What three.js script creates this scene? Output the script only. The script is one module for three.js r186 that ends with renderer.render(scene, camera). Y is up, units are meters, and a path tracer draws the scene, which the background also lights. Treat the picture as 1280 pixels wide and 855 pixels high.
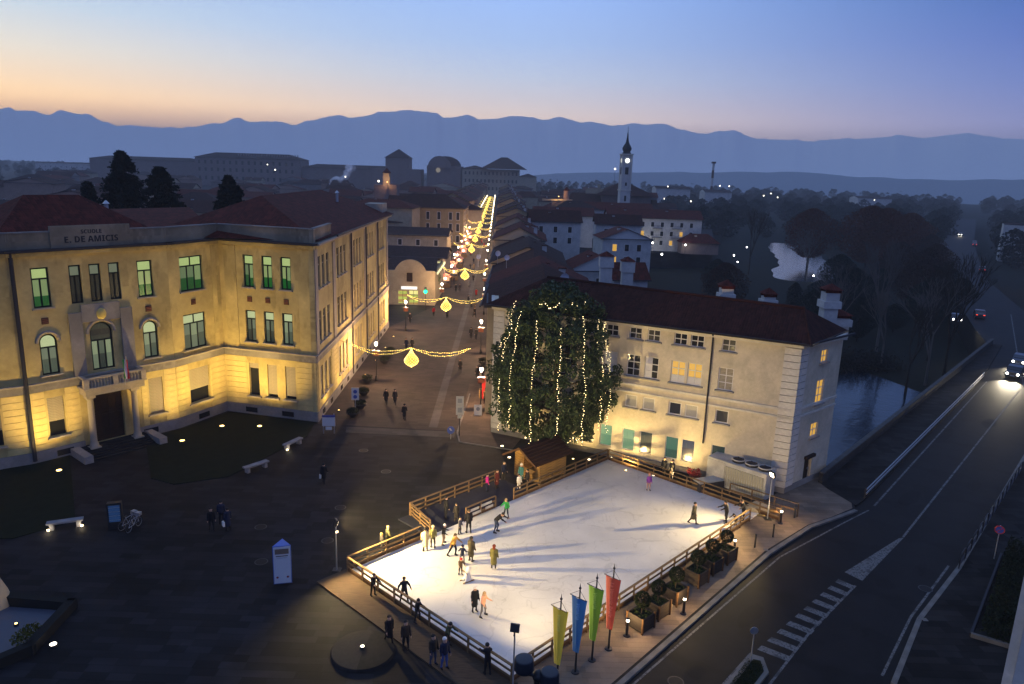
import * as THREE from 'three';
import { mergeGeometries } from 'three/addons/utils/BufferGeometryUtils.js';
import { RoundedBoxGeometry } from 'three/addons/geometries/RoundedBoxGeometry.js';
import { FontLoader } from 'three/addons/loaders/FontLoader.js';
import { TextGeometry } from 'three/addons/geometries/TextGeometry.js';

// ---------------------------------------------------------------- camera, sky, exposure
const scene = new THREE.Scene();
const camera = new THREE.PerspectiveCamera(2 * Math.atan(427.5 / 920) * 180 / Math.PI, 1280 / 855, 0.5, 30000);
camera.position.set(0, 25, 0);
camera.rotation.order = 'YXZ';
camera.rotation.set(-13.2 * Math.PI / 180, 0, 0.033);
const renderer = new THREE.WebGLRenderer({ antialias: true });
renderer.setSize(1024, 684);
renderer.toneMapping = THREE.LinearToneMapping;
renderer.toneMappingExposure = 1.0;
renderer.shadowMap.enabled = true;

const HAZE = 0.00032;                                          // extinction per metre
const lerp = (a, b, t) => a + (b - a) * t, clamp = (x, a = 0, b = 1) => Math.min(b, Math.max(a, x)), smooth = (a, b, x) => { const t = clamp((x - a) / (b - a)); return t * t * (3 - 2 * t); };
const mix3 = (a, b, t) => [lerp(a[0], b[0], t), lerp(a[1], b[1], t), lerp(a[2], b[2], t)];
const lin = (c) => c <= 10.31 ? c / 3294.6 : Math.pow((c / 255 + 0.055) / 1.055, 2.4);
const S = (r, g, b) => [lin(r), lin(g), lin(b)];
{ // after-sunset sky: a warm glow low over the place where the sun went down (about 34 degrees left of the view), blue above and away from it
  const W = 1024, Hh = 512, d = new Float32Array(W * Hh * 4);
  const glow = -42 * Math.PI / 180;
  // colours at rising height: toward the glow, 42, 78 and 180 degrees away from it
  const EL = [0, 2, 4, 6.5, 9, 12, 25, 90];
  const A = [S(255, 196, 150), S(254, 204, 160), S(247, 213, 178), S(228, 219, 206), S(200, 212, 222), S(168, 193, 219), S(152, 182, 230), S(138, 166, 224)];
  const B = [S(208, 186, 182), S(211, 190, 186), S(203, 192, 196), S(182, 192, 215), S(163, 186, 227), S(154, 184, 238), S(142, 172, 230), S(138, 166, 224)];
  const D = [S(138, 142, 178), S(140, 144, 181), S(134, 143, 187), S(117, 134, 190), S(102, 123, 187), S(82, 112, 178), S(112, 138, 202), S(138, 166, 224)];
  const C = [S(112, 114, 160), S(112, 115, 162), S(106, 112, 165), S(98, 108, 168), S(90, 106, 170), S(86, 106, 172), S(106, 130, 196), S(138, 166, 224)];
  const at = (T, e) => { let k = 0; while (k < EL.length - 2 && e > EL[k + 1]) k++; return mix3(T[k], T[k + 1], clamp((e - EL[k]) / (EL[k + 1] - EL[k]))); };
  for (let j = 0; j < Hh; j++) for (let i = 0; i < W; i++) {
    const el = ((j + 0.5) / Hh - 0.5) * 180, phi = ((i + 0.5) / W - 0.5) * 2 * Math.PI; // direction (cos phi, ., sin phi)
    const az = Math.atan2(Math.cos(phi), -Math.sin(phi));           // 0 = straight ahead (-z), + to the right
    let da = Math.abs(az - glow); if (da > Math.PI) da = 2 * Math.PI - da; da *= 180 / Math.PI;
    let c;
    if (el < 0) c = [0.02, 0.025, 0.04];
    else { const st = [[0, A], [42, B], [78, D], [180, C]]; let k = 0; while (k < 2 && da > st[k + 1][0]) k++; const t = clamp((da - st[k][0]) / (st[k + 1][0] - st[k][0])); c = mix3(at(st[k][1], el), at(st[k + 1][1], el), lerp(t, t * t * (3 - 2 * t), 0.5)); }
    const tr = el > 0 ? Math.exp(-HAZE * Math.min(4600, 300 / Math.sin(el * Math.PI / 180))) : 1; c = [c[0] / tr - (1 / tr - 1) * 0.16, c[1] / tr - (1 / tr - 1) * 0.2, c[2] / tr - (1 / tr - 1) * 0.34]; // as bright as it is above the haze
    const o = (j * W + i) * 4; d[o] = c[0]; d[o + 1] = c[1]; d[o + 2] = c[2]; d[o + 3] = 1;
  }
  const t = new THREE.DataTexture(d, W, Hh, THREE.RGBAFormat, THREE.FloatType);
  t.mapping = THREE.EquirectangularReflectionMapping; t.magFilter = THREE.LinearFilter; t.minFilter = THREE.LinearFilter; t.needsUpdate = true;
  scene.background = t; scene.environment = t; scene.backgroundIntensity = 1.12; scene.environmentIntensity = 1.12;
}
scene.fog = new THREE.FogExp2(new THREE.Color().setRGB(1.0, 0.98, 0.95), HAZE);

// ---------------------------------------------------------------- helpers
let seed = 12345;
const rnd = () => { seed |= 0; seed = seed + 0x6D2B79F5 | 0; let t = Math.imul(seed ^ seed >>> 15, 1 | seed); t = t + Math.imul(t ^ t >>> 7, 61 | t) ^ t; return ((t ^ t >>> 14) >>> 0) / 4294967296; };
const rr = (a, b) => a + (b - a) * rnd();
const V = (x, y, z) => new THREE.Vector3(x, y, z);
const taken = {};
function numbered(n) { const k = taken[n] = (taken[n] ?? -1) + 1; return k ? `${n}_${String(k).padStart(3, '0')}` : n; }
const ORD = ['first', 'second', 'third', 'fourth', 'fifth', 'sixth', 'seventh', 'eighth', 'ninth', 'tenth', 'eleventh', 'twelfth', 'thirteenth', 'fourteenth', 'fifteenth'];
function thing(name, label, category, [x, y, z] = [0, 0, 0], turn = 0, group) {
  const o = new THREE.Group(); o.name = numbered(name); scene.add(o); o.position.set(x, y, z); o.rotation.y = turn;
  o.userData = { label, category }; if (group) o.userData.group = group; return o;
}
function sh(m) { m.castShadow = true; m.receiveShadow = true; return m; }
function mesh(name, geo, mat, parent, pos, turn) {           // a part in its parent's own axes
  const m = sh(new THREE.Mesh(geo, mat)); m.name = name; parent.add(m);
  if (pos) m.position.set(...pos); if (turn) m.rotation.y = turn; return m;
}
function solo(name, geo, mat, label, category, group) { const m = mesh(numbered(name), geo, mat, scene); m.userData = { label, category }; if (group) m.userData.group = group; return m; }
function struct(name, geo, mat, label) { const m = mesh(numbered(name), geo, mat, scene); m.userData = { kind: 'structure', label, category: name.split('_').pop() }; return m; }
function copyOf(o, [x, y, z], turn, label, group) { const c = o.clone(); c.name = numbered(o.name.replace(/_\d{3}$/, '')); scene.add(c); c.position.set(x, y, z); c.rotation.y = turn; c.userData = { ...o.userData, label }; if (group) c.userData.group = group; return c; }
const G0 = (g) => { const h = g.index ? g.toNonIndexed() : g; for (const k of Object.keys(h.attributes)) if (!['position', 'normal', 'uv'].includes(k)) h.deleteAttribute(k); if (!h.attributes.uv) h.setAttribute('uv', new THREE.BufferAttribute(new Float32Array(h.attributes.position.count * 2), 2)); return h; };
const merge = (l) => l.length === 1 ? l[0] : mergeGeometries(l.map(G0));
function muv(g) {                                              // uv in metres from the dominant axis
  g = g.index ? g.toNonIndexed() : g; if (!g.attributes.normal) g.computeVertexNormals();
  const p = g.attributes.position, uv = new Float32Array(p.count * 2), a = V(0, 0, 0), b = V(0, 0, 0), c = V(0, 0, 0);
  for (let i = 0; i < p.count; i += 3) {
    a.fromBufferAttribute(p, i); b.fromBufferAttribute(p, i + 1); c.fromBufferAttribute(p, i + 2);
    const n = V(0, 0, 0).crossVectors(V(b.x - a.x, b.y - a.y, b.z - a.z), V(c.x - a.x, c.y - a.y, c.z - a.z)).normalize();
    let e1, e2;
    if (Math.abs(n.y) > 0.92) { e1 = V(1, 0, 0); e2 = V(0, 0, 1); } else { e1 = V(-n.z, 0, n.x).normalize(); e2 = V(0, 0, 0).crossVectors(n, e1).normalize(); if (e2.y < 0) e2.negate(); }
    for (let k = 0; k < 3; k++) { const q = [a, b, c][k]; uv[(i + k) * 2] = q.dot(e1); uv[(i + k) * 2 + 1] = q.dot(e2); }
  }
  g.setAttribute('uv', new THREE.BufferAttribute(uv, 2)); return g;
}
const box = (w, h, d, x = 0, y = 0, z = 0) => muv(new THREE.BoxGeometry(w, h, d)).translate(x, y, z);   // centred at x, y, z
const boxb = (w, h, d, x = 0, y = 0, z = 0) => box(w, h, d, x, y + h / 2, z);                              // standing on y
const cyl = (r0, r1, h, x = 0, y = 0, z = 0, n = 12) => new THREE.CylinderGeometry(r1, r0, h, n).translate(x, y + h / 2, z);
const ball = (r, x = 0, y = 0, z = 0, n = 12) => new THREE.SphereGeometry(r, n, Math.max(6, n * 0.7 | 0)).translate(x, y, z);
function bar(a, b, w, h = w) {                                 // a square bar from a to b
  const A = V(...a), B = V(...b), d = B.clone().sub(A), L = d.length(), g = box(w, h, L);
  const m = new THREE.Matrix4().lookAt(A, B, Math.abs(d.y / L) > 0.99 ? V(1, 0, 0) : V(0, 1, 0)); return g.applyMatrix4(m).translate((A.x + B.x) / 2, (A.y + B.y) / 2, (A.z + B.z) / 2);
}
function rod(a, b, r0, r1 = r0, n = 6) {
  const A = V(...a), B = V(...b), d = B.clone().sub(A), L = d.length();
  return new THREE.CylinderGeometry(r1, r0, L, n).applyQuaternion(new THREE.Quaternion().setFromUnitVectors(V(0, 1, 0), d.normalize())).translate((A.x + B.x) / 2, (A.y + B.y) / 2, (A.z + B.z) / 2);
}
const tube = (pts, r, n = 24, k = 5) => new THREE.TubeGeometry(new THREE.CatmullRomCurve3(pts.map((p) => V(...p))), n, r, k);
// vertical frame along a -> b on the ground: local x along, y up, z outward
function frame(a, b) {
  const dx = b[0] - a[0], dz = b[1] - a[1], L = Math.hypot(dx, dz), e = [dx / L, dz / L], n = [-e[1], e[0]];
  const m = new THREE.Matrix4().makeBasis(V(e[0], 0, e[1]), V(0, 1, 0), V(n[0], 0, n[1])).setPosition(a[0], 0, a[1]);
  return { L, e, n, m, turn: Math.atan2(-e[1], e[0]), at: (s, y, d = 0) => [a[0] + e[0] * s + n[0] * d, y, a[1] + e[1] * s + n[1] * d], g: (geo) => geo.applyMatrix4(m) };
}
function wallGeo(L, y0, y1, holes, t = 0.4, arch = []) {      // a wall with real openings, front face at z = 0
  const s = new THREE.Shape([new THREE.Vector2(0, y0), new THREE.Vector2(L, y0), new THREE.Vector2(L, y1), new THREE.Vector2(0, y1)]);
  holes.forEach(([x0, x1, a, b, round]) => {
    const h = new THREE.Path(); h.moveTo(x0, a); h.lineTo(x1, a);
    if (round) { const r = (x1 - x0) / 2; h.lineTo(x1, b - r); h.absarc((x0 + x1) / 2, b - r, r, 0, Math.PI, false); } else { h.lineTo(x1, b); h.lineTo(x0, b); }
    h.closePath(); s.holes.push(h);
  });
  return new THREE.ExtrudeGeometry(s, { depth: t, bevelEnabled: false, curveSegments: 10 }).translate(0, 0, -t);
}
function polyGeo(pts, y0, y1) {                                // a flat-topped slab over an outline of [x, z]
  const s = new THREE.Shape(pts.map(([x, z]) => new THREE.Vector2(x, -z)));
  return new THREE.ExtrudeGeometry(s, { depth: y1 - y0, bevelEnabled: false }).rotateX(-Math.PI / 2).translate(0, y0, 0);
}
function sheetGeo(pts, y) { return muv(new THREE.ShapeGeometry(new THREE.Shape(pts.map(([x, z]) => new THREE.Vector2(x, -z)))).rotateX(-Math.PI / 2).translate(0, y, 0)); }
function tris(list) { const g = new THREE.BufferGeometry(); g.setAttribute('position', new THREE.Float32BufferAttribute(list.flat(2), 3)); g.computeVertexNormals(); return g; }
const quad = (a, b, c, d) => [[a, b, c], [a, c, d]];
// ---------------------------------------------------------------- materials
const NS = 256, perm = new Float32Array(NS * NS).map(() => rnd());
const vn = (x, y, p) => { const xi = Math.floor(x), yi = Math.floor(y), fx = x - xi, fy = y - yi, u = fx * fx * (3 - 2 * fx), v = fy * fy * (3 - 2 * fy), g = (a, b) => perm[((((b % p) + p) % p) % NS) * NS + (((a % p) + p) % p) % NS]; return lerp(lerp(g(xi, yi), g(xi + 1, yi), u), lerp(g(xi, yi + 1), g(xi + 1, yi + 1), u), v); };
const fbm = (x, y, p, o = 4) => { let s = 0, a = 0.5, t = 0; for (let k = 0; k < o; k++) { s += a * vn(x, y, p); t += a; x *= 2; y *= 2; p *= 2; a *= 0.5; } return s / t; };
function tex(n, metres, fn, srgb = true, metresY = metres) {
  const d = new Uint8Array(n * n * 4);
  for (let j = 0; j < n; j++) for (let i = 0; i < n; i++) { let c = fn(i / n, j / n); if (typeof c === 'number') c = [c, c, c]; for (let k = 0; k < 3; k++) d[(j * n + i) * 4 + k] = clamp(c[k]) * 255; d[(j * n + i) * 4 + 3] = 255; }
  const t = new THREE.DataTexture(d, n, n); t.wrapS = t.wrapT = THREE.RepeatWrapping; t.magFilter = THREE.LinearFilter; t.minFilter = THREE.LinearMipmapLinearFilter; t.generateMipmaps = true;
  if (srgb) t.colorSpace = THREE.SRGBColorSpace; t.repeat.set(1 / metres, 1 / metresY); t.needsUpdate = true; return t;
}
const std = (r, g, b, rough = 0.85, o = {}) => new THREE.MeshPhysicalMaterial({ specularIntensity: rough >= 0.6 ? 0.22 : 1, color: new THREE.Color().setRGB(r, g, b), roughness: rough, ...o });
const glow = (r, g, b, k = 1, base = 0.3) => new THREE.MeshStandardMaterial({ color: new THREE.Color().setRGB(base * r, base * g, base * b), emissive: new THREE.Color().setRGB(r, g, b), emissiveIntensity: k, roughness: 0.5 });
const T = {
  plaster: tex(512, 9, (u, v) => 0.78 + 0.14 * fbm(u * 8, v * 8, 8, 6) + 0.07 * fbm(u * 48, v * 48, 48, 2) - 0.05 * smooth(0.5, 0.85, fbm(u * 14 + 3, v * 6, 14, 4)) + (rnd() - 0.5) * 0.03),
  grain: tex(256, 3, (u, v) => 0.72 + 0.2 * fbm(u * 6, v * 6, 6, 5) + (rnd() - 0.5) * 0.16),
  asphalt: tex(512, 7, (u, v) => { const p = smooth(0.52, 0.66, fbm(u * 4 + 7, v * 4, 4, 3)); return 0.66 + 0.16 * fbm(u * 7, v * 7, 7, 5) + (rnd() - 0.5) * 0.2 - 0.1 * p; }),
  stone: tex(1024, 17, (u, v) => { const r = Math.floor(v * 30), o = perm[r * 7 + 3], w = Math.floor((u + o) * 13); const t = perm[(r * 31 + ((w % 13) + 13) % 13 * 5) % 4096]; const e = Math.min(v * 30 - r, 1 - (v * 30 - r)); return 0.42 + 0.34 * t + 0.3 * fbm(u * 5, v * 16, 16, 5) - 0.14 * smooth(0.55, 0.7, fbm(u * 3 + 5, v * 3, 3, 4)) - (e < 0.05 ? 0.12 : 0) + (rnd() - 0.5) * 0.12; }),
  ice: tex(1024, 13.6, (u, v) => { const f = fbm(u * 8, v * 8, 8, 6); const s = Math.abs(fbm(u * 6 + 1.3 * f, v * 6, 6, 3) - 0.5), q = Math.abs(fbm(u * 9 + 5, v * 9 + 2 * f, 9, 3) - 0.5); return 0.8 + 0.12 * f - 0.07 * (1 - smooth(0, 0.02, s)) - 0.06 * (1 - smooth(0, 0.014, q)) + (rnd() - 0.5) * 0.06; }),
  wood: tex(256, 1.2, (u, v) => 0.6 + 0.3 * fbm(u * 3, v * 40, 40, 4) + (rnd() - 0.5) * 0.08),
  tiles: tex(512, 5, (u, v) => { const row = v * 14, f = row - Math.floor(row), t = perm[Math.floor(row) * 57 % 900 + Math.floor(u * 24) * 13]; return 0.55 + 0.25 * t + 0.18 * fbm(u * 6, v * 6, 6, 5); }),
  tileBump: tex(512, 5, (u, v) => { const row = v * 14, f = row - Math.floor(row), k = u * 24, c = Math.abs(Math.sin(Math.PI * k)); return 0.55 * f + 0.45 * c; }, false),
  worn: tex(512, 3.1, (u, v) => { const f = fbm(u * 40, v * 40, 40, 3), q = fbm(u * 5, v * 5, 5, 3); return 0.62 + 0.3 * smooth(0.3, 0.5, f) * smooth(0.2, 0.45, q) + (rnd() - 0.5) * 0.22; }),
  stoneSoft: tex(1024, 13, (u, v) => { const r = Math.floor(v * 30), o = perm[r * 7 + 3], w = Math.floor((u + o) * 13); const t = perm[(r * 31 + ((w % 13) + 13) % 13 * 5) % 4096]; const e = Math.min(v * 30 - r, 1 - (v * 30 - r)); return 0.62 + 0.13 * t + 0.26 * fbm(u * 7, v * 7, 7, 6) - (e < 0.05 ? 0.08 : 0) + (rnd() - 0.5) * 0.12; }),
  stained: tex(1024, 14, (u, v) => { const f = fbm(u * 6, v * 6, 6, 6), st = smooth(0.52, 0.72, fbm(u * 26 + 3, v * 7, 26, 4)) * smooth(0.45, 0.62, fbm(u * 4 + 9, v * 4, 4, 3)); return 0.7 + 0.26 * f + 0.06 * fbm(u * 60, v * 60, 60, 2) - 0.09 * st - 0.05 * smooth(0.58, 0.66, fbm(u * 5 + 2, v * 5 + 7, 5, 5)) + (rnd() - 0.5) * 0.03; }),
};
const M = {
  school: std(0.6, 0.49, 0.21, 0.9, { map: T.stained }), schoolStone: std(0.42, 0.37, 0.29, 0.9, { map: T.plaster }), schoolGrey: std(0.3, 0.28, 0.25, 0.9, { map: T.stained }), plinth: std(0.3, 0.28, 0.26, 0.9, { map: T.plaster }), parapet: std(0.34, 0.28, 0.19, 0.9, { map: T.stained }),
  white: std(0.68, 0.6, 0.44, 0.9, { map: T.plaster }), quoin: std(0.7, 0.66, 0.56, 0.9, { map: T.plaster }), cream: std(0.45, 0.38, 0.26, 0.9, { map: T.plaster }), pale: std(0.6, 0.58, 0.54, 0.9, { map: T.plaster }), ochre: std(0.4, 0.3, 0.16, 0.9, { map: T.plaster }), rose: std(0.36, 0.24, 0.18, 0.9, { map: T.plaster }), brick: std(0.24, 0.18, 0.16, 0.95, { map: T.plaster }), dim: std(0.25, 0.22, 0.2, 0.95, { map: T.plaster }),
  roof: std(0.12, 0.024, 0.016, 0.9, { map: T.tiles, bumpMap: T.tileBump, bumpScale: 0.05 }), roofBrown: std(0.06, 0.02, 0.015, 0.9, { map: T.tiles, bumpMap: T.tileBump, bumpScale: 0.06 }), roofGrey: std(0.05, 0.026, 0.024, 0.9, { map: T.tiles, bumpMap: T.tileBump, bumpScale: 0.05 }),
  gutter: std(0.03, 0.03, 0.035, 0.6), iron: std(0.018, 0.018, 0.02, 0.5, { metalness: 0.3 }), steel: std(0.4, 0.41, 0.43, 0.4, { metalness: 0.6 }), paintW: std(0.62, 0.62, 0.6, 0.7, { map: T.grain }), line: std(0.17, 0.17, 0.165, 0.8, { map: T.worn }),
  asphalt: std(0.018, 0.0185, 0.0205, 0.7, { map: T.asphalt, bumpMap: T.grain, bumpScale: 0.004 }), paving: std(0.02, 0.02, 0.0235, 0.78, { map: T.stone }), street: std(0.066, 0.05, 0.041, 0.8, { map: T.stoneSoft }), pavement: std(0.27, 0.2, 0.14, 0.85, { map: T.stoneSoft }), kerb: std(0.22, 0.21, 0.19, 0.9, { map: T.grain }), band: std(0.1, 0.098, 0.1, 0.8, { map: T.stone }), darkslab: std(0.03, 0.028, 0.027, 0.85, { map: T.stone }),
  lawn: std(0.012, 0.017, 0.006, 1, { map: T.grain }), earth: std(0.015, 0.02, 0.014, 1, { map: T.grain }), park: std(0.008, 0.012, 0.008, 1, { map: T.grain }),
  ice: std(0.74, 0.73, 0.7, 0.42, { map: T.ice }), wood: std(0.42, 0.26, 0.11, 0.75, { map: T.wood }), woodDark: std(0.16, 0.085, 0.04, 0.8, { map: T.wood }), deck: std(0.13, 0.09, 0.06, 0.85, { map: T.wood }), hut: std(0.55, 0.32, 0.1, 0.75, { map: T.wood }), hutRoof: std(0.09, 0.04, 0.025, 0.85, { map: T.wood }),
  glassDark: std(0.012, 0.014, 0.018, 0.12), frameDark: std(0.007, 0.01, 0.009, 0.6), frameWhite: std(0.6, 0.58, 0.54, 0.6), shutterPale: std(0.52, 0.46, 0.34, 0.8, { map: T.wood }), shutterWhite: std(0.6, 0.58, 0.54, 0.7), doorBrown: std(0.06, 0.035, 0.02, 0.6, { map: T.wood }),
  bark: std(0.05, 0.04, 0.03, 0.95, { map: T.grain }), barkPale: std(0.11, 0.095, 0.08, 0.95), stoneBench: std(0.3, 0.3, 0.31, 0.8, { map: T.grain }), terracotta: std(0.2, 0.08, 0.045, 0.85), rust: std(0.09, 0.04, 0.022, 0.8),
};
// ---------------------------------------------------------------- ground, road, water, hills
struct('terrain', muv(new THREE.CircleGeometry(9000, 64).rotateX(-Math.PI / 2).translate(0, -5, 0)), M.park, 'dark low ground of the park and plain beyond the town');
struct('town_ground', muv(polyGeo([[-8, -16], [5.8, -32.1], [18, -46], [22.5, -50.2], [24.9, -51.7], [27.2, -53.2], [28.7, -57], [28.4, -61], [22, -66], [12, -73], [9, -82], [14, -120], [22, -180], [27, -236], [66, -246], [80, -300], [110, -420], [60, -900], [60, -3000], [-3000, -3000], [-3000, -16]], -5.2, 0)), M.paving, 'dark stone paving of the square and town');
struct('road', muv(polyGeo([[-12, -14], [-9, -16], [4, -32], [24, -53.2], [25.6, -57.5], [76.6, -115.6], [83, -130], [119, -205], [193, -335], [331, -560], [341, -554], [203, -329], [130, -203], [98, -134], [88, -116], [52, -65.4], [32, -45], [22, -32.8], [7, -14]], -5.2, -0.12)), M.asphalt, 'dark asphalt road curving past the rink over the bridge');
struct('road_pavement', muv(polyGeo([[20.2, -32.8], [24.6, -38.6], [30.5, -44.7], [48.4, -65.1], [90, -112], [104, -106], [66, -60], [46, -30], [36, -14], [5, -14]], -5.2, 0)), M.darkslab, 'dark pavement along the far side of the road');
struct('bridge_pavement', muv(polyGeo([[27.6, -53.9], [28.9, -55.2], [62.5, -94.4], [79, -116], [77.4, -116.6], [26.4, -58.4], [26.6, -57]], -0.3, 0.02)), M.darkslab, 'narrow raised pavement on the bridge beside the river');
{ // kerbs: individual stones along the rink pavement
  const run = [[-8, -16], [5.8, -32.1], [18, -46], [22.5, -50.2], [24.9, -51.7], [27.2, -53.2]];
  const k = struct('kerb', muv(boxb(0.3, 0.02, 0.3, 18, 0.001, -46.3)), M.kerb, 'pale stone kerb between rink pavement and road');
  for (let i = 0; i < run.length - 1; i++) { const F = frame(run[i], run[i + 1]); const n = Math.max(1, Math.round(F.L / 1.25)), w = F.L / n; for (let j = 0; j < n; j++) mesh('kerb_stone', F.g(boxb(w - 0.012, 0.155, 0.3, (j + 0.5) * w, -0.14, 0.1)), M.kerb, k); }
  const run2 = [[20.2, -32.8], [24.6, -38.6], [30.5, -44.7], [48.4, -65.1], [90, -112]];
  const k2 = struct('kerb', muv(boxb(0.3, 0.02, 0.3, 24.8, 0.001, -38.6)), M.kerb, 'stone kerb along the far side of the road');
  for (let i = 0; i < run2.length - 1; i++) { const F = frame(run2[i + 1], run2[i]); const n = Math.round(F.L / 1.5), w = F.L / n; for (let j = 0; j < n; j++) mesh('kerb_stone', F.g(boxb(w - 0.012, 0.15, 0.28, (j + 0.5) * w, -0.14, 0.1)), M.kerb, k2); }
}
const strip = (pts, w, y) => { const g = []; for (let i = 0; i < pts.length - 1; i++) { const F = frame(pts[i], pts[i + 1]); g.push(F.g(new THREE.PlaneGeometry(F.L, w).rotateX(-Math.PI / 2).translate(F.L / 2, y, 0))); } return muv(merge(g)); };
{ // road markings
  const y = -0.116;
  const rm = struct('road_marking', strip([[6.6, -32.2], [18.7, -45.6], [25.6, -51.2], [28.4, -53.4]], 0.12, y), M.line, 'white edge line along the kerb by the rink');
  mesh('marking', strip([[28.9, -49.1], [66.6, -92.3], [80, -114], [100, -146]], 0.15, y), M.line, rm);
  mesh('marking', strip([[29.2, -54.2], [62.5, -93.4]], 0.15, y), M.line, rm);
  mesh('marking', strip([[19.9, -33.6], [24.2, -39], [30, -45.2]], 0.14, y), M.line, rm);
  mesh('marking', strip([[11.2, -32.4], [13.6, -35.2]], 0.14, y), M.line, rm);
  mesh('marking', strip([[13.5, -32.4], [17.6, -37.3], [22.4, -42.3]], 0.14, y), M.line, rm);
  mesh('marking', strip([[66.5, -92], [72.5, -88]], 0.2, y), M.line, rm);
  const l0 = [13.9, -35.4], l1 = [22.0, -43.4], r0 = [15.2, -34.5], r1 = [22.7, -42.6];
  for (let i = 0; i < 10; i++) { const t = (i + 0.05) / 10, u = (i + 0.52) / 10, p = (a, b, q) => [lerp(a[0], b[0], q), lerp(a[1], b[1], q)]; mesh('hatch_bar', sheetGeo([p(l0, l1, t), p(r0, r1, t), p(r0, r1, u), p(l0, l1, u)].reverse(), y + 0.001), M.line, rm); }
  mesh('hatch_tip', sheetGeo([[22.4, -43.9], [23.1, -42.9], [28.9, -49], [28.5, -48.9]].reverse(), y + 0.001), M.line, rm);
}
{ // patched asphalt
  const pm = [std(0.024, 0.024, 0.026, 0.8, { map: T.asphalt }), std(0.012, 0.0125, 0.014, 0.7, { map: T.asphalt })];
  [[20.5, -37.5, 2.2, 1.0], [24.4, -42.6, 1.6, 1.2], [27.6, -44.4, 2.6, 0.8], [14.5, -38.6, 3.4, 1.1], [33, -56, 4.5, 1.3], [40, -59, 3, 1.1], [10, -33.2, 1.8, 0.9], [45, -72, 5, 1.2], [52, -76, 4, 1.4]].forEach(([x, z, l, w], i) => { const pts = []; for (let k = 0; k < 14; k++) { const a = k / 14 * 6.283, r = 0.8 + 0.3 * rnd(), cx = Math.cos(a) * l * 0.5 * r, cz = Math.sin(a) * w * 0.5 * r; pts.push([x + cx * 0.66 + cz * 0.75, z - cx * 0.75 + cz * 0.66]); } struct('road_patch', sheetGeo(pts.reverse(), -0.1175), pm[i % 2], `irregular patch of ${i % 2 ? 'newer dark' : 'older greyish'} asphalt in the road, ${ORD[i]} of the patches`); });
}
// street paving, pale drainage line, cross band
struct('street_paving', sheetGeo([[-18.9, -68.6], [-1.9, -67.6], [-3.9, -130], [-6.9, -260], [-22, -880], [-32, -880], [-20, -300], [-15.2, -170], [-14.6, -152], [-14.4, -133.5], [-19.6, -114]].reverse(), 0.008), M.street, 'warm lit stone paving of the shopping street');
struct('street_band', strip([[-7.5, -68.6], [-8.6, -140], [-11.4, -265], [-26, -800]], 0.85, 0.012), std(0.11, 0.1, 0.092, 0.8, { map: T.stoneSoft }), 'pale stone strip along the middle of the street');
struct('crossing_band', sheetGeo([[-15.6, -66.4], [-5.2, -66.0], [-5.2, -67.6], [-15.9, -68]], 0.012), std(0.075, 0.07, 0.065, 0.8, { map: T.stoneSoft }), 'pale stone band across the street mouth');
struct('rink_pavement', sheetGeo([[0.5, -26.4], [5.7, -32.3], [17.9, -46.2], [22.4, -50.3], [24.7, -51.7], [27.1, -53.4], [28.4, -57], [26.9, -60.2], [21.9, -57], [19.2, -52], [0.5, -32.2], [-2.2, -29.4]].reverse(), 0.006), M.pavement, 'warm paving between the rink fence and the kerb');
struct('building_pavement', sheetGeo([[-5, -67.4], [-4.2, -64.9], [0.5, -63.2], [8.9, -62.8], [19.3, -53.5], [22.3, -56], [-2, -67.9]].reverse(), 0.008), M.darkslab, 'dark stone strip in front of the white building');
struct('corner_pavement', sheetGeo([[-4.9, -84], [-2.3, -84], [-1.8, -67.95], [1.2, -66.4], [0.4, -63.6], [-4.5, -65], [-4.9, -67.3]], 0.018), std(0.12, 0.088, 0.066, 0.85, { map: T.stoneSoft }), 'corner pavement between the street and the white building, lamp glow put into its pale tone');  // lighter warm sheet: the pool of lantern light is put into its colour
{ const e = struct('pavement_edge', bar([-5, 0.03, -67.3], [-4.6, 0.03, -64.8], 0.16, 0.1), M.kerb, 'low pale edge of the corner pavement'); mesh('edge_stone', bar([-4.6, 0.03, -64.8], [2.5, 0.03, -62.6], 0.16, 0.1), M.kerb, e); mesh('edge_stone', bar([-5, 0.03, -67.3], [-4.6, 0.03, -80], 0.16, 0.1), M.kerb, e); }
// lawns in front of the school
struct('lawn', muv(polyGeo([[-41.5, -54.6], [-37.6, -59.0], [-30.2, -47.2], [-32.8, -44.4], [-42, -44]], 0, 0.06)), M.lawn, 'dark lawn left of the school steps');
struct('lawn', muv(polyGeo([[-33.2, -63.2], [-30.9, -66.0], [-28.4, -71.2], [-19.2, -68.8], [-18.9, -65], [-22.6, -55.4], [-26.2, -53.6], [-28.5, -54.6]], 0, 0.06)), M.lawn, 'dark lawn right of the school steps');
const water = new THREE.MeshPhysicalMaterial({ color: new THREE.Color().setRGB(0.006, 0.012, 0.02), roughness: 0.12, bumpMap: tex(256, 7, (u, v) => fbm(u * 10, v * 10, 10, 4), false), bumpScale: 0.03, ior: 1.33 });
struct('river', sheetGeo([[20, -60], [30, -58], [62, -98], [57, -116], [48, -120], [30, -96], [16, -80]].reverse(), -4.98), water, 'dark blue river surface beside the white building');
struct('pond', sheetGeo(new THREE.CatmullRomCurve3([[82, -222], [96, -221], [104, -238], [112, -262], [124, -300], [134, -338], [124, -352], [113, -330], [103, -292], [94, -262], [84, -240]].map(([x, z]) => V(x, 0, z)), true).getPoints(60).map((p) => [p.x + 0.5 * Math.sin(p.z * 0.31), p.z]).slice(0, 60).reverse(), -4.98), water, 'pale river reach mirroring the dusk sky');
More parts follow.
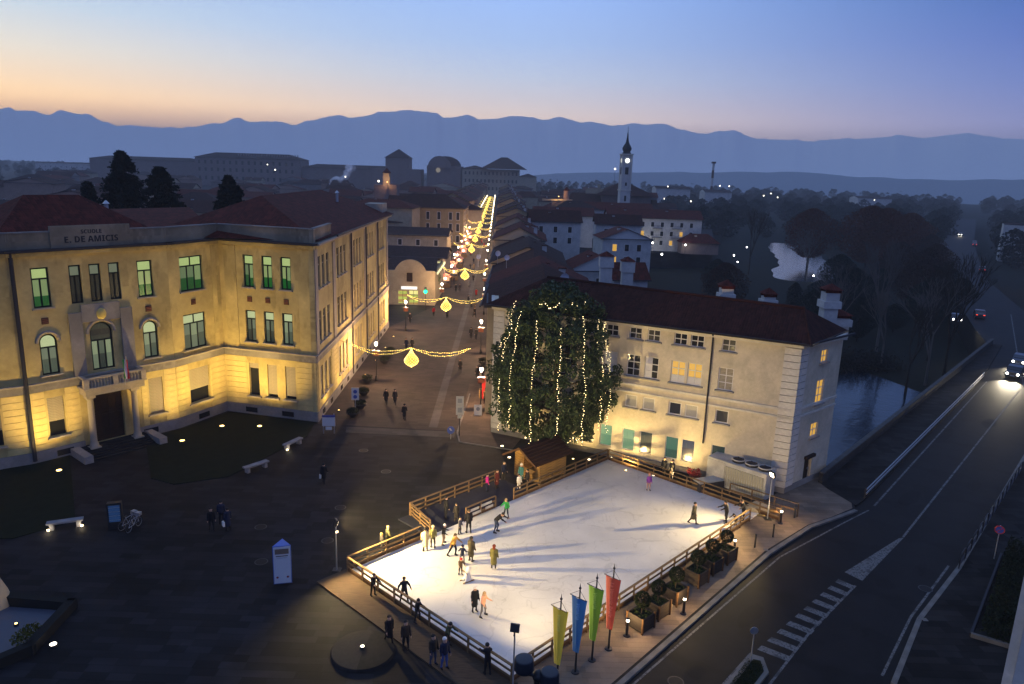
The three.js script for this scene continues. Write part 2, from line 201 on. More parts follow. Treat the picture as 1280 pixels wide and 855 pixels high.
// distant mountains: two ranges with relief, and low hills
const RIDGE = [[-60, 44], [-48, 52], [-40, 45], [-34.1, 46.7], [-33.6, 48.9], [-33.3, 46], [-32.5, 47.8], [-31.6, 44.6], [-30.9, 49.6], [-29.6, 46.8], [-28.5, 40.1], [-27.8, 36.3], [-25.2, 36.1], [-24.4, 36.7], [-23.2, 38.8], [-21.4, 44.1], [-20.3, 51.7], [-19.3, 47], [-17.6, 49.3], [-16.5, 46.4], [-15.4, 52.1], [-13.7, 59.3], [-13.2, 61.7], [-12.3, 59.5], [-11.2, 63.3], [-10.3, 68.9], [-8.3, 70.4], [-6.2, 69.9], [-5.6, 63.4], [-4.1, 68.3], [-2.6, 63.3], [-0.6, 68.5], [0.9, 69.3], [2.1, 65.9], [2.8, 69.3], [4.2, 65], [5.7, 63.6], [6.9, 61.2], [8.9, 64], [10.7, 64.6], [11.8, 58.2], [13.6, 52.9], [14.7, 56.2], [15.5, 58.4], [16.4, 52.8], [17.5, 48.4], [20.2, 47.3], [21.2, 46.6], [23.3, 49.9], [25.7, 52.3], [26.6, 55.1], [27.6, 52.6], [30.3, 57.3], [31.7, 53], [33.4, 51.5], [42, 48], [60, 40]];
const ridgeAt = (az) => { let k = 0; while (k < RIDGE.length - 2 && az > RIDGE[k + 1][0]) k++; const t = clamp((az - RIDGE[k][0]) / (RIDGE[k + 1][0] - RIDGE[k][0])); return lerp(RIDGE[k][1], RIDGE[k + 1][1], t * t * (3 - 2 * t)) / 1000; };
function range(D, depth, heightAt, n, a0 = -60, a1 = 60) {
  const rows = 14, p = [], idx = [];
  for (let i = 0; i <= n; i++) for (let j = 0; j <= rows; j++) {
    const az = lerp(a0, a1, i / n), t = j / rows, up = t < 0.7 ? Math.pow(t / 0.7, 1.25) : 1 - Math.pow((t - 0.7) / 0.3, 1.3) * 0.9;
    const r = D + (t - 0.7) * depth, h = heightAt(az) * (D) + 25, nz = (fbm(az * 1.7 + 200, t * 6 + 40, 256, 4) - 0.5) * 0.035 * (1 - Math.abs(up * 2 - 1) ** 2) * h;
    const a = az * Math.PI / 180; p.push(Math.sin(a) * r, Math.max(-6, lerp(-6, h, up) + nz), -Math.cos(a) * r);
  }
  for (let i = 0; i < n; i++) for (let j = 0; j < rows; j++) { const a = i * (rows + 1) + j, b = a + rows + 1; idx.push(a, b, a + 1, b, b + 1, a + 1); }
  const g = new THREE.BufferGeometry(); g.setAttribute('position', new THREE.Float32BufferAttribute(p, 3)); g.setIndex(idx); g.computeVertexNormals(); return g;
}
struct('mountains', range(4000, 1500, (az) => ridgeAt(az) + 0.0042 * (fbm(az * 1.3 + 300, 5, 256, 5) - 0.5), 900), std(0.8, 0.8, 0.8, 0.95), 'snowy mountain range along the horizon, haze put into its pale colour');  // pale base colour carries the brightness of the haze besides snow
struct('hills', range(1700, 500, (az) => -0.011 + 0.0155 * smooth(-2, 14, az) + 0.003 * fbm(az * 0.5 + 90, 3, 256, 4) + 0.002 * Math.sin(az * 0.4), 240, -10, 60), std(0.2, 0.23, 0.26, 1), 'low wooded hills before the mountains on the right, haze put into their bluish colour');  // raised bluish base colour stands in for haze over the woods
// ---------------------------------------------------------------- windows
const geoCache = {};
const cached = (k, f) => geoCache[k] ??= f();
// a framed window centred at local x = 0, sill at y = 0, set back into the wall; parts: pane (each light), sill
function windowPart(parent, F, s0, s1, y0, y1, o = {}) {
  const w = s1 - s0, h = y1 - y0, { cols = 2, transom = 0, rows = 1, round = false, frameM = M.frameDark, paneM = () => M.glassDark, sill = null, back = 0.22, bw = 0.13, name = 'window' } = o;
  const key = `${w.toFixed(2)}_${h.toFixed(2)}_${cols}_${transom}_${rows}_${round}_${bw}`;
  const at = F.at((s0 + s1) / 2, y0, -back);
  const cells = [];
  const lowH = h - transom, cw = (w - 2 * bw - (cols - 1) * bw) / cols;
  for (let r = 0; r < rows; r++) for (let c = 0; c < cols; c++) { const rh = (lowH - bw * (rows + 1)) / rows; cells.push([-w / 2 + bw + c * (cw + bw), bw + r * (rh + bw), cw, rh, 'low']); }
  if (transom) { const n = o.topCols ?? (cols > 2 ? 2 : 1), tw = (w - 2 * bw - (n - 1) * bw) / n; for (let c = 0; c < n; c++) cells.push([-w / 2 + bw + c * (tw + bw), lowH, tw, transom - bw, 'top']); }
  const fg = cached('f' + key, () => {
    const s = new THREE.Shape(); s.moveTo(-w / 2, 0); s.lineTo(w / 2, 0);
    if (round) { s.lineTo(w / 2, h - w / 2); s.absarc(0, h - w / 2, w / 2, 0, Math.PI, false); } else { s.lineTo(w / 2, h); s.lineTo(-w / 2, h); } s.closePath();
    for (const [x, y, a, b, kind] of cells) { const p = new THREE.Path(); p.moveTo(x, y); p.lineTo(x + a, y); if (round && kind === 'top') { const r = w / 2 - bw, y2 = h - w / 2; p.lineTo(x + a, Math.max(y + 0.01, y2)); p.absarc(0, y2, r, 0, Math.PI, false); } else { p.lineTo(x + a, y + b); p.lineTo(x, y + b); } p.closePath(); s.holes.push(p); }
    return new THREE.ExtrudeGeometry(s, { depth: 0.07, bevelEnabled: false, curveSegments: 10 });
  });
  const f = mesh(name, fg, frameM, parent, [at[0] - parent.position.x, at[1] - parent.position.y, at[2] - parent.position.z], F.turn);
  cells.forEach(([x, y, a, b, kind], k) => {
    const rk = round && kind === 'top';
    const g = rk ? cached('r' + key, () => { const s = new THREE.Shape(); const r = w / 2 - bw, y2 = h - w / 2; s.moveTo(x, y); s.lineTo(x + a, y); s.lineTo(x + a, Math.max(y + 0.01, y2)); s.absarc(0, y2, r, 0, Math.PI, false); s.closePath(); return new THREE.ExtrudeGeometry(s, { depth: 0.012, bevelEnabled: false, curveSegments: 10 }); })
      : cached(`p${a.toFixed(3)}_${b.toFixed(3)}`, () => { const q = new THREE.BoxGeometry(a + 0.004, b + 0.004, 0.012); return q; });
    mesh('pane', g, paneM(kind, k), f, rk ? [0, 0, 0.02] : [x + a / 2, y + b / 2, 0.03]);
  });
  if (sill) mesh('sill', cached('s' + w.toFixed(2), () => boxb(w + 0.36, 0.12, 0.34, 0, -0.13, 0)), sill, f, [0, 0, back + 0.04]);
  return f;
}
// glowing rooms behind the panes: lighter ceiling, painted wall
const roomTex = (top, low, split) => { const t = tex(64, 1, (u, v) => mix3(v > split ? top : low, [0.5, 0.6, 0.5], 0.1 * fbm(u * 6, v * 6, 6, 3) + (vn(u * 9, v * 5, 64) > 0.78 ? 0.25 : 0)), true); t.repeat.set(1, 1); return t; };
const litPane = (tx, k) => new THREE.MeshStandardMaterial({ color: new THREE.Color().setRGB(0.02, 0.02, 0.02), emissive: 0xffffff, emissiveMap: tx, emissiveIntensity: k, roughness: 0.2 });
const L = {
  greenTop: glow(0.36, 0.46, 0.17, 1, 0.05), greenLow: [litPane(roomTex([0.72, 0.8, 0.5], [0.1, 0.44, 0.12], 0.45), 0.5), litPane(roomTex([0.66, 0.76, 0.5], [0.06, 0.4, 0.12], 0.36), 0.45), litPane(roomTex([0.56, 0.66, 0.46], [0.1, 0.4, 0.16], 0.5), 0.4)],
  paleTop: glow(0.44, 0.5, 0.26, 1, 0.05), paleLow: [litPane(roomTex([0.72, 0.78, 0.6], [0.56, 0.62, 0.5], 0.5), 0.45), litPane(roomTex([0.6, 0.66, 0.54], [0.4, 0.46, 0.38], 0.55), 0.4), litPane(roomTex([0.5, 0.56, 0.46], [0.26, 0.3, 0.26], 0.5), 0.34)],
  dimTop: glow(0.12, 0.14, 0.09, 1, 0.05), dimLow: [litPane(roomTex([0.3, 0.34, 0.26], [0.1, 0.14, 0.1], 0.5), 0.2), litPane(roomTex([0.24, 0.26, 0.2], [0.14, 0.15, 0.1], 0.3), 0.14)],
  warm: glow(0.9, 0.5, 0.08, 0.75, 0.05), teal: litPane(roomTex([0.34, 0.6, 0.5], [0.16, 0.42, 0.38], 0.4), 0.42), tealDark: litPane(roomTex([0.14, 0.3, 0.3], [0.08, 0.2, 0.22], 0.5), 0.3), mint: litPane(roomTex([0.7, 0.9, 0.66], [0.5, 0.74, 0.56], 0.5), 0.5), blueArt: litPane(roomTex([0.1, 0.3, 0.5], [0.06, 0.14, 0.4], 0.6), 0.35),
};
const pick = (l) => l[Math.floor(rnd() * l.length)];
const greenWin = { cols: 2, transom: 0.85, paneM: (k) => k === 'top' ? L.greenTop : pick(L.greenLow), sill: M.schoolStone };
const paleWin = { cols: 2, transom: 0.8, paneM: (k) => k === 'top' ? L.paleTop : pick(L.paleLow), sill: M.schoolStone };
// ---------------------------------------------------------------- the school
{
  const E = [-39.2, -56.7], A = [-31.4, -66.2], B = [-28.9, -71.7], C = [-19.0, -69.2], D = [-19.7, -114.0], B2 = [-44.1, -53.2], Z = [-60, -49];
  const sc = thing('school_building', 'large three-storey yellow school with hipped red roof and lit windows', 'school', [-30, 0, -72]);
  const P = (name, geo, mat, par) => mesh(name, geo.translate(-sc.position.x, -sc.position.y, -sc.position.z), mat, par ?? sc);
  const FE = frame(E, A), FA = frame(A, B), FB = frame(B, C), FC = frame(C, D), FL = frame(B2, E), FZ = frame(Z, B2);
  const H1 = 17.4, U = [12.9, 16.15], Mi = [7.3, 10.7], Gr = [1.95, 5.35];
  const win = [];   // [frame, s0, s1, y0, y1, opts]
  const add = (F, s0, s1, [y0, y1], o) => win.push([F, s0, s1, y0, y1, o]);
  // centre block
  add(FE, 1.34, 2.64, U, greenWin); add(FE, 9.58, 10.9, U, greenWin);
  const dimWin = { cols: 2, transom: 0.85, paneM: (k) => k === 'top' ? L.dimTop : pick(L.dimLow) };
  for (const s of [4.12, 5.66, 7.2]) add(FE, s, s + 0.92, [12.95, 16.15], dimWin);
  const archW = { cols: 2, transom: 1.05, round: true, paneM: (k) => k === 'top' ? L.paleTop : pick(L.paleLow), sill: M.schoolStone };
  add(FE, 1.4, 2.72, [7.3, 10.7], archW); add(FE, 9.64, 10.94, [7.3, 10.7], archW);
  add(FE, 5.25, 7.05, [7.0, 11.15], { cols: 3, transom: 1.5, topCols: 1, round: true, paneM: (k) => pick(k === 'top' ? L.dimLow : [...L.paleLow, L.dimLow[0]]) });
  const big = { cols: 3, transom: 0.85, topCols: 2, paneM: (k) => k === 'top' ? L.greenTop : pick(L.greenLow), sill: M.schoolStone };
  add(FA, 1.3, 3.95, U, big); add(FA, 1.3, 3.92, Mi, { ...big, paneM: (k) => k === 'top' ? L.paleTop : pick(L.paleLow) });
  for (const s of [2.62, 4.66, 6.68]) { add(FB, s, s + 1.12, [13.0, 16.15], greenWin); add(FB, s, s + 1.12, [7.55, 10.7], paleWin); }
  const bays = [1.5, 9.8, 18.7, 27.6, 36.6];
  const sideWin = (k) => ({ cols: 2, transom: 0.8, frameM: M.shutterPale, bw: 0.09, sill: M.schoolStone, paneM: () => k === 0 && rnd() < 0.5 ? L.dimLow[1] : M.glassDark, back: 0.16 });
  bays.forEach((b, k) => { for (let j = 0; j < 3; j++) { const s = b + j * 1.75; add(FC, s, s + 1.05, [13.1, 16.2], sideWin(k)); add(FC, s, s + 1.05, [7.7, 10.8], sideWin(k)); add(FC, s, s + 1.05, [2.1, 5.2], { ...sideWin(1), cols: 1, rows: 2, paneM: () => M.shutterPale }); } });
  for (const s of [0.9, 3.2]) for (const r of [U, Mi]) add(FL, s, s + 1.2, r, dimWin);
  // ground-floor openings with roller shutters, drawn down to different heights
  const gf = [[FE, 1.45, 2.7, 0.62], [FE, 9.74, 11.02, 1], [FA, 1.55, 3.97, 0.6], [FB, 2.71, 3.83, 0.16], [FB, 4.77, 5.85, 0.9], [FB, 6.78, 7.92, 0.9], [FL, 2.9, 4.2, 0.6]];
  const doorHole = [5.0, 7.45, 0.5, 4.95];
  for (const [nm, F, x0, x1] of [['wall', FE], ['wall', FA], ['wall', FB], ['wall', FC], ['wall', FL], ['wall', FZ]]) {
    const holes = win.filter((w) => w[0] === F).map(([, s0, s1, y0, y1, o]) => [s0, s1, y0, y1, o.round]);
    gf.filter((w) => w[0] === F).forEach(([, s0, s1]) => holes.push([s0, s1, Gr[0], Gr[1]]));
    if (F === FE) holes.push(doorHole);
    P(nm, F.g(wallGeo(F.L, 0, H1, holes, 0.45)), M.school);
    const nH = [[0, F.L]];                                   // plinth, band and cornice run round
    const segs = F === FE ? [[-0.06, 4.0], [8.4, F.L + 0.06]] : [[-0.02, F.L + (F === FB ? 0.1 : 0.03)]];
    for (const [a, b] of segs) P('plinth', F.g(boxb(b - a, 0.97, 0.14, (a + b) / 2, 0, 0.07)), M.plinth);
    P('band_course', F.g(boxb(F.L + 0.16, 0.62, 0.14, F.L / 2, 6.02, 0.07)), M.schoolGrey);
    P('band_course', F.g(boxb(F.L + 0.3, 0.14, 0.26, F.L / 2, 6.64, 0.13)), M.schoolStone);
    if (F !== FC) { P('cornice', F.g(boxb(F.L + 0.5, 0.34, 0.36, F.L / 2, H1 - 0.3, 0.18)), M.school); P('cornice', F.g(boxb(F.L + 0.9, 0.2, 0.9, F.L / 2, H1 + 0.04, 0.22)), M.gutter); P('parapet', F.g(boxb(F.L + 0.16, 1.25, 0.3, F.L / 2, H1 + 0.24, -0.17)), M.parapet); P('coping', F.g(boxb(F.L + 0.24, 0.1, 0.42, F.L / 2, H1 + 1.49, -0.17)), M.schoolGrey); }
    else { P('cornice', F.g(boxb(F.L, 0.2, 0.7, F.L / 2, H1, 0.3)), M.schoolStone); P('parapet', F.g(boxb(7.6, 1.25, 0.3, 3.8, H1 + 0.24, -0.17)), M.parapet); P('coping', F.g(boxb(7.7, 0.1, 0.42, 3.8, H1 + 1.49, -0.17)), M.schoolGrey); P('gutter', F.g(boxb(F.L - 7.7, 0.16, 0.2, (F.L + 7.7) / 2, H1 + 0.2, 0.62)), M.gutter); }
  }
  // rusticated courses of the ground floor: every block its own piece, standing proud of the joints
  const block = (F, a, b) => { for (let c = 0; c < 9; c++) { const y = 1.0 + c * 0.555; const n = Math.max(1, Math.round((b - a) / 9)), w = (b - a) / n; for (let k = 0; k < n; k++) P('rusticated_block', F.g(boxb(w - 0.008, 0.52, 0.05, a + (k + 0.5) * w, y, 0.025)), M.school); } };
  const piers = (F, cuts, end) => { let a = 0.02; for (const [s0, s1] of cuts) { if (s0 - 0.16 - a > 0.3) block(F, a, s0 - 0.16); a = s1 + 0.16; } if (end - a > 0.3) block(F, a, end - 0.02); };
  piers(FE, [[1.45, 2.7], [4.1, 8.9], [9.74, 11.02]], FE.L); piers(FA, [[1.55, 3.97]], FA.L); piers(FB, [[2.71, 7.92]], FB.L); piers(FL, [[2.9, 4.2]], FL.L);
  piers(FC, bays.map((b) => [b, b + 4.55]), FC.L);
  for (const [F, s0, s1, y0, y1, o] of win) windowPart(sc, F, s0, s1, y0, y1, o);
  gf.forEach(([F, s0, s1, drop]) => {
    const w = s1 - s0, h = Gr[1] - Gr[0], c = F.at((s0 + s1) / 2, 0, 0);
    const wn = P('window', F.g(boxb(w, h, 0.03, (s0 + s1) / 2, Gr[0], -0.3)), M.glassDark);
    const n = Math.round(h * drop / 0.14); for (let k = 0; k < n; k++) P('shutter_slat', F.g(box(w - 0.02, 0.13, 0.05, (s0 + s1) / 2, Gr[1] - 0.07 - k * 0.14, -0.17 + (k % 2) * 0.004)), M.shutterPale, wn);
    P('sill', F.g(boxb(w + 0.5, 0.14, 0.4, (s0 + s1) / 2, Gr[0] - 0.15, 0.06)), M.schoolStone, wn);
  });
  // small square vents between the storeys, basement openings
  for (const [F, s] of [[FE, 2.0], [FE, 10.3], [FA, 2.6], [FB, 3.2], [FB, 5.2], [FB, 7.2]]) { const v = P('vent', F.g(boxb(0.52, 0.52, 0.05, s, 11.55, 0.02)), M.rust); for (let k = 0; k < 3; k++) P('louvre', F.g(boxb(0.46, 0.07, 0.05, s, 11.62 + k * 0.15, 0.05)), M.terracotta, v); }
  for (const [F, s] of [[FE, 2.4], [FE, 9.6], [FA, 2.9], [FB, 2.9], [FB, 7.0]]) P('basement_window', F.g(boxb(1.3, 0.5, 0.06, s, 0.22, 0.14)), M.glassDark);
  bays.forEach((b) => { for (const k of [0, 3.5]) P('basement_window', FC.g(boxb(0.9, 0.5, 0.06, b + k + 0.5, 0.25, 0.14)), M.glassDark); });
  // recessed panels between window groups, pilaster strips
  for (const [F, s, w] of [[FA, 5.25, 0.5], [FB, 1.2, 1.3], [FB, 9.2, 1.2]]) P('pilaster', F.g(boxb(w, 10.2, 0.08, s, 6.8, 0.04)), M.school);
  for (let j = 0; j < 6; j++) P('pilaster', FC.g(boxb(1.1, 10.2, 0.12, [0.7, 8.2, 17.1, 25.9, 35, 43.8][j], 6.8, 0.06)), M.schoolStone);
  for (const s of [16.7, 25.9, 34.8]) P('drainpipe', merge([rod(FC.at(s, 0.3, 0.2), FC.at(s, 17.4, 0.2), 0.09), rod(FC.at(s, 17.3, 0.2), FC.at(s, 17.7, 0.5), 0.09)]), M.gutter);
  P('drainpipe', rod(FE.at(0.05, 0.3, 0.25), FE.at(0.05, 17.4, 0.25), 0.16, 0.16, 10), M.gutter);
  // entrance: door, columns, balcony, steps, crest
  const door = P('door', FE.g(boxb(1.2, 4.4, 0.1, 5.63, 0.5, -0.36)), M.doorBrown); P('door_leaf', FE.g(boxb(1.2, 4.4, 0.1, 6.84, 0.5, -0.36)), M.doorBrown, door);
  for (const [s, y] of [[5.35, 2.2], [5.9, 2.35], [7.05, 2.25]]) P('notice_sheet', FE.g(boxb(0.24, 0.34, 0.01, s, y, -0.3)), M.paintW, door);
  for (const [s, y] of [[5.3, 0.9], [5.95, 0.9], [6.5, 0.9], [7.15, 0.9], [5.3, 3.2], [5.95, 3.2], [6.5, 3.2], [7.15, 3.2]]) P('door_panel', FE.g(boxb(0.46, y > 3 ? 1.3 : 2.0, 0.04, s, y, -0.3)), M.doorBrown, door);
  for (const s of [4.45, 8.1]) {
    const p = FE.at(s, 0, 0.75), col = P('column', new THREE.LatheGeometry([[0.36, 0.5], [0.36, 0.75], [0.3, 0.85], [0.27, 1.0], [0.26, 2.6], [0.23, 4.6], [0.24, 4.7], [0.3, 4.78], [0.3, 4.9]].map((q) => new THREE.Vector2(...q)), 16).translate(p[0], 0, p[2]), M.schoolStone);
    P('capital', FE.g(boxb(0.72, 0.3, 0.72, s, 4.9, 0.75)), M.schoolStone, col); P('pedestal', FE.g(boxb(0.85, 0.52, 0.85, s, 0, 0.75)), M.schoolStone, col);
  }
  const bal = P('balcony', FE.g(boxb(4.9, 0.55, 1.35, 6.4, 5.2, 0.67)), M.schoolStone);
  P('balcony_slab', FE.g(boxb(5.2, 0.18, 1.6, 6.4, 5.75, 0.75)), M.schoolStone, bal);
  for (let k = 0; k < 16; k++) P('baluster', new THREE.LatheGeometry([[0.09, 0], [0.05, 0.1], [0.1, 0.3], [0.05, 0.6], [0.08, 0.72]].map((q) => new THREE.Vector2(...q)), 8).translate(...FE.at(4.5 + k * 0.253, 5.93, 1.35)), M.schoolStone, bal);
  P('handrail', FE.g(boxb(4.9, 0.16, 0.3, 6.4, 6.65, 1.35)), M.schoolStone, bal);
  for (const s of [4.05, 6.4, 8.75]) P('balcony_pier', FE.g(boxb(0.42, 0.74, 0.36, s, 5.93, 1.35)), M.schoolStone, bal);
  for (const s of [4.05, 8.75]) P('handrail', FE.g(boxb(0.3, 0.16, 1.2, s, 6.65, 0.62)), M.schoolStone, bal);
  for (const [s, w] of [[4.2, 1.0], [8.3, 1.0]]) P('portal_pilaster', FE.g(boxb(w, 5.4, 0.2, s, 6.8, 0.1)), M.schoolGrey);
  P('portal_panel', FE.g(boxb(3.1, 1.5, 0.16, 6.25, 11.3, 0.08)), M.schoolGrey);
  const cr = FE.at(6.25, 11.9, 0.2); P('crest', new THREE.SphereGeometry(0.5, 14, 10).scale(0.8, 1, 0.4).rotateY(FE.turn).translate(...cr), std(0.5, 0.4, 0.1, 0.5)); 
  for (const [s, r] of [[2.06, 0.83], [10.29, 0.83], [6.15, 1.1]]) P('window_arch', FE.g(new THREE.TorusGeometry(r, 0.13, 6, 16, Math.PI).translate(s, s === 6.15 ? 11.15 - 0.9 : 10.05, 0.02)), M.schoolStone);
  for (let k = 0; k < 6; k++) P('step', FE.g(boxb(5.4, 0.085, 0.36 * (6 - k) + 0.6, 6.2, k * 0.085, (0.36 * (6 - k) + 0.6) / 2)), M.darkslab);
  for (const s of [3.1, 9.3]) P('step_cheek', FE.g(boxb(0.7, 0.62, 3.1, s, 0, 1.55)), M.plinth);
  // name panel on the parapet
  P('name_panel', FE.g(boxb(6.2, 1.75, 0.22, 6.1, H1 + 0.24, 0.03)), M.parapet);
  const font = await new FontLoader().loadAsync('fonts/droid/droid_sans_bold.typeface.json');
  const txt = (s, size, d = 0.03) => { const g = new TextGeometry(s, { font, size, depth: d, curveSegments: 3 }); g.computeBoundingBox(); return g.translate(-(g.boundingBox.min.x + g.boundingBox.max.x) / 2, 0, 0); };
  P('lettering', FE.g(txt('E. DE AMICIS', 0.5).translate(6.1, H1 + 0.62, 0.14)), M.gutter); P('lettering', FE.g(txt('SCUOLE', 0.32).translate(6.1, H1 + 1.32, 0.14)), M.gutter);
  // roofs: two hipped wings and a low link
  const hip = (o, ex, ez, Lx, Lz, y0, y1, inset) => { const q = (x, z, y) => [o[0] + ex[0] * x + ez[0] * z, y, o[1] + ex[1] * x + ez[1] * z]; const a = q(0, 0, y0), b = q(Lx, 0, y0), c = q(Lx, Lz, y0), d = q(0, Lz, y0); const r0 = Lx >= Lz ? q(inset, Lz / 2, y1) : q(Lx / 2, inset, y1), r1 = Lx >= Lz ? q(Lx - inset, Lz / 2, y1) : q(Lx / 2, Lz - inset, y1); return Lx >= Lz ? tris([...quad(a, b, r1, r0), [b, c, r1], ...quad(c, d, r0, r1), [d, a, r0]]) : tris([[a, b, r0], ...quad(b, c, r1, r0), [c, d, r1], ...quad(d, a, r0, r1)]); };
  const w1 = P('roof', muv(hip(FE.at(-1.2, 0, -0.5).filter((_, i) => i !== 1), FE.e, FE.n.map((x) => -x), 14.4, 14, 17.9, 21.5, 5)), M.roof);
  const w2 = P('roof', muv(hip([-36, -70.2], [1, 0], [0, -1], 17.2, 44.6, 17.75, 21.4, 10)), M.roof);
  P('roof', muv(tris([...quad([-31.8, 18, -66.9], [-29, 18, -72.2], [-36, 19.8, -82], [-42, 19.8, -74])])), M.roof);
  P('roof', muv(tris([...quad([-44.4, 18, -53.9], [-39.2, 18, -57.4], [-46, 20.8, -66], [-56, 20.8, -62]), ...quad([-60, 18, -49.6], [-44.4, 18, -53.9], [-56, 20.8, -62], [-70, 20.8, -60])])), M.roof);
  P('back_wall', muv(polyGeo([[-31.6, -67], [-29.3, -72.3], [-19.6, -69.9], [-20.2, -113.8], [-35.8, -113.8], [-35.8, -84], [-44, -76], [-58, -62], [-59, -50.5], [-44.2, -54], [-39.4, -57.6]], 16.6, 17.3)), M.dim);
  P('back_wall', box(0.4, 17.3, 30, -35.9, 8.7, -99), M.cream); P('back_wall', box(16, 17.3, 0.4, -28, 8.7, -113.9), M.cream);
  P('back_parapet', FC.g(boxb(4, 1.9, 2.6, 42.9, H1 + 0.1, -1.4)), M.schoolStone);
  for (const [x, y, z] of [[-38, 19.5, -69], [-24, 20, -100]]) P('roof_vent', merge([cyl(0.18, 0.18, 1.2, x, y, z), cyl(0.3, 0.05, 0.3, x, y + 1.2, z)]), M.steel, w1);
}
// ---------------------------------------------------------------- the white building
const WL = [-1.7, -67.9], WR = [22.5, -55.8], WE = [27.7, -60.2];
{
  const wb = thing('white_building', 'long white three-storey building with brown tiled roof behind the ice rink', 'building', [11, 0, -64]);
  const P = (name, geo, mat, par) => mesh(name, geo.translate(-wb.position.x, 0, -wb.position.z), mat, par ?? wb);
  const FF = frame(WL, WR), FS = frame(WR, WE), FK = frame([-1.9, -73.4], WL);
  const eave = 12.55, cols = [2.2, 4.0, 6.2, 7.8, 9.9, 11.65, 13.75, 15.35, 17.65, 19.05, 21.6];
  const wins = [];
  const wh = { frameM: M.frameWhite, cols: 2, rows: 2, bw: 0.07, sill: M.schoolGrey, back: 0.16 };
  cols.forEach((c, i) => {
    const lit = i === 8 || i === 9;
    wins.push([FF, c - 0.55, c + 0.55, 11.15, 12.15, { ...wh, paneM: () => M.glassDark }]);
    wins.push([FF, c - 0.6, c + 0.6, 7.85, 9.75, { ...wh, rows: 3, paneM: (k, n) => lit ? (n > 1 ? L.warm : M.shutterWhite) : i === 10 ? M.shutterPale : (i === 5 || (i === 7 && n % 2 === 0)) ? M.shutterWhite : M.glassDark }]);
    wins.push([FF, c - 0.54, c + 0.54, 5.0, 6.12, { ...wh, cols: 1, rows: 1, bw: 0.09, paneM: () => i % 3 === 2 || i === 8 || i === 10 ? M.glassDark : std(0.35, 0.34, 0.3, 0.6) }]);
    wins.push([FF, c - 0.56, c + 0.56, 1.0, 2.98, { ...wh, cols: 1, rows: 1, bw: 0.05, sill: null, paneM: () => i === 5 || i === 6 ? L.mint : i === 7 || i === 10 ? L.tealDark : i === 9 ? L.blueArt : i === 8 ? L.teal : M.glassDark }]);
  });
  wins.push([FS, 3.4, 4.4, 10.5, 11.55, { ...wh, paneM: () => L.warm }], [FS, 3.3, 4.45, 7.0, 9.0, { ...wh, rows: 3, paneM: (k, n) => n % 2 ? L.warm : L.warm }], [FS, 3.2, 4.35, 4.1, 5.3, { ...wh, paneM: () => L.warm }]);
  for (const F of [FF, FS, FK]) {
    const holes = wins.filter((w) => w[0] === F).map((w) => w.slice(1, 5));
    if (F === FS) holes.push([2.9, 4.1, 0.02, 2.3]);
    P('wall', F.g(wallGeo(F.L, 0, eave, holes, 0.4)), M.white);
    P('band_course', F.g(boxb(F.L + 0.1, 0.2, 0.12, F.L / 2, 6.98, 0.06)), M.quoin); P('band_course', F.g(boxb(F.L + 0.08, 0.16, 0.1, F.L / 2, 5.72 + 0.6, 0.05)), M.quoin);
    P('plinth', F.g(boxb(F.L + 0.06, 0.5, 0.08, F.L / 2, 0, 0.04)), M.schoolGrey);
    P('cornice', F.g(boxb(F.L + 0.3, 0.34, 0.3, F.L / 2, eave - 0.34, 0.15)), M.quoin);
    P('gutter', F.g(boxb(F.L + 0.8, 0.14, 0.16, F.L / 2, eave + 0.02, 0.72)), M.gutter);
  }
  for (const w of wins) windowPart(wb, w[0], w[1], w[2], w[3], w[4], w[5]);
  const dr = P('door', FS.g(boxb(1.2, 2.28, 0.08, 3.5, 0.02, -0.3)), M.doorBrown); P('door_head', FS.g(boxb(1.5, 0.25, 0.3, 3.5, 2.3, 0.1)), M.doorBrown, dr); P('handle', FS.g(boxb(0.05, 0.2, 0.06, 3.95, 1.05, -0.22)), M.steel, dr);
  // corner quoins, block by block
  for (let k = 0; k < 22; k++) { const y = 0.5 + k * 0.555; if (y > 12) break; const w = 1.15; P('quoin', FF.g(boxb(w + 0.09, 0.5, 0.1, FF.L - w / 2 + 0.045, y, 0.05)), M.quoin); P('quoin', FS.g(boxb(w, 0.5, 0.09, w / 2, y, 0.045)), M.quoin); P('quoin', FF.g(boxb(1.1, 0.5, 0.1, 0.52, y, 0.05)), M.quoin); P('quoin', FK.g(boxb(1.1, 0.5, 0.09, FK.L - 0.56, y, 0.045)), M.quoin); }
  P('drainpipe', merge([rod(FF.at(20.3, 3.0, 0.14), FF.at(20.3, 12.4, 0.14), 0.07), rod(FF.at(20.3, 12.3, 0.14), FF.at(20.3, 12.6, 0.7), 0.07)]), M.gutter);
  // two hipped roofs over the long range and the street wing
  const o = 0.75, q = (s, d, y) => FF.at(s, y, d);
  const e0 = q(-o, o, eave + 0.1), e1 = q(FF.L + o, o, eave + 0.1), bE = [WE[0] + 0.7, eave + 0.1, WE[2 - 1] - 0.9], back = q(1, -8, eave + 0.1), r0 = q(3.5, -3.9, 15.1), r1 = [23.6, 14.8, -58.9];
  const backR = [27.5, eave + 0.1, -61.4];
  const rf = P('roof', muv(tris([...quad(e0, e1, r1, r0), ...quad(e1, bE, backR, r1).slice(0, 1), [e1, bE, r1], [bE, backR, r1], ...quad(backR, back, r0, r1), [back, e0, r0]])), M.roofBrown);
  P('roof_ridge', rod(r0, r1, 0.14), M.roofBrown, rf); P('roof_hip', rod(r1, e1, 0.1), M.roofBrown, rf);
  P('eaves_board', merge([bar([e0[0], eave + 0.06, e0[2]], [e1[0], eave + 0.06, e1[2]], 0.1, 0.14), bar([e1[0], eave + 0.06, e1[2]], [bE[0], eave + 0.06, bE[2]], 0.1, 0.14)]), M.gutter, rf);
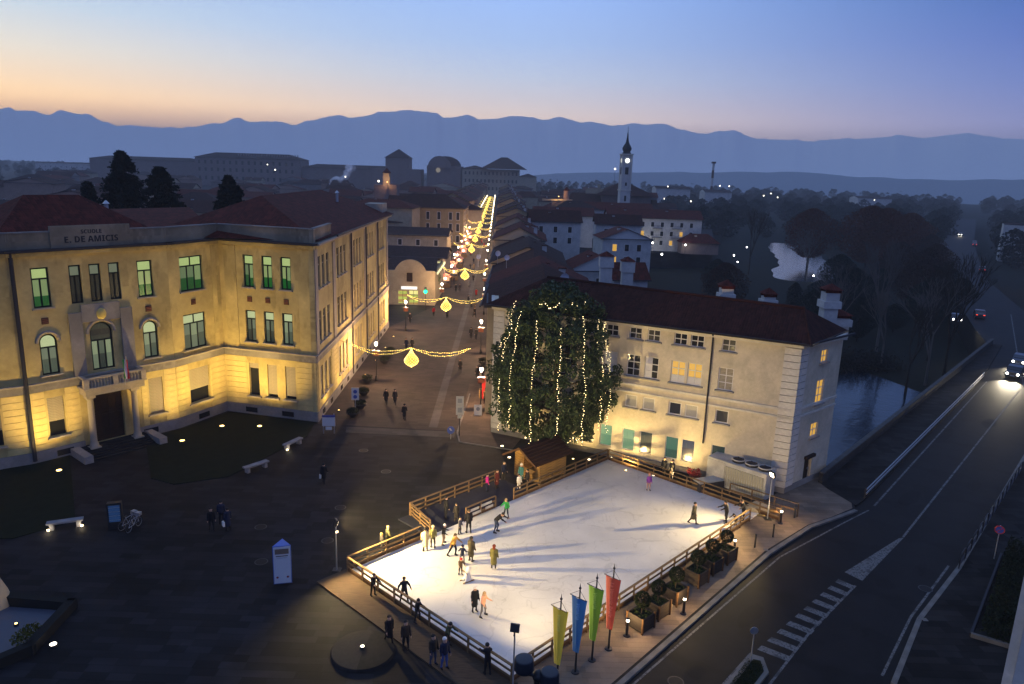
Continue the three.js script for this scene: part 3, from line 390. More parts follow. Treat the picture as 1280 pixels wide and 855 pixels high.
  P('soffit', tris([...quad(q(-o, o, eave), q(FF.L + o, o, eave), q(FF.L, -0.4, eave), q(0, -0.4, eave)), ...quad(e1, bE, [27, eave, -61], [22, eave, -56.6]).map((t) => t.map(([x, , z]) => [x, eave, z]))]), M.quoin, rf);
  P('back_wall', muv(polyGeo([[-1.4, -68.4], [22.3, -56.4], [27.2, -60.6], [26, -61.4], [2, -75], [-1.6, -73]], 11.6, 12.3)), M.dim);
  P('back_wall', frame([27.4, -60.5], [20, -63.6]).g(wallGeo(8, 0, 12.4, [], 0.3)), M.white);
  const chim = (x, z, y0, h, w) => { const c = P('chimney', boxb(w, h, w, x, y0, z), M.pale, rf); P('chimney', boxb(w + 0.35, 0.6, w + 0.35, x, y0 + h * 0.62, z), M.pale, rf); P('chimney_cap', merge([boxb(w + 0.15, 0.3, 0.1, x, y0 + h, z - w / 2), boxb(w + 0.15, 0.3, 0.1, x, y0 + h, z + w / 2), muv(new THREE.ConeGeometry(w * 0.95, 0.5, 4).rotateY(Math.PI / 4).translate(x, y0 + h + 0.5, z))]), M.roof, rf); };
  chim(27, -62.2, 12.2, 3.5, 1.15); chim(18.4, -63.2, 12.8, 2.8, 1.0); chim(21.9, -62.6, 12.8, 2.3, 0.95); chim(28.4, -63.2, 11.5, 1.9, 1.4);
}
// ground spotlights in front of the white building that wash its wall
function groundSpot(name, label, p, aim, power, color, cone, group, spread = 0.14) {
  const t = thing(name, label, 'floodlight', p, 0, group);
  mesh('housing', cyl(spread + 0.06, spread + 0.04, 0.12, 0, 0, 0, 14), M.iron, t);
  mesh('lamp_glass', cyl(spread, spread, 0.03, 0, 0.11, 0, 14), glow(color[0] * 6, color[1] * 6, color[2] * 6, 1), t);
  const l = new THREE.SpotLight(new THREE.Color().setRGB(...color), power, 0, cone, 0.9, 2); l.position.set(p[0], p[1] + 0.2, p[2]); l.target.position.set(...aim); l.castShadow = true; l.shadow.radius = 5; l.name = name + '_lamp'; scene.add(l, l.target);
  return t;
}
const WARM = [1, 0.66, 0.2], FLOODC = [1, 0.72, 0.31];
{
  const FF = frame(WL, WR);
  [[4.6, 'hidden below the magnolia', 60], [9.6, 'beside the magnolia trunk', 120], [14.5, 'under the mint lit windows', 170], [18.6, 'behind the back rink fence', 150]].forEach(([s, w, pw]) => groundSpot('wall_floodlight', `small round ground floodlight washing the white building, ${w}`, FF.at(s, 0.01, 2.5), FF.at(s, 5.0, 0), pw * 0.8, [1, 0.7, 0.26], 1.2, 'ground floodlights along the white building', 0.09));
}
// ---------------------------------------------------------------- the rink
const RO = [-9.8, -41.7], RU = [0.6865, -0.7271], RV = [0.7271, 0.6865], RLEN = 27.2, RWID = 14.2;
const R = (s, t, y = 0) => [RO[0] + RU[0] * s + RV[0] * t, y, RO[1] + RU[1] * s + RV[1] * t];
const R2 = (s, t) => { const p = R(s, t); return [p[0], p[2]]; };
{
  const F = frame(R2(0, RWID), R2(RLEN, RWID));
  struct('ice', muv(polyGeo([R2(0, 0), R2(0, RWID), R2(RLEN, RWID), R2(RLEN, 0)], 0.02, 0.12)), M.ice, 'large white rectangle of ice lit by floodlights');
  struct('rink_deck', muv(polyGeo([R2(-2.1, -0.3), R2(-2.1, RWID + 0.3), R2(-0.02, RWID + 0.3), R2(-0.02, -0.3)], 0.004, 0.1)), M.deck, 'dark board walkway along the short side of the rink');
  struct('rink_deck', muv(polyGeo([R2(6.6, -3.5), R2(6.6, -0.02), R2(17.2, -0.02), R2(17.2, -3.5)], 0.004, 0.1)), std(0.03, 0.033, 0.05, 0.8, { map: T.grain }), 'dark rubber floor of the skate changing area');
}
const MR = std(0.3, 0.19, 0.09, 0.7, { map: T.wood });
function fence(label, a, b, o = {}) {                        // posts and rails, each its own piece
  const { h = 1.05, step = 1.55, rails = [0.35, 0.7], cap = true, board = true, mat = MR, boardMat = M.woodDark } = o;
  const F = frame(a, b), t = thing('rink_fence', label, 'fence', [(a[0] + b[0]) / 2, 0, (a[1] + b[1]) / 2], 0, 'wooden fences round the ice rink');
  const P = (n, g, m) => mesh(n, g.translate(-t.position.x, 0, -t.position.z), m, t);
  const n = Math.max(1, Math.round(F.L / step)), w = F.L / n;
  for (let k = 0; k <= n; k++) P('post', F.g(boxb(0.09, h - 0.02, 0.09, k * w, 0.01, 0)), mat);
  for (let k = 0; k < n; k++) {
    for (const y of rails) P('rail', F.g(box(w - 0.1, 0.13, 0.035, (k + 0.5) * w, y + 0.02 * (rnd() - 0.5), 0.012)), mat);
    if (cap) P('handrail', F.g(box(w - 0.006, 0.05, 0.15, (k + 0.5) * w, h + 0.015, 0)), mat);
    if (board) P('kick_board', F.g(boxb(w - 0.1, 0.2, 0.03, (k + 0.5) * w, 0.1, 0)), boardMat);
  }
  return t;
}
fence('wooden rink fence at the left corner, beside the plaza', R2(0, -0.05), R2(5.9, -0.05));
fence('short wooden rink fence carrying white banner strips by the changing area', R2(10.1, -0.05), R2(13.1, -0.05));
fence('wooden rink fence running past the wooden hut', R2(15.1, -0.05), R2(RLEN, -0.05));
fence('wooden rink fence along the back, below the white building', R2(RLEN + 0.05, 0), R2(RLEN + 0.05, RWID + 1.6));
fence('dark wooden rink fence with pale handrail, nearest the round stone step', R2(-0.05, RWID + 0.05), R2(-0.05, 0));
fence('wooden rink fence along the road side, behind flags and topiary', R2(0, RWID + 0.05), R2(RLEN - 1.6, RWID + 0.05));
fence('outer wooden fence of the changing area facing the plaza', R2(7.6, -3.4), R2(16.4, -3.4), { board: false });
fence('short wooden fence closing the left end of the changing area', R2(6.9, -0.3), R2(7.6, -3.3), { board: false, rails: [0.25, 0.5, 0.78] });
fence('outer wooden rail on the pavement beside the right rink corner', R2(RLEN + 1.5, RWID - 3.2), R2(RLEN + 1.9, RWID + 2.2), { board: false, rails: [0.5] });
{ // printed strips tied to the short fence
  const F = frame(R2(10.2, 0.06), R2(13, 0.06));
  const t = thing('banner_strip', 'torn white banner strip tied to the short rink fence', 'banner', R(11.6, 0.06));
  for (const [s, y, w] of [[0.6, 0.72, 1.0], [1.9, 0.76, 1.1], [0.8, 0.38, 1.1], [2.2, 0.42, 0.8]]) mesh('sheet', F.g(box(w, 0.2, 0.012, s, y, -0.06)).translate(-t.position.x, 0, -t.position.z), M.paintW, t);
}
// floodlights on poles
function poleFlood(label, p, h, aim, power, cone) {
  const t = thing('pole_floodlight', label, 'floodlight', p, 0, 'floodlights on poles round the rink');
  mesh('base_plate', boxb(0.5, 0.06, 0.5), M.iron, t); mesh('pole', cyl(0.045, 0.04, h - 0.2, 0, 0.05, 0, 8), M.steel, t);
  const y = Math.atan2(aim[0] - p[0], aim[2] - p[2]);
  const hd = mesh('head', box(0.44, 0.4, 0.14, 0, 0, 0), M.iron, t, [0, h, 0], y); hd.rotation.order = 'YXZ'; hd.rotation.x = 0.3;
  mesh('lamp_glass', box(0.36, 0.32, 0.02, 0, 0, 0.08), glow(9, 7.4, 4.8, 1), hd); mesh('bracket', box(0.06, 0.3, 0.06, 0, -0.24, -0.02), M.iron, hd);
  const l = new THREE.SpotLight(new THREE.Color().setRGB(...FLOODC), power, 0, cone, 0.55, 2), k = 0.16; l.position.set(p[0] + Math.sin(y) * k, h - 0.06, p[2] + Math.cos(y) * k); l.target.position.set(...aim); l.penumbra = 1; l.castShadow = true; l.shadow.radius = 4; l.name = 'rink_lamp'; scene.add(l, l.target);
}
poleFlood('black floodlight on a thin pole at the left rink corner', R(-0.4, -0.7), 3.3, R(26, 8, 3.2), 1550, 1.28);
poleFlood('lit floodlight on a pole beside the white chiller unit', R(RLEN - 0.2, RWID + 0.8), 3.6, R(4, 5.5, 0.5), 800, 0.95);
poleFlood('square black floodlight seen from behind at the nearest rink corner', R(-0.15, RWID + 0.25), 3.3, R(20, 3, 2.6), 460, 0.9);
{ // second head of the left corner pole, turned to the walkway outside the rink
  const p = R(-0.4, -0.7), l = new THREE.SpotLight(new THREE.Color().setRGB(...FLOODC), 320, 0, 1.1, 0.5, 2); l.position.set(p[0] + 0.12, 2.7, p[2] + 0.14); l.target.position.set(-5.6, 0, -35); l.castShadow = true; l.shadow.radius = 3; l.name = 'walkway_lamp'; scene.add(l, l.target);
  const t = thing('walkway_floodlight', 'small second floodlight low on the left corner pole', 'floodlight', [p[0] + 0.06, 2.62, p[2] + 0.06], 0.55); mesh('head', boxb(0.2, 0.18, 0.1), M.iron, t); mesh('lamp_glass', boxb(0.16, 0.14, 0.02, 0, 0.02, 0.06), glow(3, 2.4, 1.5, 1), t); mesh('bracket', boxb(0.05, 0.05, 0.1, -0.03, 0.06, -0.06), M.iron, t);
}
// ---------------------------------------------------------------- chiller, hut, tree
{
  const t = thing('chiller_unit', 'large white chiller unit with three round fans behind the rink', 'chiller', [18.9, 0, -55.1]);
  const F = frame([16.5, -57.3], [20.2, -53.7]), P = (n, g, m, par) => mesh(n, g.translate(-18.9, 0, 55.1), m, par ?? t), W = std(0.6, 0.58, 0.52, 0.6, { map: T.grain });
  P('casing', F.g(boxb(F.L, 2.2, 1.7, F.L / 2, 0.2, -0.9)), W); P('skid', F.g(boxb(F.L - 0.1, 0.2, 1.6, F.L / 2, 0.0, -0.9)), M.iron);
  P('side_panel', F.g(boxb(1.5, 1.9, 0.05, 0.85, 0.35, -0.03)), W);
  const gr = P('grille', F.g(boxb(3.3, 1.6, 0.05, 3.3, 0.45, -0.03)), std(0.34, 0.32, 0.24, 0.7)); for (let k = 0; k < 16; k++) P('grille_bar', F.g(boxb(0.03, 1.6, 0.04, 1.75 + k * 0.207, 0.45, 0.01)), W, gr);
  for (let k = 0; k < 3; k++) { const p = F.at(2.3 + k * 1.15, 2.4, -0.9); const f = P('fan', cyl(0.5, 0.5, 0.22, p[0], p[1], p[2], 20), M.iron); P('fan_ring', new THREE.TorusGeometry(0.5, 0.05, 6, 22).rotateX(Math.PI / 2).translate(p[0], p[1] + 0.22, p[2]), W, f); for (let q = 0; q < 5; q++) P('fan_blade', box(0.42, 0.015, 0.16, 0.24, 0, 0).rotateX(0.3).rotateY(q * 1.257).translate(p[0], p[1] + 0.24, p[2]), M.gutter, f); }
}
{
  const a = R2(18.7, -3.4), F = frame(R2(18.7, -3.4), R2(18.7, -0.6)), b = R(20.3, -2.0);   // front gable faces back along -u
  const t = thing('wooden_hut', 'orange wooden hut with brown pitched roof beside the rink', 'hut', [b[0], 0, b[2]]);
  const P = (n, g, m, par) => mesh(n, g.translate(-b[0], 0, -b[2]), m, par ?? t), l = 3.3, w = 2.8;
  const planks = (F, L, n, y0, y1, nm = 'plank') => { const hh = (y1 - y0) / n; for (let k = 0; k < n; k++) P(nm, F.g(boxb(L, hh - 0.012, 0.05, L / 2, y0 + k * hh, 0)), M.hut); };
  const FFr = frame(R2(18.7, -3.4), R2(18.7, -0.6)), FRt = frame(R2(18.7, -0.6), R2(22.0, -0.6)), FBk = frame(R2(22, -0.6), R2(22, -3.4)), FLt = frame(R2(22, -3.4), R2(18.7, -3.4));
  planks(frame(R2(18.7, -3.4), R2(18.7, -2.5)), 0.9, 9, 0.1, 2.1); planks(frame(R2(18.7, -1.05), R2(18.7, -0.6)), 0.45, 9, 0.1, 2.1); planks(frame(R2(18.7, -2.5), R2(18.7, -1.05)), 1.45, 4, 0.1, 1.0); planks(FRt, l, 9, 0.1, 2.1); planks(FBk, w, 9, 0.1, 2.1); planks(FLt, l, 9, 0.1, 2.1);
  P('floor', muv(polyGeo([R2(18.7, -3.4), R2(18.7, -0.6), R2(22, -0.6), R2(22, -3.4)], 0.02, 0.1)), M.woodDark); P('counter', frame(R2(18.45, -2.5), R2(18.45, -1.05)).g(boxb(1.45, 0.06, 0.6, 0.72, 1.0, 0)), M.hut);
  P('post', boxb(0.12, 2.1, 0.12, ...R(18.75, -2.5, 0.1)), M.hut); P('gable', tris([[R(18.7, -3.4, 2.1), R(18.7, -0.6, 2.1), R(18.7, -2, 3.0)]]), M.hut);
  const e = 0.45, r = (s, t, y) => R(s, t, y), y0 = 1.98, y1 = 3.06;
  const rf = P('roof', muv(tris([...quad(r(17.7, -0.6 + e, y0), r(22.4, -0.6 + e, y0), r(22.4, -2, y1), r(17.7, -2, y1)), ...quad(r(22.4, -3.4 - e, y0), r(17.7, -3.4 - e, y0), r(17.7, -2, y1), r(22.4, -2, y1))])), M.hutRoof);
  for (let k = 0; k < 7; k++) for (const sd of [0, 1]) { const q = (k + 0.5) / 7, tt = sd ? lerp(-3.4 - e, -2, q) : lerp(-0.6 + e, -2, q), y = lerp(y0, y1, q) + 0.03; P('roof_board', bar(R(17.68, tt, y), R(22.42, tt, y), 0.245, 0.04), M.hutRoof, rf); }
  for (const tt of [-0.6 + e, -3.4 - e]) P('barge_board', bar(R(17.66, tt, y0), R(17.66, -2, y1), 0.05, 0.16), M.woodDark, rf);
  const bl = mesh('bulb', ball(0.07, 0, 0, 0, 10), glow(8, 5.5, 2.4, 1), t, [R(19.2, -2)[0] - b[0], 2.2, R(19.2, -2)[2] - b[2]]); bl.name = 'lamp_bulb';
  const pl = new THREE.PointLight(new THREE.Color().setRGB(1, 0.72, 0.36), 7, 0, 2); pl.position.set(R(19.2, -2)[0], 2.2, R(19.2, -2)[2]); pl.castShadow = true; pl.shadow.radius = 3; scene.add(pl);
}
// leaf crowns
function leaves(n, place, size, o = {}) {
  const pos = [], col = [], { tone = [0.03, 0.05, 0.018], vary = 0.5, warm = 0 } = o;
  for (let i = 0; i < n; i++) {
    const p = place(); if (!p) continue;
    const s = size * rr(0.6, 1.3), q = new THREE.Quaternion().setFromEuler(new THREE.Euler(rr(-1.2, 1.2), rr(0, 6.3), rr(-1.2, 1.2)));
    const v = [[-0.5, 0, 0], [0, 0.12, -0.26], [0.5, -0.04, 0], [0, 0.12, 0.26]].map((a) => V(a[0] * s, a[1] * s, a[2] * s).applyQuaternion(q).add(p));
    const k = 1 - vary / 2 + vary * rnd(), c = [tone[0] * k * (1 + warm * rnd()), tone[1] * k, tone[2] * k];
    for (const t of [0, 1, 2, 0, 2, 3]) { pos.push(v[t].x, v[t].y, v[t].z); col.push(...c); }
  }
  const g = new THREE.BufferGeometry(); g.setAttribute('position', new THREE.Float32BufferAttribute(pos, 3)); g.setAttribute('color', new THREE.Float32BufferAttribute(col, 3)); g.computeVertexNormals(); return g;
}
const leafM = new THREE.MeshPhysicalMaterial({ vertexColors: true, roughness: 0.5, specularIntensity: 0.6 }), leafDull = new THREE.MeshPhysicalMaterial({ vertexColors: true, roughness: 0.95, specularIntensity: 0.15 });
function limbs(base, h, n, spread, r, up = 0.5) {              // trunk with side limbs
  const g = [rod([0, 0, 0], [0.1, h * 0.55, 0.05], r, r * 0.7, 9), rod([0.1, h * 0.55, 0.05], [0, h * 0.97, 0], r * 0.7, r * 0.15, 7)];
  for (let i = 0; i < n; i++) { const y = h * rr(0.18, 0.8), a = rr(0, 6.28), l = spread * rr(0.5, 1) * (1 - 0.5 * y / h), k = r * 0.32; const m = [Math.cos(a) * l * 0.5, y + l * up * 0.35, Math.sin(a) * l * 0.5]; g.push(rod([0, y, 0], m, k, k * 0.7, 5), rod(m, [Math.cos(a) * l, y + l * up, Math.sin(a) * l], k * 0.7, k * 0.2, 5)); }
  return merge(g);
}
const MAG = [3.9, 0, -62.4];
let magR;
{
  const t = thing('magnolia_tree', 'big glossy evergreen magnolia hung with white light strings', 'tree', MAG);
  mesh('trunk', limbs(null, 14, 30, 5.2, 0.34, 0.35), M.bark, t);
  const prof = (y) => { const k = (y - 1.9) / 13.4; return k <= 0 || k >= 1 ? 0 : 5.5 * Math.pow(Math.sin(Math.PI * Math.pow(k, 0.9)), 0.42) * (1 - 0.1 * k); };
  magR = (y, a) => prof(y) * (0.62 + 0.72 * fbm(a * 1.9 + 20, y * 0.6, 256, 3));
  const clumps = []; for (let i = 0; i < 520; i++) { const y = rr(1.9, 15.2), a = rr(0, 6.283), q = Math.sqrt(rnd()), rad = magR(y, a) * lerp(0.5, 1.05, q); clumps.push([V(Math.cos(a) * rad, y, Math.sin(a) * rad), rr(0.3, 0.72)]); }
  const cg = leaves(44000, () => { const [c, s] = clumps[Math.floor(rnd() * clumps.length)], d = V(rr(-1, 1), rr(-1, 1), rr(-1, 1)); if (d.length() > 1) d.normalize(); return c.clone().add(d.multiplyScalar(s * 1.1)); }, 0.32, { tone: [0.034, 0.056, 0.016], vary: 0.7 });
  mesh('crown', cg, leafM, t);
}
// strings of bulbs down the magnolia
function bulbString(label, pts, n, size, colour, name = 'light_string', group, wireR = 0.008) {
  const c = new THREE.CatmullRomCurve3(pts.map((p) => V(...p))), t = thing(name, label, 'light string', pts[0], 0, group), g = [];
  for (let i = 0; i <= n; i++) { const p = c.getPointAt(i / n); g.push(new THREE.OctahedronGeometry(size * rr(0.7, 1.25), 0).translate(p.x - pts[0][0] + rr(-3, 3) * size, p.y - pts[0][1] + rr(-2, 2) * size, p.z - pts[0][2] + rr(-3, 3) * size)); }
  mesh('wire', new THREE.TubeGeometry(c, 40, wireR, 3).translate(-pts[0][0], -pts[0][1], -pts[0][2]), M.iron, t);
  const b = mesh('bulbs', merge(g), colour, t); b.userData.kind = 'stuff'; return t;
}
const bulbW = glow(8, 6.0, 2.9, 1), bulbY = glow(5.5, 4.0, 0.9, 1);
{
  const N = 13, names = ['facing the street', 'left of the street side', 'on the left flank', 'left of centre', 'just left of the middle', 'down the middle toward the square', 'just right of the middle', 'right of centre', 'on the right flank', 'far right flank', 'on the building side', 'behind toward the building', 'behind the street side'];
  for (let i = 0; i < N; i++) { const a = Math.PI * 0.5 + (i - 5) * 0.42, pts = []; let rs = 0; for (let y = 4; y < 12; y++) rs += magR(y, Math.atan2(Math.sin(a), -Math.cos(a)) + (Math.sin(a) < 0 ? 6.283 : 0)) * 1.04 / 8; for (let k = 0; k <= 9; k++) { const y = lerp(13.6 - (i % 3) * 0.5, 2.9 + (i % 2) * 0.9, k / 9), r = rs * lerp(0.84, 1.0, smooth(0, 0.5, k / 9)) + 0.12 * Math.sin(k * 1.7 + i * 2), aa = a + 0.012 * Math.sin(k * 1.3 + i); pts.push([MAG[0] - Math.cos(aa) * r, y, MAG[2] + Math.sin(aa) * r]); } bulbString(`vertical string of white bulbs on the magnolia, ${names[i]}`, pts, 52, 0.028, bulbW, 'light_string', 'light strings on the magnolia'); }
  const ring = []; for (let k = 0; k <= 16; k++) { const a = -0.2 + k / 16 * 3.6, r = magR(2.6, a) * 0.75 + 0.3; ring.push([MAG[0] - Math.cos(a) * r, 2.2 + 0.35 * Math.sin(k * 1.9), MAG[2] + Math.sin(a) * r]); } bulbString('looping string of bulbs round the lowest magnolia branches', ring, 60, 0.035, bulbW);
  const top = []; for (let k = 0; k <= 10; k++) { const a = 0.9 + k / 10 * 1.6; top.push([MAG[0] - Math.cos(a) * 2.6, 14.1 + 0.3 * Math.sin(k * 2), MAG[2] + Math.sin(a) * 2.6]); } bulbString('tangled string of bulbs near the magnolia top', top, 26, 0.035, bulbW);
}
// ---------------------------------------------------------------- flags, topiary, bollards beside the rink
const fontS = await new FontLoader().loadAsync('fonts/droid/droid_sans_regular.typeface.json');
function flagBanner(colour, label, [x, z], rgb, word) {
  const t = thing('flag_banner', label, 'banner', [x, 0, z], -0.7, 'tapered flag banners by the rink');
  mesh('base_plate', cyl(0.22, 0.2, 0.06, 0, 0, 0, 12), M.iron, t); mesh('pole', cyl(0.06, 0.035, 4.7, 0, 0.05, 0, 10), M.iron, t);
  mesh('finial', merge([ball(0.07, 0, 4.82, 0, 8), cyl(0.03, 0.005, 0.25, 0, 4.85, 0, 6)]), M.iron, t);
  mesh('crossbar', merge([rod([-0.5, 4.35, 0.14], [0.5, 4.35, 0.14], 0.018), rod([-0.5, 4.35, 0.14], [0, 4.7, 0], 0.01), rod([0.5, 4.35, 0.14], [0, 4.7, 0], 0.01), rod([0, 4.35, 0.14], [0, 4.35, 0], 0.018)]), M.iron, t);
  // the cloth tapers downward and billows round the pole
  const g = new THREE.PlaneGeometry(1, 1, 14, 24), p = g.attributes.position;
  for (let i = 0; i < p.count; i++) { const u = p.getX(i), v = p.getY(i) + 0.5, w = lerp(0.4, 0.94, v); p.setXYZ(i, u * w, 1.28 + v * 3.05, 0.14 + (0.16 * Math.cos(u * 3.0) - 0.13) * (0.4 + 0.6 * v) + 0.02 * Math.sin(u * 17 + v * 2) * (1 - v * 0.6)); }
  g.computeVertexNormals();
  const f = mesh('cloth', g, new THREE.MeshPhysicalMaterial({ color: new THREE.Color().setRGB(...rgb), roughness: 0.9, transmission: 0.45, thickness: 0, side: THREE.DoubleSide }), t);
  const tg = new TextGeometry(word, { font: fontS, size: 0.2, depth: 0.006, curveSegments: 3 }); tg.computeBoundingBox(); tg.translate(0, -0.1, 0).rotateZ(-Math.PI / 2).translate(0.08, 4.1, 0.2);
  mesh('lettering', tg, std(Math.min(0.8, rgb[0] * 1.4 + 0.12), Math.min(0.8, rgb[1] * 1.4 + 0.12), Math.min(0.8, rgb[2] * 1.4 + 0.12), 0.8), f);
}
flagBanner('yellow', 'yellow tapered flag banner nearest the rink corner', [2.8, -31.9], [0.86, 0.68, 0.05], 'Venaria');
flagBanner('blue', 'blue tapered flag banner between the yellow and green ones', [3.8, -32.9], [0.04, 0.2, 0.52], 'Venaria');
flagBanner('green', 'lime green tapered flag banner between blue and red ones', [4.75, -33.9], [0.28, 0.56, 0.03], 'Venaria');
flagBanner('red', 'brick red tapered flag banner beside the topiary planters', [5.75, -34.9], [0.42, 0.07, 0.045], 'La Venaria Reale');
{
  const spots = [[14.7, -44.8], [13.4, -43.4], [12.1, -41.9], [10.3, -39.8], [8.95, -38.3], [7.8, -37.0]];
  const lab = ['farthest from the flags', 'second from the far end', 'third from the far end', 'beside the light bollard', 'next to last before the flags', 'nearest the red flag'];
  spots.forEach(([x, z], i) => {
    const t = thing('topiary_planter', `clipped ball topiary in square wooden box planter, ${lab[i]}`, 'planter', [x, 0.01, z], -0.82, 'topiary planters along the road side of the rink');
    for (const [w, d, px, pz] of [[1.1, 0.06, 0, 0.52], [1.1, 0.06, 0, -0.52], [0.06, 0.98, 0.52, 0], [0.06, 0.98, -0.52, 0]]) mesh('box_panel', boxb(w, 0.86, d, px, 0.06, pz), i % 2 ? std(0.06, 0.05, 0.045, 0.8, { map: T.wood }) : std(0.13, 0.1, 0.07, 0.8, { map: T.wood }), t);
    for (const sx of [-1, 1]) for (const sz of [-1, 1]) mesh('corner_post', boxb(0.1, 0.98, 0.1, sx * 0.55, 0, sz * 0.55), M.woodDark, t);
    mesh('soil', boxb(0.96, 0.7, 0.96, 0, 0.08, 0), M.earth, t); mesh('stem', rod([0, 0.7, 0], [0.03, 1.35, 0.02], 0.035), M.bark, t);
    const R0 = rr(0.42, 0.5); mesh('topiary_ball', leaves(2600, () => { const d = V(rr(-1, 1), rr(-1, 1), rr(-1, 1)); if (d.length() > 1) return null; return d.normalize().multiplyScalar(R0 * (0.72 + 0.3 * Math.sqrt(rnd()))).add(V(0.03, 1.72, 0)); }, 0.1, { tone: [0.016, 0.024, 0.01] }), leafDull, t);
    mesh('underplanting', leaves(140, () => V(rr(-0.46, 0.46), rr(0.78, 0.92), rr(-0.46, 0.46)), 0.14, { tone: [0.03, 0.045, 0.015] }), leafDull, t);
  });
  [[15.6, -45.7, 'between the farthest topiary planters and the kerb'], [10.55, -38.4, 'amid the topiary planters'], [6.9, -36.1, 'between the red flag and the topiary'], [20.4, -50.4, 'at the right rink corner']].forEach(([x, z, w]) => {
    const t = thing('bollard_light', `short black bollard with glowing white top, ${w}`, 'bollard', [x, 0.01, z], 0, 'light bollards on the rink pavement');
    mesh('foot', cyl(0.2, 0.16, 0.06), M.iron, t); mesh('post', cyl(0.08, 0.08, 0.85, 0, 0.05), M.iron, t); mesh('lamp_glass', cyl(0.085, 0.085, 0.16, 0, 0.9), glow(7, 6.2, 4.6, 1), t); mesh('cap', cyl(0.11, 0.02, 0.06, 0, 1.06), M.iron, t);
    const l = new THREE.PointLight(new THREE.Color().setRGB(1, 0.66, 0.3), 20, 0, 2); l.position.set(x, 0.99, z); l.castShadow = true; l.shadow.radius = 4; l.name = 'bollard_lamp'; scene.add(l);
  });
  for (const [x, z, w] of [[17.3, -46.6, 'left'], [19.1, -48.2, 'middle'], [21.8, -51.4, 'right']]) { const t = thing('bollard', `plain dark iron bollard on the right corner pavement, ${w} of three`, 'bollard', [x, 0.01, z], 0, 'dark bollards on the corner pavement'); mesh('post', cyl(0.06, 0.06, 0.9), M.iron, t); mesh('head', ball(0.085, 0, 0.95, 0), M.iron, t); }
  // crates, hoses and a tarpaulin heap at the right rink corner
  const h = thing('equipment_heap', 'heap of pale tarpaulin, hoses and crates at the right rink corner', 'equipment', R(RLEN + 0.7, RWID - 0.4, 0.01));
  mesh('tarpaulin', (() => { const g = new THREE.SphereGeometry(0.8, 18, 12), p = g.attributes.position; for (let i = 0; i < p.count; i++) { const k = 0.8 + 0.4 * fbm(p.getX(i) * 2 + 9, p.getZ(i) * 2 + p.getY(i) + 9, 256, 3); p.setXYZ(i, p.getX(i) * k * 1.3, Math.max(0, p.getY(i) * k * 0.8), p.getZ(i) * k); } g.computeVertexNormals(); return g; })(), std(0.5, 0.42, 0.26, 0.8, { map: T.grain }), h);
  mesh('crate', boxb(0.6, 0.4, 0.4, 1.0, 0, 0.3), M.wood, h); mesh('hose', tube([[-0.6, 0.05, 0.8], [0, 0.08, 1.1], [0.7, 0.05, 0.7], [0.3, 0.1, 0.2]], 0.05), std(0.4, 0.3, 0.1, 0.6), h);
  const b = thing('glass_case', 'grey glass-topped equipment case behind the back fence', 'case', R(RLEN + 1.2, 9.2, 0.01), 0.4); mesh('case', boxb(2.4, 0.8, 1.1), M.gutter, b); mesh('lid', boxb(2.3, 0.1, 1.0, 0, 0.8, 0), std(0.25, 0.28, 0.3, 0.15), b);
  const fl = thing('flower_urn', 'red flower urn beside the chiller unit', 'planter', [15.6, 0.01, -57.6]); mesh('urn', cyl(0.25, 0.45, 0.6), M.terracotta, fl); mesh('foliage', leaves(300, () => V(rr(-0.5, 0.5), rr(0.6, 1.05), rr(-0.5, 0.5)), 0.16, { tone: [0.25, 0.03, 0.03] }), leafDull, fl);
}
{ // small pavement lights by the hut and back fence
  const pts = [[-0.6, -63.9, 'on the dark strip left of the hut'], [2.2, -63.4, 'behind the hut roof'], [0.1, -61.2, 'by the low edge left of the hut'], [9.2, -61.9, 'at the top rink corner'], [7.2, -61.3, 'on the fence side near the top corner'], [12.4, -58.3, 'beside two people behind the back fence'], [15.6, -55.5, 'by the glass case']];
  pts.forEach(([x, z, w]) => groundSpot('pavement_light', `tiny round pavement light ${w}`, [x, 0.012, z], [x, 6, z + 0.3], 3, [1, 0.8, 0.5], 1.2, 'small round pavement lights', 0.13));
}
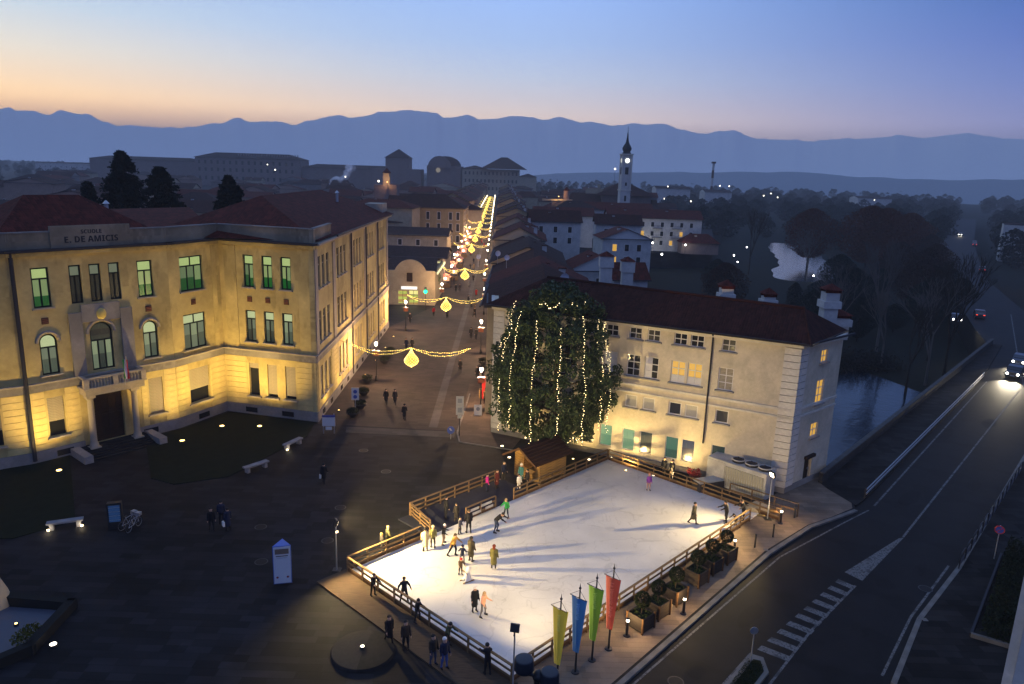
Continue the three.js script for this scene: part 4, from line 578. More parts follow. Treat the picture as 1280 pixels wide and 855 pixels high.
// ---------------------------------------------------------------- plaza furniture
{
  const t = thing('advertising_totem', 'tall three-sided white and blue poster stand on the dark plaza', 'sign', [-13.5, 0.01, -40.4], 0.25);
  mesh('body', new THREE.CylinderGeometry(0.62, 0.62, 2.5, 3).rotateY(Math.PI).translate(0, 1.3, 0), std(0.07, 0.13, 0.42, 0.5), t); mesh('base', cyl(0.66, 0.66, 0.05, 0, 0, 0, 3).rotateY(Math.PI), M.iron, t);
  const poster = mesh('poster', box(0.98, 2.4, 0.02, 0, 1.3, 0.33), std(0.6, 0.6, 0.62, 0.5), t);
  mesh('picture', box(0.8, 0.34, 0.012, 0, 2.2, 0.345), std(0.2, 0.14, 0.1, 0.6), poster); mesh('print_line', box(0.7, 0.05, 0.012, 0, 1.9, 0.345), M.gutter, poster); mesh('print_line', box(0.6, 0.03, 0.012, 0, 1.78, 0.345), M.steel, poster); for (const sx of [-0.3, 0.3]) mesh('logo', cyl(0.07, 0.07, 0.012, 0, 0, 0, 12).rotateX(Math.PI / 2).translate(sx, 0.5, 0.345), std(0.3, 0.05, 0.05, 0.6), poster);
  const st = solo('round_step', new THREE.LatheGeometry([[0, 0.16], [1.62, 0.16], [1.66, 0.12], [1.7, 0.0]].map((q) => new THREE.Vector2(...q)), 48).translate(-7.3, 0.003, -34), M.darkslab, 'low round stone step with a small light, near the rink corner', 'step');
  groundSpot('step_light', 'small white light set in the round stone step', [-7.35, 0.165, -34.05], [-7.35, 6, -34], 4, [1, 0.85, 0.6], 1.3, null, 0.09);
  [[-20.9, -57, 'nearer the plaza, beside the right lawn', 0.9], [-19.45, -62.4, 'farther back, at the right lawn corner', 1.15], [-30.3, -46.2, 'below the left lawn, with lights under both ends', 0.42]].forEach(([x, z, w, a], i) => {
    const b = thing('stone_bench', `pale stone bench ${w}`, 'bench', [x, 0.01, z], a, 'stone benches round the lawns');
    mesh('seat', boxb(2.2, 0.12, 0.5, 0, 0.42, 0), M.stoneBench, b); for (const sx of [-0.8, 0.8]) mesh('leg', boxb(0.25, 0.42, 0.42, sx, 0, 0), M.stoneBench, b);
    if (i !== 0) for (const sx of i === 2 ? [-1.0, 1.0] : [-1.0]) { const lg = mesh('lamp_glass', boxb(0.14, 0.1, 0.1, sx, 0.02, 0.2), glow(5, 4, 2.2, 1), b); const q = V(sx, 0.2, 0.4).applyAxisAngle(V(0, 1, 0), a); const l = new THREE.PointLight(new THREE.Color().setRGB(1, 0.8, 0.5), 0.8, 0, 2); l.position.set(x + q.x, 0.2, z + q.z); l.castShadow = true; l.name = 'bench_lamp'; scene.add(l); }
  });
  const bp = thing('vending_machine', 'blue lit vending panel beside parked bicycles on the plaza', 'panel', [-26.9, 0.01, -46.4], 0.3); mesh('cabinet', boxb(0.9, 1.9, 0.4), M.iron, bp); mesh('screen', box(0.7, 1.2, 0.02, 0, 1.15, 0.21), glow(0.01, 0.03, 0.09, 1), bp); for (let k = 0; k < 4; k++) mesh('shelf_strip', box(0.7, 0.03, 0.02, 0, 0.7 + k * 0.3, 0.225), M.steel, bp);
  for (const [k, x] of [[0, -26.1], [1, -25.6]]) { const b = thing('bicycle', k ? 'parked bicycle farther from the blue panel' : 'parked bicycle next to the blue panel', 'bicycle', [x, 0.01, -46.5 + k * 0.25], 1.2 + 0.2 * k, 'bicycles parked on the plaza'); for (const s of [-0.52, 0.52]) { const w = mesh('wheel', new THREE.TorusGeometry(0.33, 0.025, 6, 20).translate(s, 0.35, 0), M.iron, b); mesh('rim', new THREE.TorusGeometry(0.3, 0.01, 4, 20).translate(s, 0.35, 0), M.steel, w); } mesh('frame', merge([rod([-0.52, 0.35, 0], [0, 0.35, 0], 0.02), rod([0, 0.35, 0], [-0.18, 0.85, 0], 0.02), rod([0, 0.35, 0], [0.38, 0.8, 0], 0.02), rod([-0.15, 0.78, 0], [0.38, 0.82, 0], 0.02), rod([0.52, 0.35, 0], [0.36, 0.95, 0], 0.02), rod([-0.52, 0.35, 0], [-0.16, 0.8, 0], 0.015)]), M.steel, b); mesh('saddle', box(0.26, 0.06, 0.14, -0.2, 0.92, 0), M.iron, b); mesh('handlebar', rod([0.34, 1.0, -0.28], [0.34, 1.0, 0.28], 0.015), M.iron, b); mesh('basket', boxb(0.3, 0.22, 0.34, 0.52, 0.82, 0), M.steel, b); }
  // sunken basin with dark wall at the lower left, pale stone cone beside it
  const ba = thing('garden_basin', 'dark low walled basin with bluish floor at the left edge', 'basin', [-27, 0, -35]); const Pb = (n, g, m) => mesh(n, g.translate(27, 0, 35), m, ba);
  for (const [a, b] of [[[-29, -37.3], [-24.4, -36.9]], [[-24.4, -36.9], [-24.2, -33.0]], [[-24.2, -33.0], [-25.6, -31.2]]]) { const F = frame(a, b); Pb('wall', F.g(boxb(F.L + 0.4, 0.55, 0.5, F.L / 2, 0.01, 0)), std(0.012, 0.013, 0.012, 0.9)); }
  Pb('floor', sheetGeo([[-30, -37], [-24.6, -36.7], [-24.5, -33], [-26, -31], [-30, -30]].reverse(), 0.02), std(0.05, 0.06, 0.085, 0.4)); Pb('shrub', leaves(500, () => V(rr(-25.3, -24.5), rr(0.3, 0.75), rr(-34.6, -33)), 0.16, { tone: [0.06, 0.06, 0.01] }), leafDull);
  const co = solo('stone_cone', new THREE.LatheGeometry([[0.95, 0], [0.8, 0.7], [0.5, 1.5], [0.12, 2.1], [0, 2.15]].map((q) => new THREE.Vector2(...q)), 20).translate(-28.9, 0.02, -37.0), std(0.5, 0.42, 0.28, 0.8, { map: T.plaster }), 'pale cone-shaped stone at the left edge beside the basin', 'sculpture');
  groundSpot('plaza_light', 'bright white ground light beside the dark basin', [-23.4, 0.012, -33.6], [-23.4, 6, -33.8], 5, [1, 0.86, 0.66], 1.2, null, 0.16);
  groundSpot('basin_light', 'small warm spotlight lighting the pale stone cone', [-26.4, 0.03, -35.2], [-28.9, 1.4, -37], 4, WARM, 0.7, null, 0.07);
}
// school floodlights on the lawns and at the steps
{
  const aim = (x, z, y) => [x, y, z];
  [[-29.5, -62.5, [-31.0, 12.5, -67.0], 'on the right lawn nearest the steps', 330], [-27.5, -66.6, [-28.3, 12.5, -71.6], 'in the middle of the right lawn', 330], [-24.0, -66.9, [-24.3, 12.5, -70.6], 'on the right lawn nearest the school corner', 330], [-36.2, -55.2, [-38.3, 12.5, -58], 'on the left lawn', 330], [-42.3, -50.6, [-43.5, 12.5, -53.4], 'at the left picture edge', 260]].forEach(([x, z, a, w, p]) => groundSpot('lawn_floodlight', `warm ground floodlight washing the yellow school, ${w}`, [x, 0.07, z], a, p, WARM, 1.1, 'ground floodlights washing the school', 0.2));
  groundSpot('step_floodlight', 'small ground light left of the school steps', [-36.7, 0.03, -60.0], [-36.4, 5, -61.6], 22, WARM, 0.8, 'small lights beside the school steps', 0.1);
  groundSpot('step_floodlight', 'small ground light right of the school steps', [-33.1, 0.07, -64.2], [-33.2, 5, -65.2], 26, WARM, 0.8, 'small lights beside the school steps', 0.1);
  [-72.5, -79, -86, -93, -100, -107].forEach((z, i) => groundSpot('wall_uplight', `small uplight at the foot of the school side wall, ${ORD[i]} from the corner`, [-17.7, 0.02, z], [-19.4, 8, z], i < 2 ? 60 : 46, WARM, 1.1, 'uplights along the school side wall', 0.07));
  const fl = thing('flag', 'green white and red flag hanging on the school balcony', 'flag', [-33.0, 6.0, -60.3]); mesh('pole', rod([0, 0, 0], [0.5, 2.6, 0.4], 0.03), M.steel, fl);
  [[0.02, 0.2, 0.05], [0.6, 0.6, 0.58], [0.45, 0.03, 0.03]].forEach((c, k) => { const g = new THREE.PlaneGeometry(0.3, 1.7, 3, 10); const p = g.attributes.position; for (let i = 0; i < p.count; i++) p.setXYZ(i, p.getX(i) * 0.55 + (k - 1) * 0.15 + 0.35, p.getY(i) + 1.45, 0.3 + 0.09 * Math.sin((p.getX(i) + k * 0.3) * 9 + p.getY(i) * 2)); g.computeVertexNormals(); mesh('stripe', g, std(...c, 0.8, { side: THREE.DoubleSide }), fl); });
}
// ---------------------------------------------------------------- tall twin lamp close to the camera
{
  const t = thing('tall_street_lamp', 'tall dark street lamp with two round drum heads, close to the viewer', 'street lamp', [0.9, 0, -16]);
  mesh('pole', cyl(0.12, 0.08, 12.72, 0, 0.02, 0, 10), M.iron, t); mesh('arm', rod([-0.45, 12.93, 0.15], [0.45, 12.68, 0.1], 0.05), M.iron, t); mesh('joint', ball(0.16, 0.03, 12.78, 0.1), M.iron, t);
  for (const [x, y] of [[-0.34, 13.12], [0.3, 12.78]]) { const h = mesh('drum_head', new THREE.LatheGeometry([[0, 0.2], [0.2, 0.2], [0.24, 0.16], [0.25, -0.1], [0.22, -0.16], [0, -0.16]].map((q) => new THREE.Vector2(...q)), 24).translate(x, y, 0.15), std(0.012, 0.014, 0.022, 0.5), t); }
}
// ---------------------------------------------------------------- road furniture
{
  const is = thing('traffic_island', 'small kerbed traffic island with grass and a sign', 'traffic island', [12.6, -0.12, -33.4]); const P = (n, g, m) => mesh(n, g.translate(-12.6, 0.12, 33.4), m, is);
  P('kerb', muv(polyGeo([[10.9, -31.9], [13.4, -34.9], [14.0, -34.6], [13.9, -33.4], [12.4, -31.6]], -0.12, 0.02)), M.kerb); P('soil', muv(polyGeo([[11.4, -31.9], [13.4, -34.4], [13.75, -34.3], [13.65, -33.45], [12.4, -31.9]], 0.0, 0.035)), M.lawn); P('grass', leaves(1600, () => V(0, 0, 0).copy((() => { const u = rnd(), w = rr(-0.45, 0.45); return V(lerp(11.9, 13.45, u) + w * 0.8, rr(0.03, 0.1), lerp(-32, -34.1, u) + w * 0.6); })()), 0.07, { tone: [0.014, 0.022, 0.008] }), leafDull);
  P('sign_post', cyl(0.035, 0.035, 2.0, 13.2, 0.02, -34.2, 8), M.steel); P('sign_plate', cyl(0.22, 0.22, 0.02, 0, 0, 0, 20).rotateX(Math.PI / 2).translate(13.2, 1.85, -34.24), M.steel);
  // bridge: parapet wall on the river side and two-rail guard rail by the road
  const pa = thing('bridge_parapet', 'low stone parapet of the bridge beside the river', 'wall', [52, 0, -86.5]); const FP = frame([26.4, -58.2], [77.3, -116.2]); const n = 34, w = FP.L / n;
  for (let k = 0; k < n; k++) { mesh('wall_block', FP.g(boxb(w - 0.02, 0.85, 0.3, (k + 0.5) * w, 0.01, 0.1)).translate(-52, 0, 86.5), std(0.06, 0.058, 0.055, 0.9, { map: T.grain }), pa); mesh('coping_stone', FP.g(boxb(w - 0.015, 0.12, 0.42, (k + 0.5) * w, 0.86, 0.1)).translate(-52, 0, 86.5), std(0.11, 0.105, 0.1, 0.9, { map: T.grain }), pa); }
  const ra = thing('guard_rail', 'long double metal guard rail between road and bridge pavement', 'guard rail', [46, 0, -75]); const FR = frame([28.9, -55.3], [62.6, -94.5]); const m = 18, v = FR.L / m;
  for (let k = 0; k <= m; k++) mesh('post', FR.g(boxb(0.08, 0.85, 0.1, k * v, 0.02, 0.0)).translate(-46, 0, 75), M.gutter, ra);
  for (let k = 0; k < m; k++) for (const y of [0.45, 0.8]) mesh('rail', FR.g(box(v - 0.01, 0.16, 0.05, (k + 0.5) * v, y, 0.09)).translate(-46, 0, 75), M.steel, ra);
  // hoop railings on the far pavement
  const FH = frame([30.6, -44.2], [47.2, -62.6]);
  for (let k = 0; k < 13; k++) { const p = FH.at(0.9 + k * 1.85, 0.01, -0.5); const t = thing('hoop_railing', k === 0 ? 'dark hoop railing on far pavement, nearest the viewer' : `dark hoop railing on far pavement, ${ORD[k]} from the viewer`, 'railing', p, FH.turn, 'row of hoop railings along the far pavement'); mesh('hoop', tube([[-0.75, 0, 0], [-0.75, 0.8, 0], [-0.55, 1.0, 0], [0.55, 1.0, 0], [0.75, 0.8, 0], [0.75, 0, 0]], 0.035, 30, 6), M.iron, t); mesh('crossbar', rod([-0.75, 0.5, 0], [0.75, 0.5, 0], 0.025), M.iron, t); mesh('panel', boxb(1.36, 0.36, 0.02, 0, 0.1, 0), std(0.12, 0.12, 0.13, 0.6), t); }
  const he = thing('hedge_bed', 'long dark hedge bed with stone edging at the right edge', 'hedge', [32, 0, -41]); const Ph = (n, g, m) => mesh(n, g.translate(-32, 0, 41), m, he);
  Ph('edging', bar([26.6, 0.12, -37.1], [28.6, 0.12, -35.9], 0.2, 0.24), M.kerb); Ph('edging', bar([26.6, 0.12, -37.1], [34.4, 0.12, -46.6], 0.14, 0.2), M.gutter);
  Ph('foliage', leaves(9000, () => { const u = rnd(), q = rnd(); return V(lerp(26.9, 35.5, u) + q * 2.4, rr(0.1, 1.15), lerp(-36.9, -47.6, u) + q * 1.5); }, 0.2, { tone: [0.014, 0.02, 0.01] }), leafDull);
  const ns = thing('no_parking_sign', 'round blue and red sign on a pole by the hedge', 'sign', [33.6, 0.01, -46.1], -0.6); mesh('pole', cyl(0.03, 0.03, 2.5), M.steel, ns); const pl = mesh('plate', cyl(0.3, 0.3, 0.02, 0, 0, 0, 20).rotateX(Math.PI / 2).translate(0, 2.2, 0.05), std(0.03, 0.06, 0.3, 0.5), ns); mesh('rim', new THREE.TorusGeometry(0.27, 0.035, 6, 22).translate(0, 2.2, 0.065), std(0.4, 0.02, 0.02, 0.5), pl); mesh('slash', box(0.5, 0.05, 0.012, 0, 0, 0).rotateZ(0.78).translate(0, 2.2, 0.068), std(0.4, 0.02, 0.02, 0.5), pl);
  const pb = thing('pale_building', 'corner of a pale plastered building at the right picture edge', 'building', [26, 0, -18]); const FW = frame([17.5, -22], [32, -10]); mesh('wall', FW.g(boxb(FW.L, 17, 0.3, FW.L / 2, 0, -0.16)).translate(-26, 0, 18), M.pale, pb); const FV = frame([38, -34], [17.5, -22]); mesh('side_wall', frame([17.6, -22.1], [30, -31]).g(boxb(15, 17, 0.3, 7.6, 0, -0.2)).translate(-26, 0, 18), M.pale, pb);
}
// ---------------------------------------------------------------- cars
function makeCar(label, [x, y, z], turn, rgb, lights, power) {
  const t = thing('car', label, 'car', [x, y, z], turn, 'cars on the road'), body = std(...rgb, 0.3, { metalness: 0.3 });
  const s = new THREE.Shape(); [[-2.1, 0.35], [-2.05, 0.85], [-1.3, 0.98], [-0.75, 1.42], [0.7, 1.45], [1.55, 0.98], [2.1, 0.9], [2.15, 0.35]].forEach(([a, b], i) => i ? s.lineTo(a, b) : s.moveTo(a, b)); s.closePath();
  mesh('body', new THREE.ExtrudeGeometry(s, { depth: 1.5, bevelEnabled: true, bevelSize: 0.08, bevelThickness: 0.08, bevelSegments: 2 }).translate(0, 0, -0.75).rotateY(-Math.PI / 2), body, t);
  mesh('windscreen', box(1.36, 0.62, 0.03).rotateX(0.98).translate(0, 1.23, -1.07), M.glassDark, t); mesh('rear_window', box(1.36, 0.55, 0.03).rotateX(-0.9).translate(0, 1.23, 1.2), M.glassDark, t);
  for (const sx of [-1, 1]) { mesh('side_window', boxb(0.03, 0.36, 1.7, sx * 0.835, 1.0, 0), M.glassDark, t); for (const sz of [-1.3, 1.3]) { const w = mesh('wheel', cyl(0.32, 0.32, 0.2, 0, -0.1, 0, 16).rotateZ(Math.PI / 2).translate(sx * 0.74, 0.32, sz), M.iron, t); mesh('rim', cyl(0.2, 0.2, 0.22, 0, -0.11, 0, 10).rotateZ(Math.PI / 2).translate(sx * 0.75, 0.32, sz), M.steel, w); } mesh('headlight', ball(0.15, sx * 0.6, 0.72, -2.2, 10), lights === 'front' ? glow(14, 13, 11, 1) : M.steel, t); mesh('tail_light', box(0.3, 0.16, 0.06, sx * 0.6, 0.78, 2.16), lights === 'rear' ? glow(3.5, 0.25, 0.12, 1) : std(0.2, 0.01, 0.01, 0.4), t); }
  mesh('bumper', boxb(1.7, 0.22, 0.16, 0, 0.36, -2.18), body, t); mesh('number_plate', box(0.5, 0.11, 0.02, 0, 0.5, -2.27), M.paintW, t);
  if (lights === 'front' && power) for (const sx of [-0.6, 0.6]) { const d = V(sx, 0.72, -2.42).applyAxisAngle(V(0, 1, 0), turn), a = V(sx, -0.3, -14).applyAxisAngle(V(0, 1, 0), turn), l = new THREE.SpotLight(new THREE.Color().setRGB(1, 0.86, 0.6), power, 0, 0.5, 0.7, 2); l.position.set(x + d.x, y + d.y, z + d.z); l.target.position.set(x + a.x, y + a.y, z + a.z); l.castShadow = true; l.name = 'headlight_lamp'; scene.add(l, l.target); }
  return t;
}
const roadTurn = (dx, dz) => Math.atan2(-dx, -dz);
makeCar('dark car with bright headlights lighting the road, nearest of the traffic', [68.2, -0.12, -96.6], roadTurn(-0.66, 0.75), [0.02, 0.022, 0.03], 'front', 320);
makeCar('car with bright headlights close behind the nearest car', [73.6, -0.12, -103.6], roadTurn(-0.66, 0.75), [0.05, 0.06, 0.08], 'front', 160);
makeCar('car with small white headlights at the bend beyond the bridge', [83, -0.12, -136], roadTurn(-0.4, 0.9), [0.04, 0.04, 0.05], 'front', 40);
makeCar('car showing red tail lights at the bend beyond the bridge', [90.5, -0.12, -141], roadTurn(0.45, -0.9), [0.05, 0.03, 0.03], 'rear');
[[121, -206, 'front', 'paired white headlights amid the trees'], [129, -222, 'front', 'white headlights lower in the far queue'], [139, -219, 'rear', 'red tail lights lower in the far queue'], [172, -300, 'front', 'white headlights in the middle of the far queue'], [166, -286, 'front', 'dazzling yellowish headlights in the far queue'], [193, -312, 'rear', 'red tail lights in the middle of the far queue'], [199, -322, 'rear', 'red tail lights high in the far queue'], [222, -372, 'front', 'faint white headlights at the far road end']].forEach(([x, z, k, w]) => makeCar(`small distant car with ${w}`, [x, -0.12, z], k === 'front' ? roadTurn(-0.5, 0.86) : roadTurn(0.5, -0.86), [0.05, 0.05, 0.06], k, 30));

[[-17.2, -47.2], [-12.4, -50.6], [-14.4, -43.4], [-15.6, -42.6], [-12.1, -45.6], [-10.2, -57.5], [-13, -62], [8.9, -32.6], [26.8, -42.2]].forEach(([x, z], i) => { const t = thing('manhole_cover', `round iron manhole cover ${['on the plaza behind the totem', 'on the plaza left of the changing area', 'on the plaza just right of the totem', 'close beside the totem foot', 'between totem and rink corner', 'in front of the street mouth', 'near the school corner', 'in the road beside the kerb', 'in the far road lane'][i]}`, 'manhole cover', [x, i > 6 ? -0.118 : 0.002, z]); mesh('rim', cyl(0.42, 0.42, 0.008, 0, 0, 0, 24), M.iron, t); mesh('lid', cyl(0.36, 0.36, 0.012, 0, 0, 0, 24), std(0.014, 0.013, 0.013, 0.6), t); });
// ---------------------------------------------------------------- people: one continuous body per pose, meshed from a smooth union of tapered capsules
function capsuleD(px, py, pz, c) { const [a, b, ra, rb] = c; const bx = b[0] - a[0], by = b[1] - a[1], bz = b[2] - a[2], qx = px - a[0], qy = py - a[1], qz = pz - a[2]; const t = clamp((qx * bx + qy * by + qz * bz) / (bx * bx + by * by + bz * bz + 1e-9)); const dx = qx - bx * t, dy = qy - by * t, dz = qz - bz * t; return Math.sqrt(dx * dx + dy * dy + dz * dz) - lerp(ra, rb, t); }
function surfaceNets(caps, k, cell) {
  let lo = [9, 9, 9], hi = [-9, -9, -9]; for (const [a, b, ra, rb] of caps) for (const [p, r] of [[a, ra], [b, rb]]) for (let i = 0; i < 3; i++) { lo[i] = Math.min(lo[i], p[i] - r - 2 * cell); hi[i] = Math.max(hi[i], p[i] + r + 2 * cell); }
  const n = [0, 1, 2].map((i) => Math.ceil((hi[i] - lo[i]) / cell) + 1), at = (x, y, z) => (z * n[1] + y) * n[0] + x, f = new Float32Array(n[0] * n[1] * n[2]);
  const sd = (x, y, z) => { let s = 0; for (const c of caps) s += Math.exp(-k * capsuleD(x, y, z, c)); return -Math.log(s) / k; };
  for (let z = 0; z < n[2]; z++) for (let y = 0; y < n[1]; y++) for (let x = 0; x < n[0]; x++) f[at(x, y, z)] = sd(lo[0] + x * cell, lo[1] + y * cell, lo[2] + z * cell);
  const id = new Int32Array(f.length).fill(-1), vs = [], quads = [];
  for (let z = 0; z < n[2] - 1; z++) for (let y = 0; y < n[1] - 1; y++) for (let x = 0; x < n[0] - 1; x++) {
    let m = 0, sx = 0, sy = 0, sz = 0; const v = []; for (let q = 0; q < 8; q++) v.push(f[at(x + (q & 1), y + (q >> 1 & 1), z + (q >> 2))]);
    for (const [a, b] of [[0, 1], [2, 3], [4, 5], [6, 7], [0, 2], [1, 3], [4, 6], [5, 7], [0, 4], [1, 5], [2, 6], [3, 7]]) if (v[a] < 0 !== v[b] < 0) { const t = v[a] / (v[a] - v[b]); sx += lerp(a & 1, b & 1, t); sy += lerp(a >> 1 & 1, b >> 1 & 1, t); sz += lerp(a >> 2, b >> 2, t); m++; }
    if (m) { id[at(x, y, z)] = vs.length; vs.push([lo[0] + (x + sx / m) * cell, lo[1] + (y + sy / m) * cell, lo[2] + (z + sz / m) * cell]); }
  }
  for (let z = 1; z < n[2] - 1; z++) for (let y = 1; y < n[1] - 1; y++) for (let x = 1; x < n[0] - 1; x++) { const a = f[at(x, y, z)] < 0; const put = (b, q) => { if (a !== b) quads.push(a ? q : q.reverse()); }; put(f[at(x + 1, y, z)] < 0, [at(x, y, z), at(x, y - 1, z), at(x, y - 1, z - 1), at(x, y, z - 1)].reverse()); put(f[at(x, y + 1, z)] < 0, [at(x, y, z), at(x - 1, y, z), at(x - 1, y, z - 1), at(x, y, z - 1)]); put(f[at(x, y, z + 1)] < 0, [at(x, y, z), at(x - 1, y, z), at(x - 1, y - 1, z), at(x, y - 1, z)].reverse()); }
  return { vs, quads: quads.map((q) => q.map((i) => id[i])), sd };
}
const SKIN = 0, COAT = 1, PANTS = 2, SHOE = 3;
function poseGeo(o) {
  const { lean = 0, legs = [[0.05, 0.08, 0.06], [-0.05, 0.08, 0.06]], arms = [[0.1, 0.16, 0.25], [0.1, 0.16, 0.25]], coat = 0, skate = false } = o;
  const caps = [], zone = [], put = (z, a, b, ra, rb) => { caps.push([a, b, ra, rb]); zone.push(z); };
  const lz = Math.sin(lean), ly = Math.cos(lean), pel = [0, 0.93, 0], on = (y, z = 0, x = 0) => [x, pel[1] + y * ly - z * lz, y * lz + z * ly];
  const waist = on(0.16), chest = on(0.42), neck = on(0.56), head = on(0.7, 0.02);
  put(COAT, pel, waist, 0.155, 0.145); put(COAT, waist, chest, 0.145, 0.165); for (const s of [-1, 1]) put(COAT, on(0.44, 0, s * 0.06), on(0.46, 0, s * 0.17), 0.11, 0.075); put(SKIN, on(0.5), neck, 0.062, 0.056); put(SKIN, on(0.67, 0.02), on(0.76, 0.01), 0.088, 0.1); put(SKIN, on(0.63, 0.05), on(0.66, 0.06), 0.055, 0.06); put(SKIN, on(0.69, 0.11), on(0.67, 0.125), 0.018, 0.02);
  if (coat) put(COAT, on(0), [0, 0.93 - coat, -0.01], 0.17, 0.2);
  legs.forEach(([a, bend, out], i) => { const s = i ? -1 : 1, hip = [s * 0.09, 0.9, 0], knee = [hip[0] + s * Math.sin(out) * 0.43, 0.9 - 0.43 * Math.cos(a), 0.43 * Math.sin(a)], b = a - bend, ank = [knee[0] + s * Math.sin(out) * 0.3, knee[1] - 0.41 * Math.cos(b), knee[2] + 0.41 * Math.sin(b)]; put(PANTS, hip, knee, 0.095, 0.066); put(PANTS, knee, ank, 0.064, 0.044); put(SHOE, [ank[0], ank[1] - 0.03, ank[2] - 0.03], [ank[0] + s * 0.03, ank[1] - 0.04, ank[2] + 0.16], 0.05, 0.042); });
  const wrists = []; arms.forEach(([p, outA, bend], i) => { const s = i ? -1 : 1, sh = on(0.45, 0, s * 0.19), d = (q, w) => [s * Math.sin(w), -Math.cos(w) * Math.cos(q), Math.cos(w) * Math.sin(q)], e1 = d(p + lean * 0.3, outA), el = sh.map((v, k) => v + e1[k] * 0.28), e2 = d(p + bend, outA * 0.6), wr = el.map((v, k) => v + e2[k] * 0.25); put(COAT, sh, el, 0.068, 0.054); put(COAT, el, wr, 0.052, 0.04); put(SKIN, wr, wr.map((v, k) => v + e2[k] * 0.07), 0.032, 0.034); wrists.push([wr.map((v, k) => v + e2[k] * 0.08), e2, s]); });
  const { vs, quads, sd } = surfaceNets(caps, 42, 0.03);
  const nor = vs.map(([x, y, z]) => { const e = 0.004; return V(sd(x + e, y, z) - sd(x - e, y, z), sd(x, y + e, z) - sd(x, y - e, z), sd(x, y, z + e) - sd(x, y, z - e)).normalize(); });
  const zn = vs.map((p) => { let b = 9, k = 0; caps.forEach((c, i) => { const d = capsuleD(...p, c); if (d < b) { b = d; k = zone[i]; } }); return k; });
  const pos = [[], [], [], []], nr = [[], [], [], []];
  for (const q of quads) { if (q.some((i) => i < 0)) continue; const z = zn[q[0]], e1 = V(...vs[q[1]]).sub(V(...vs[q[0]])), e2 = V(...vs[q[2]]).sub(V(...vs[q[0]])); if (e1.cross(e2).dot(nor[q[0]]) < 0) q.reverse(); for (const i of [q[0], q[1], q[2], q[0], q[2], q[3]]) { pos[z].push(...vs[i]); nr[z].push(nor[i].x, nor[i].y, nor[i].z); } }
  const addG = (z, g) => { g = G0(g); pos[z].push(...g.attributes.position.array); nr[z].push(...g.attributes.normal.array); };
  for (const [w, d, s] of wrists) for (let k = 0; k < 5; k++) { const sp = k === 4 ? 0.035 : (k - 1.5) * 0.018, len = [0.065, 0.075, 0.07, 0.055, 0.05][k], ax = [0.25 * s, 0, 1], a = w.map((v, i) => v + ax[i] * sp - (k === 4 ? d[i] * 0.045 : 0)), m = a.map((v, i) => v + d[i] * len * 0.55 + (k === 4 ? ax[i] * 0.02 : 0)), t = [m[0] - s * 0.012, m[1] + d[1] * len * 0.45, m[2] + d[2] * len * 0.45 + 0.012]; addG(SKIN, rod(a, m, 0.0095, 0.009, 5)); addG(SKIN, rod(m, t, 0.009, 0.006, 5)); }
  for (const s of [-1, 1]) { addG(SKIN, ball(0.022, ...on(0.7, 0.01, s * 0.1), 6)); addG(SHOE, ball(0.011, ...on(0.715, 0.105, s * 0.036), 6)); }
  addG(SHOE, box(0.045, 0.008, 0.01, ...on(0.645, 0.11)));
  if (skate) legs.forEach(([a, bend, out], i) => { const s = i ? -1 : 1, b = a - bend, kx = s * 0.09 + s * Math.sin(out) * 0.73, ky = 0.9 - 0.43 * Math.cos(a) - 0.41 * Math.cos(b), kz = 0.43 * Math.sin(a) + 0.41 * Math.sin(b); addG(SHOE, box(0.012, 0.06, 0.27, kx, ky - 0.1, kz + 0.06)); });
  const g = new THREE.BufferGeometry(), all = [], an = []; let st = 0, low = 9; pos.forEach((p, z) => { g.addGroup(st, p.length / 3, z); st += p.length / 3; for (let i = 1; i < p.length; i += 3) low = Math.min(low, p[i]); for (let i = 0; i < p.length; i++) { all.push(p[i]); an.push(nr[z][i]); } });
  g.setAttribute('position', new THREE.Float32BufferAttribute(all, 3)); g.setAttribute('normal', new THREE.Float32BufferAttribute(an, 3)); g.translate(0, -low, 0);
  const hd = on(0.72, 0.01); return { g, head: [hd[0], hd[1] - low, hd[2]], lean };
}
const POSES = {
  stand: poseGeo({}), coat: poseGeo({ coat: 0.42, legs: [[0.02, 0.04, 0.05], [0, 0.04, 0.05]] }), walk: poseGeo({ lean: 0.05, legs: [[0.42, 0.1, 0.03], [-0.32, 0.35, 0.03]], arms: [[-0.35, 0.1, 0.3], [0.4, 0.1, 0.4]] }), walkcoat: poseGeo({ coat: 0.36, lean: 0.04, legs: [[0.3, 0.1, 0.03], [-0.28, 0.3, 0.03]], arms: [[-0.3, 0.12, 0.3], [0.3, 0.12, 0.4]] }),
  skate: poseGeo({ skate: true, lean: 0.22, legs: [[0.35, 0.5, 0.08], [-0.3, 0.15, 0.25]], arms: [[0.5, 0.5, 0.3], [-0.3, 0.6, 0.2]] }), glide: poseGeo({ skate: true, lean: 0.12, legs: [[0.18, 0.3, 0.22], [0.05, 0.25, 0.2]], arms: [[0.25, 0.5, 0.9], [0.25, 0.5, 0.9]] }), akimbo: poseGeo({ skate: true, legs: [[0.1, 0.12, 0.2], [-0.05, 0.1, 0.2]], arms: [[-0.2, 0.55, 0.9], [-0.2, 0.55, 0.9]] }), bent: poseGeo({ skate: true, lean: 0.75, legs: [[0.3, 0.5, 0.1], [0.05, 0.3, 0.1]], arms: [[1.0, 0.2, 0.2], [0.9, 0.25, 0.2]] }),
  reach: poseGeo({ lean: 0.2, arms: [[1.0, 0.15, 0.3], [0.9, 0.2, 0.4]] }), lean: poseGeo({ lean: 0.34, arms: [[0.8, 0.3, 0.6], [0.8, 0.3, 0.6]], legs: [[0.05, 0.05, 0.06], [-0.2, 0.1, 0.06]] }),
};
const matOf = {}; const cm = (c, r = 0.85) => matOf[c.join() + r] ??= std(...c, r);
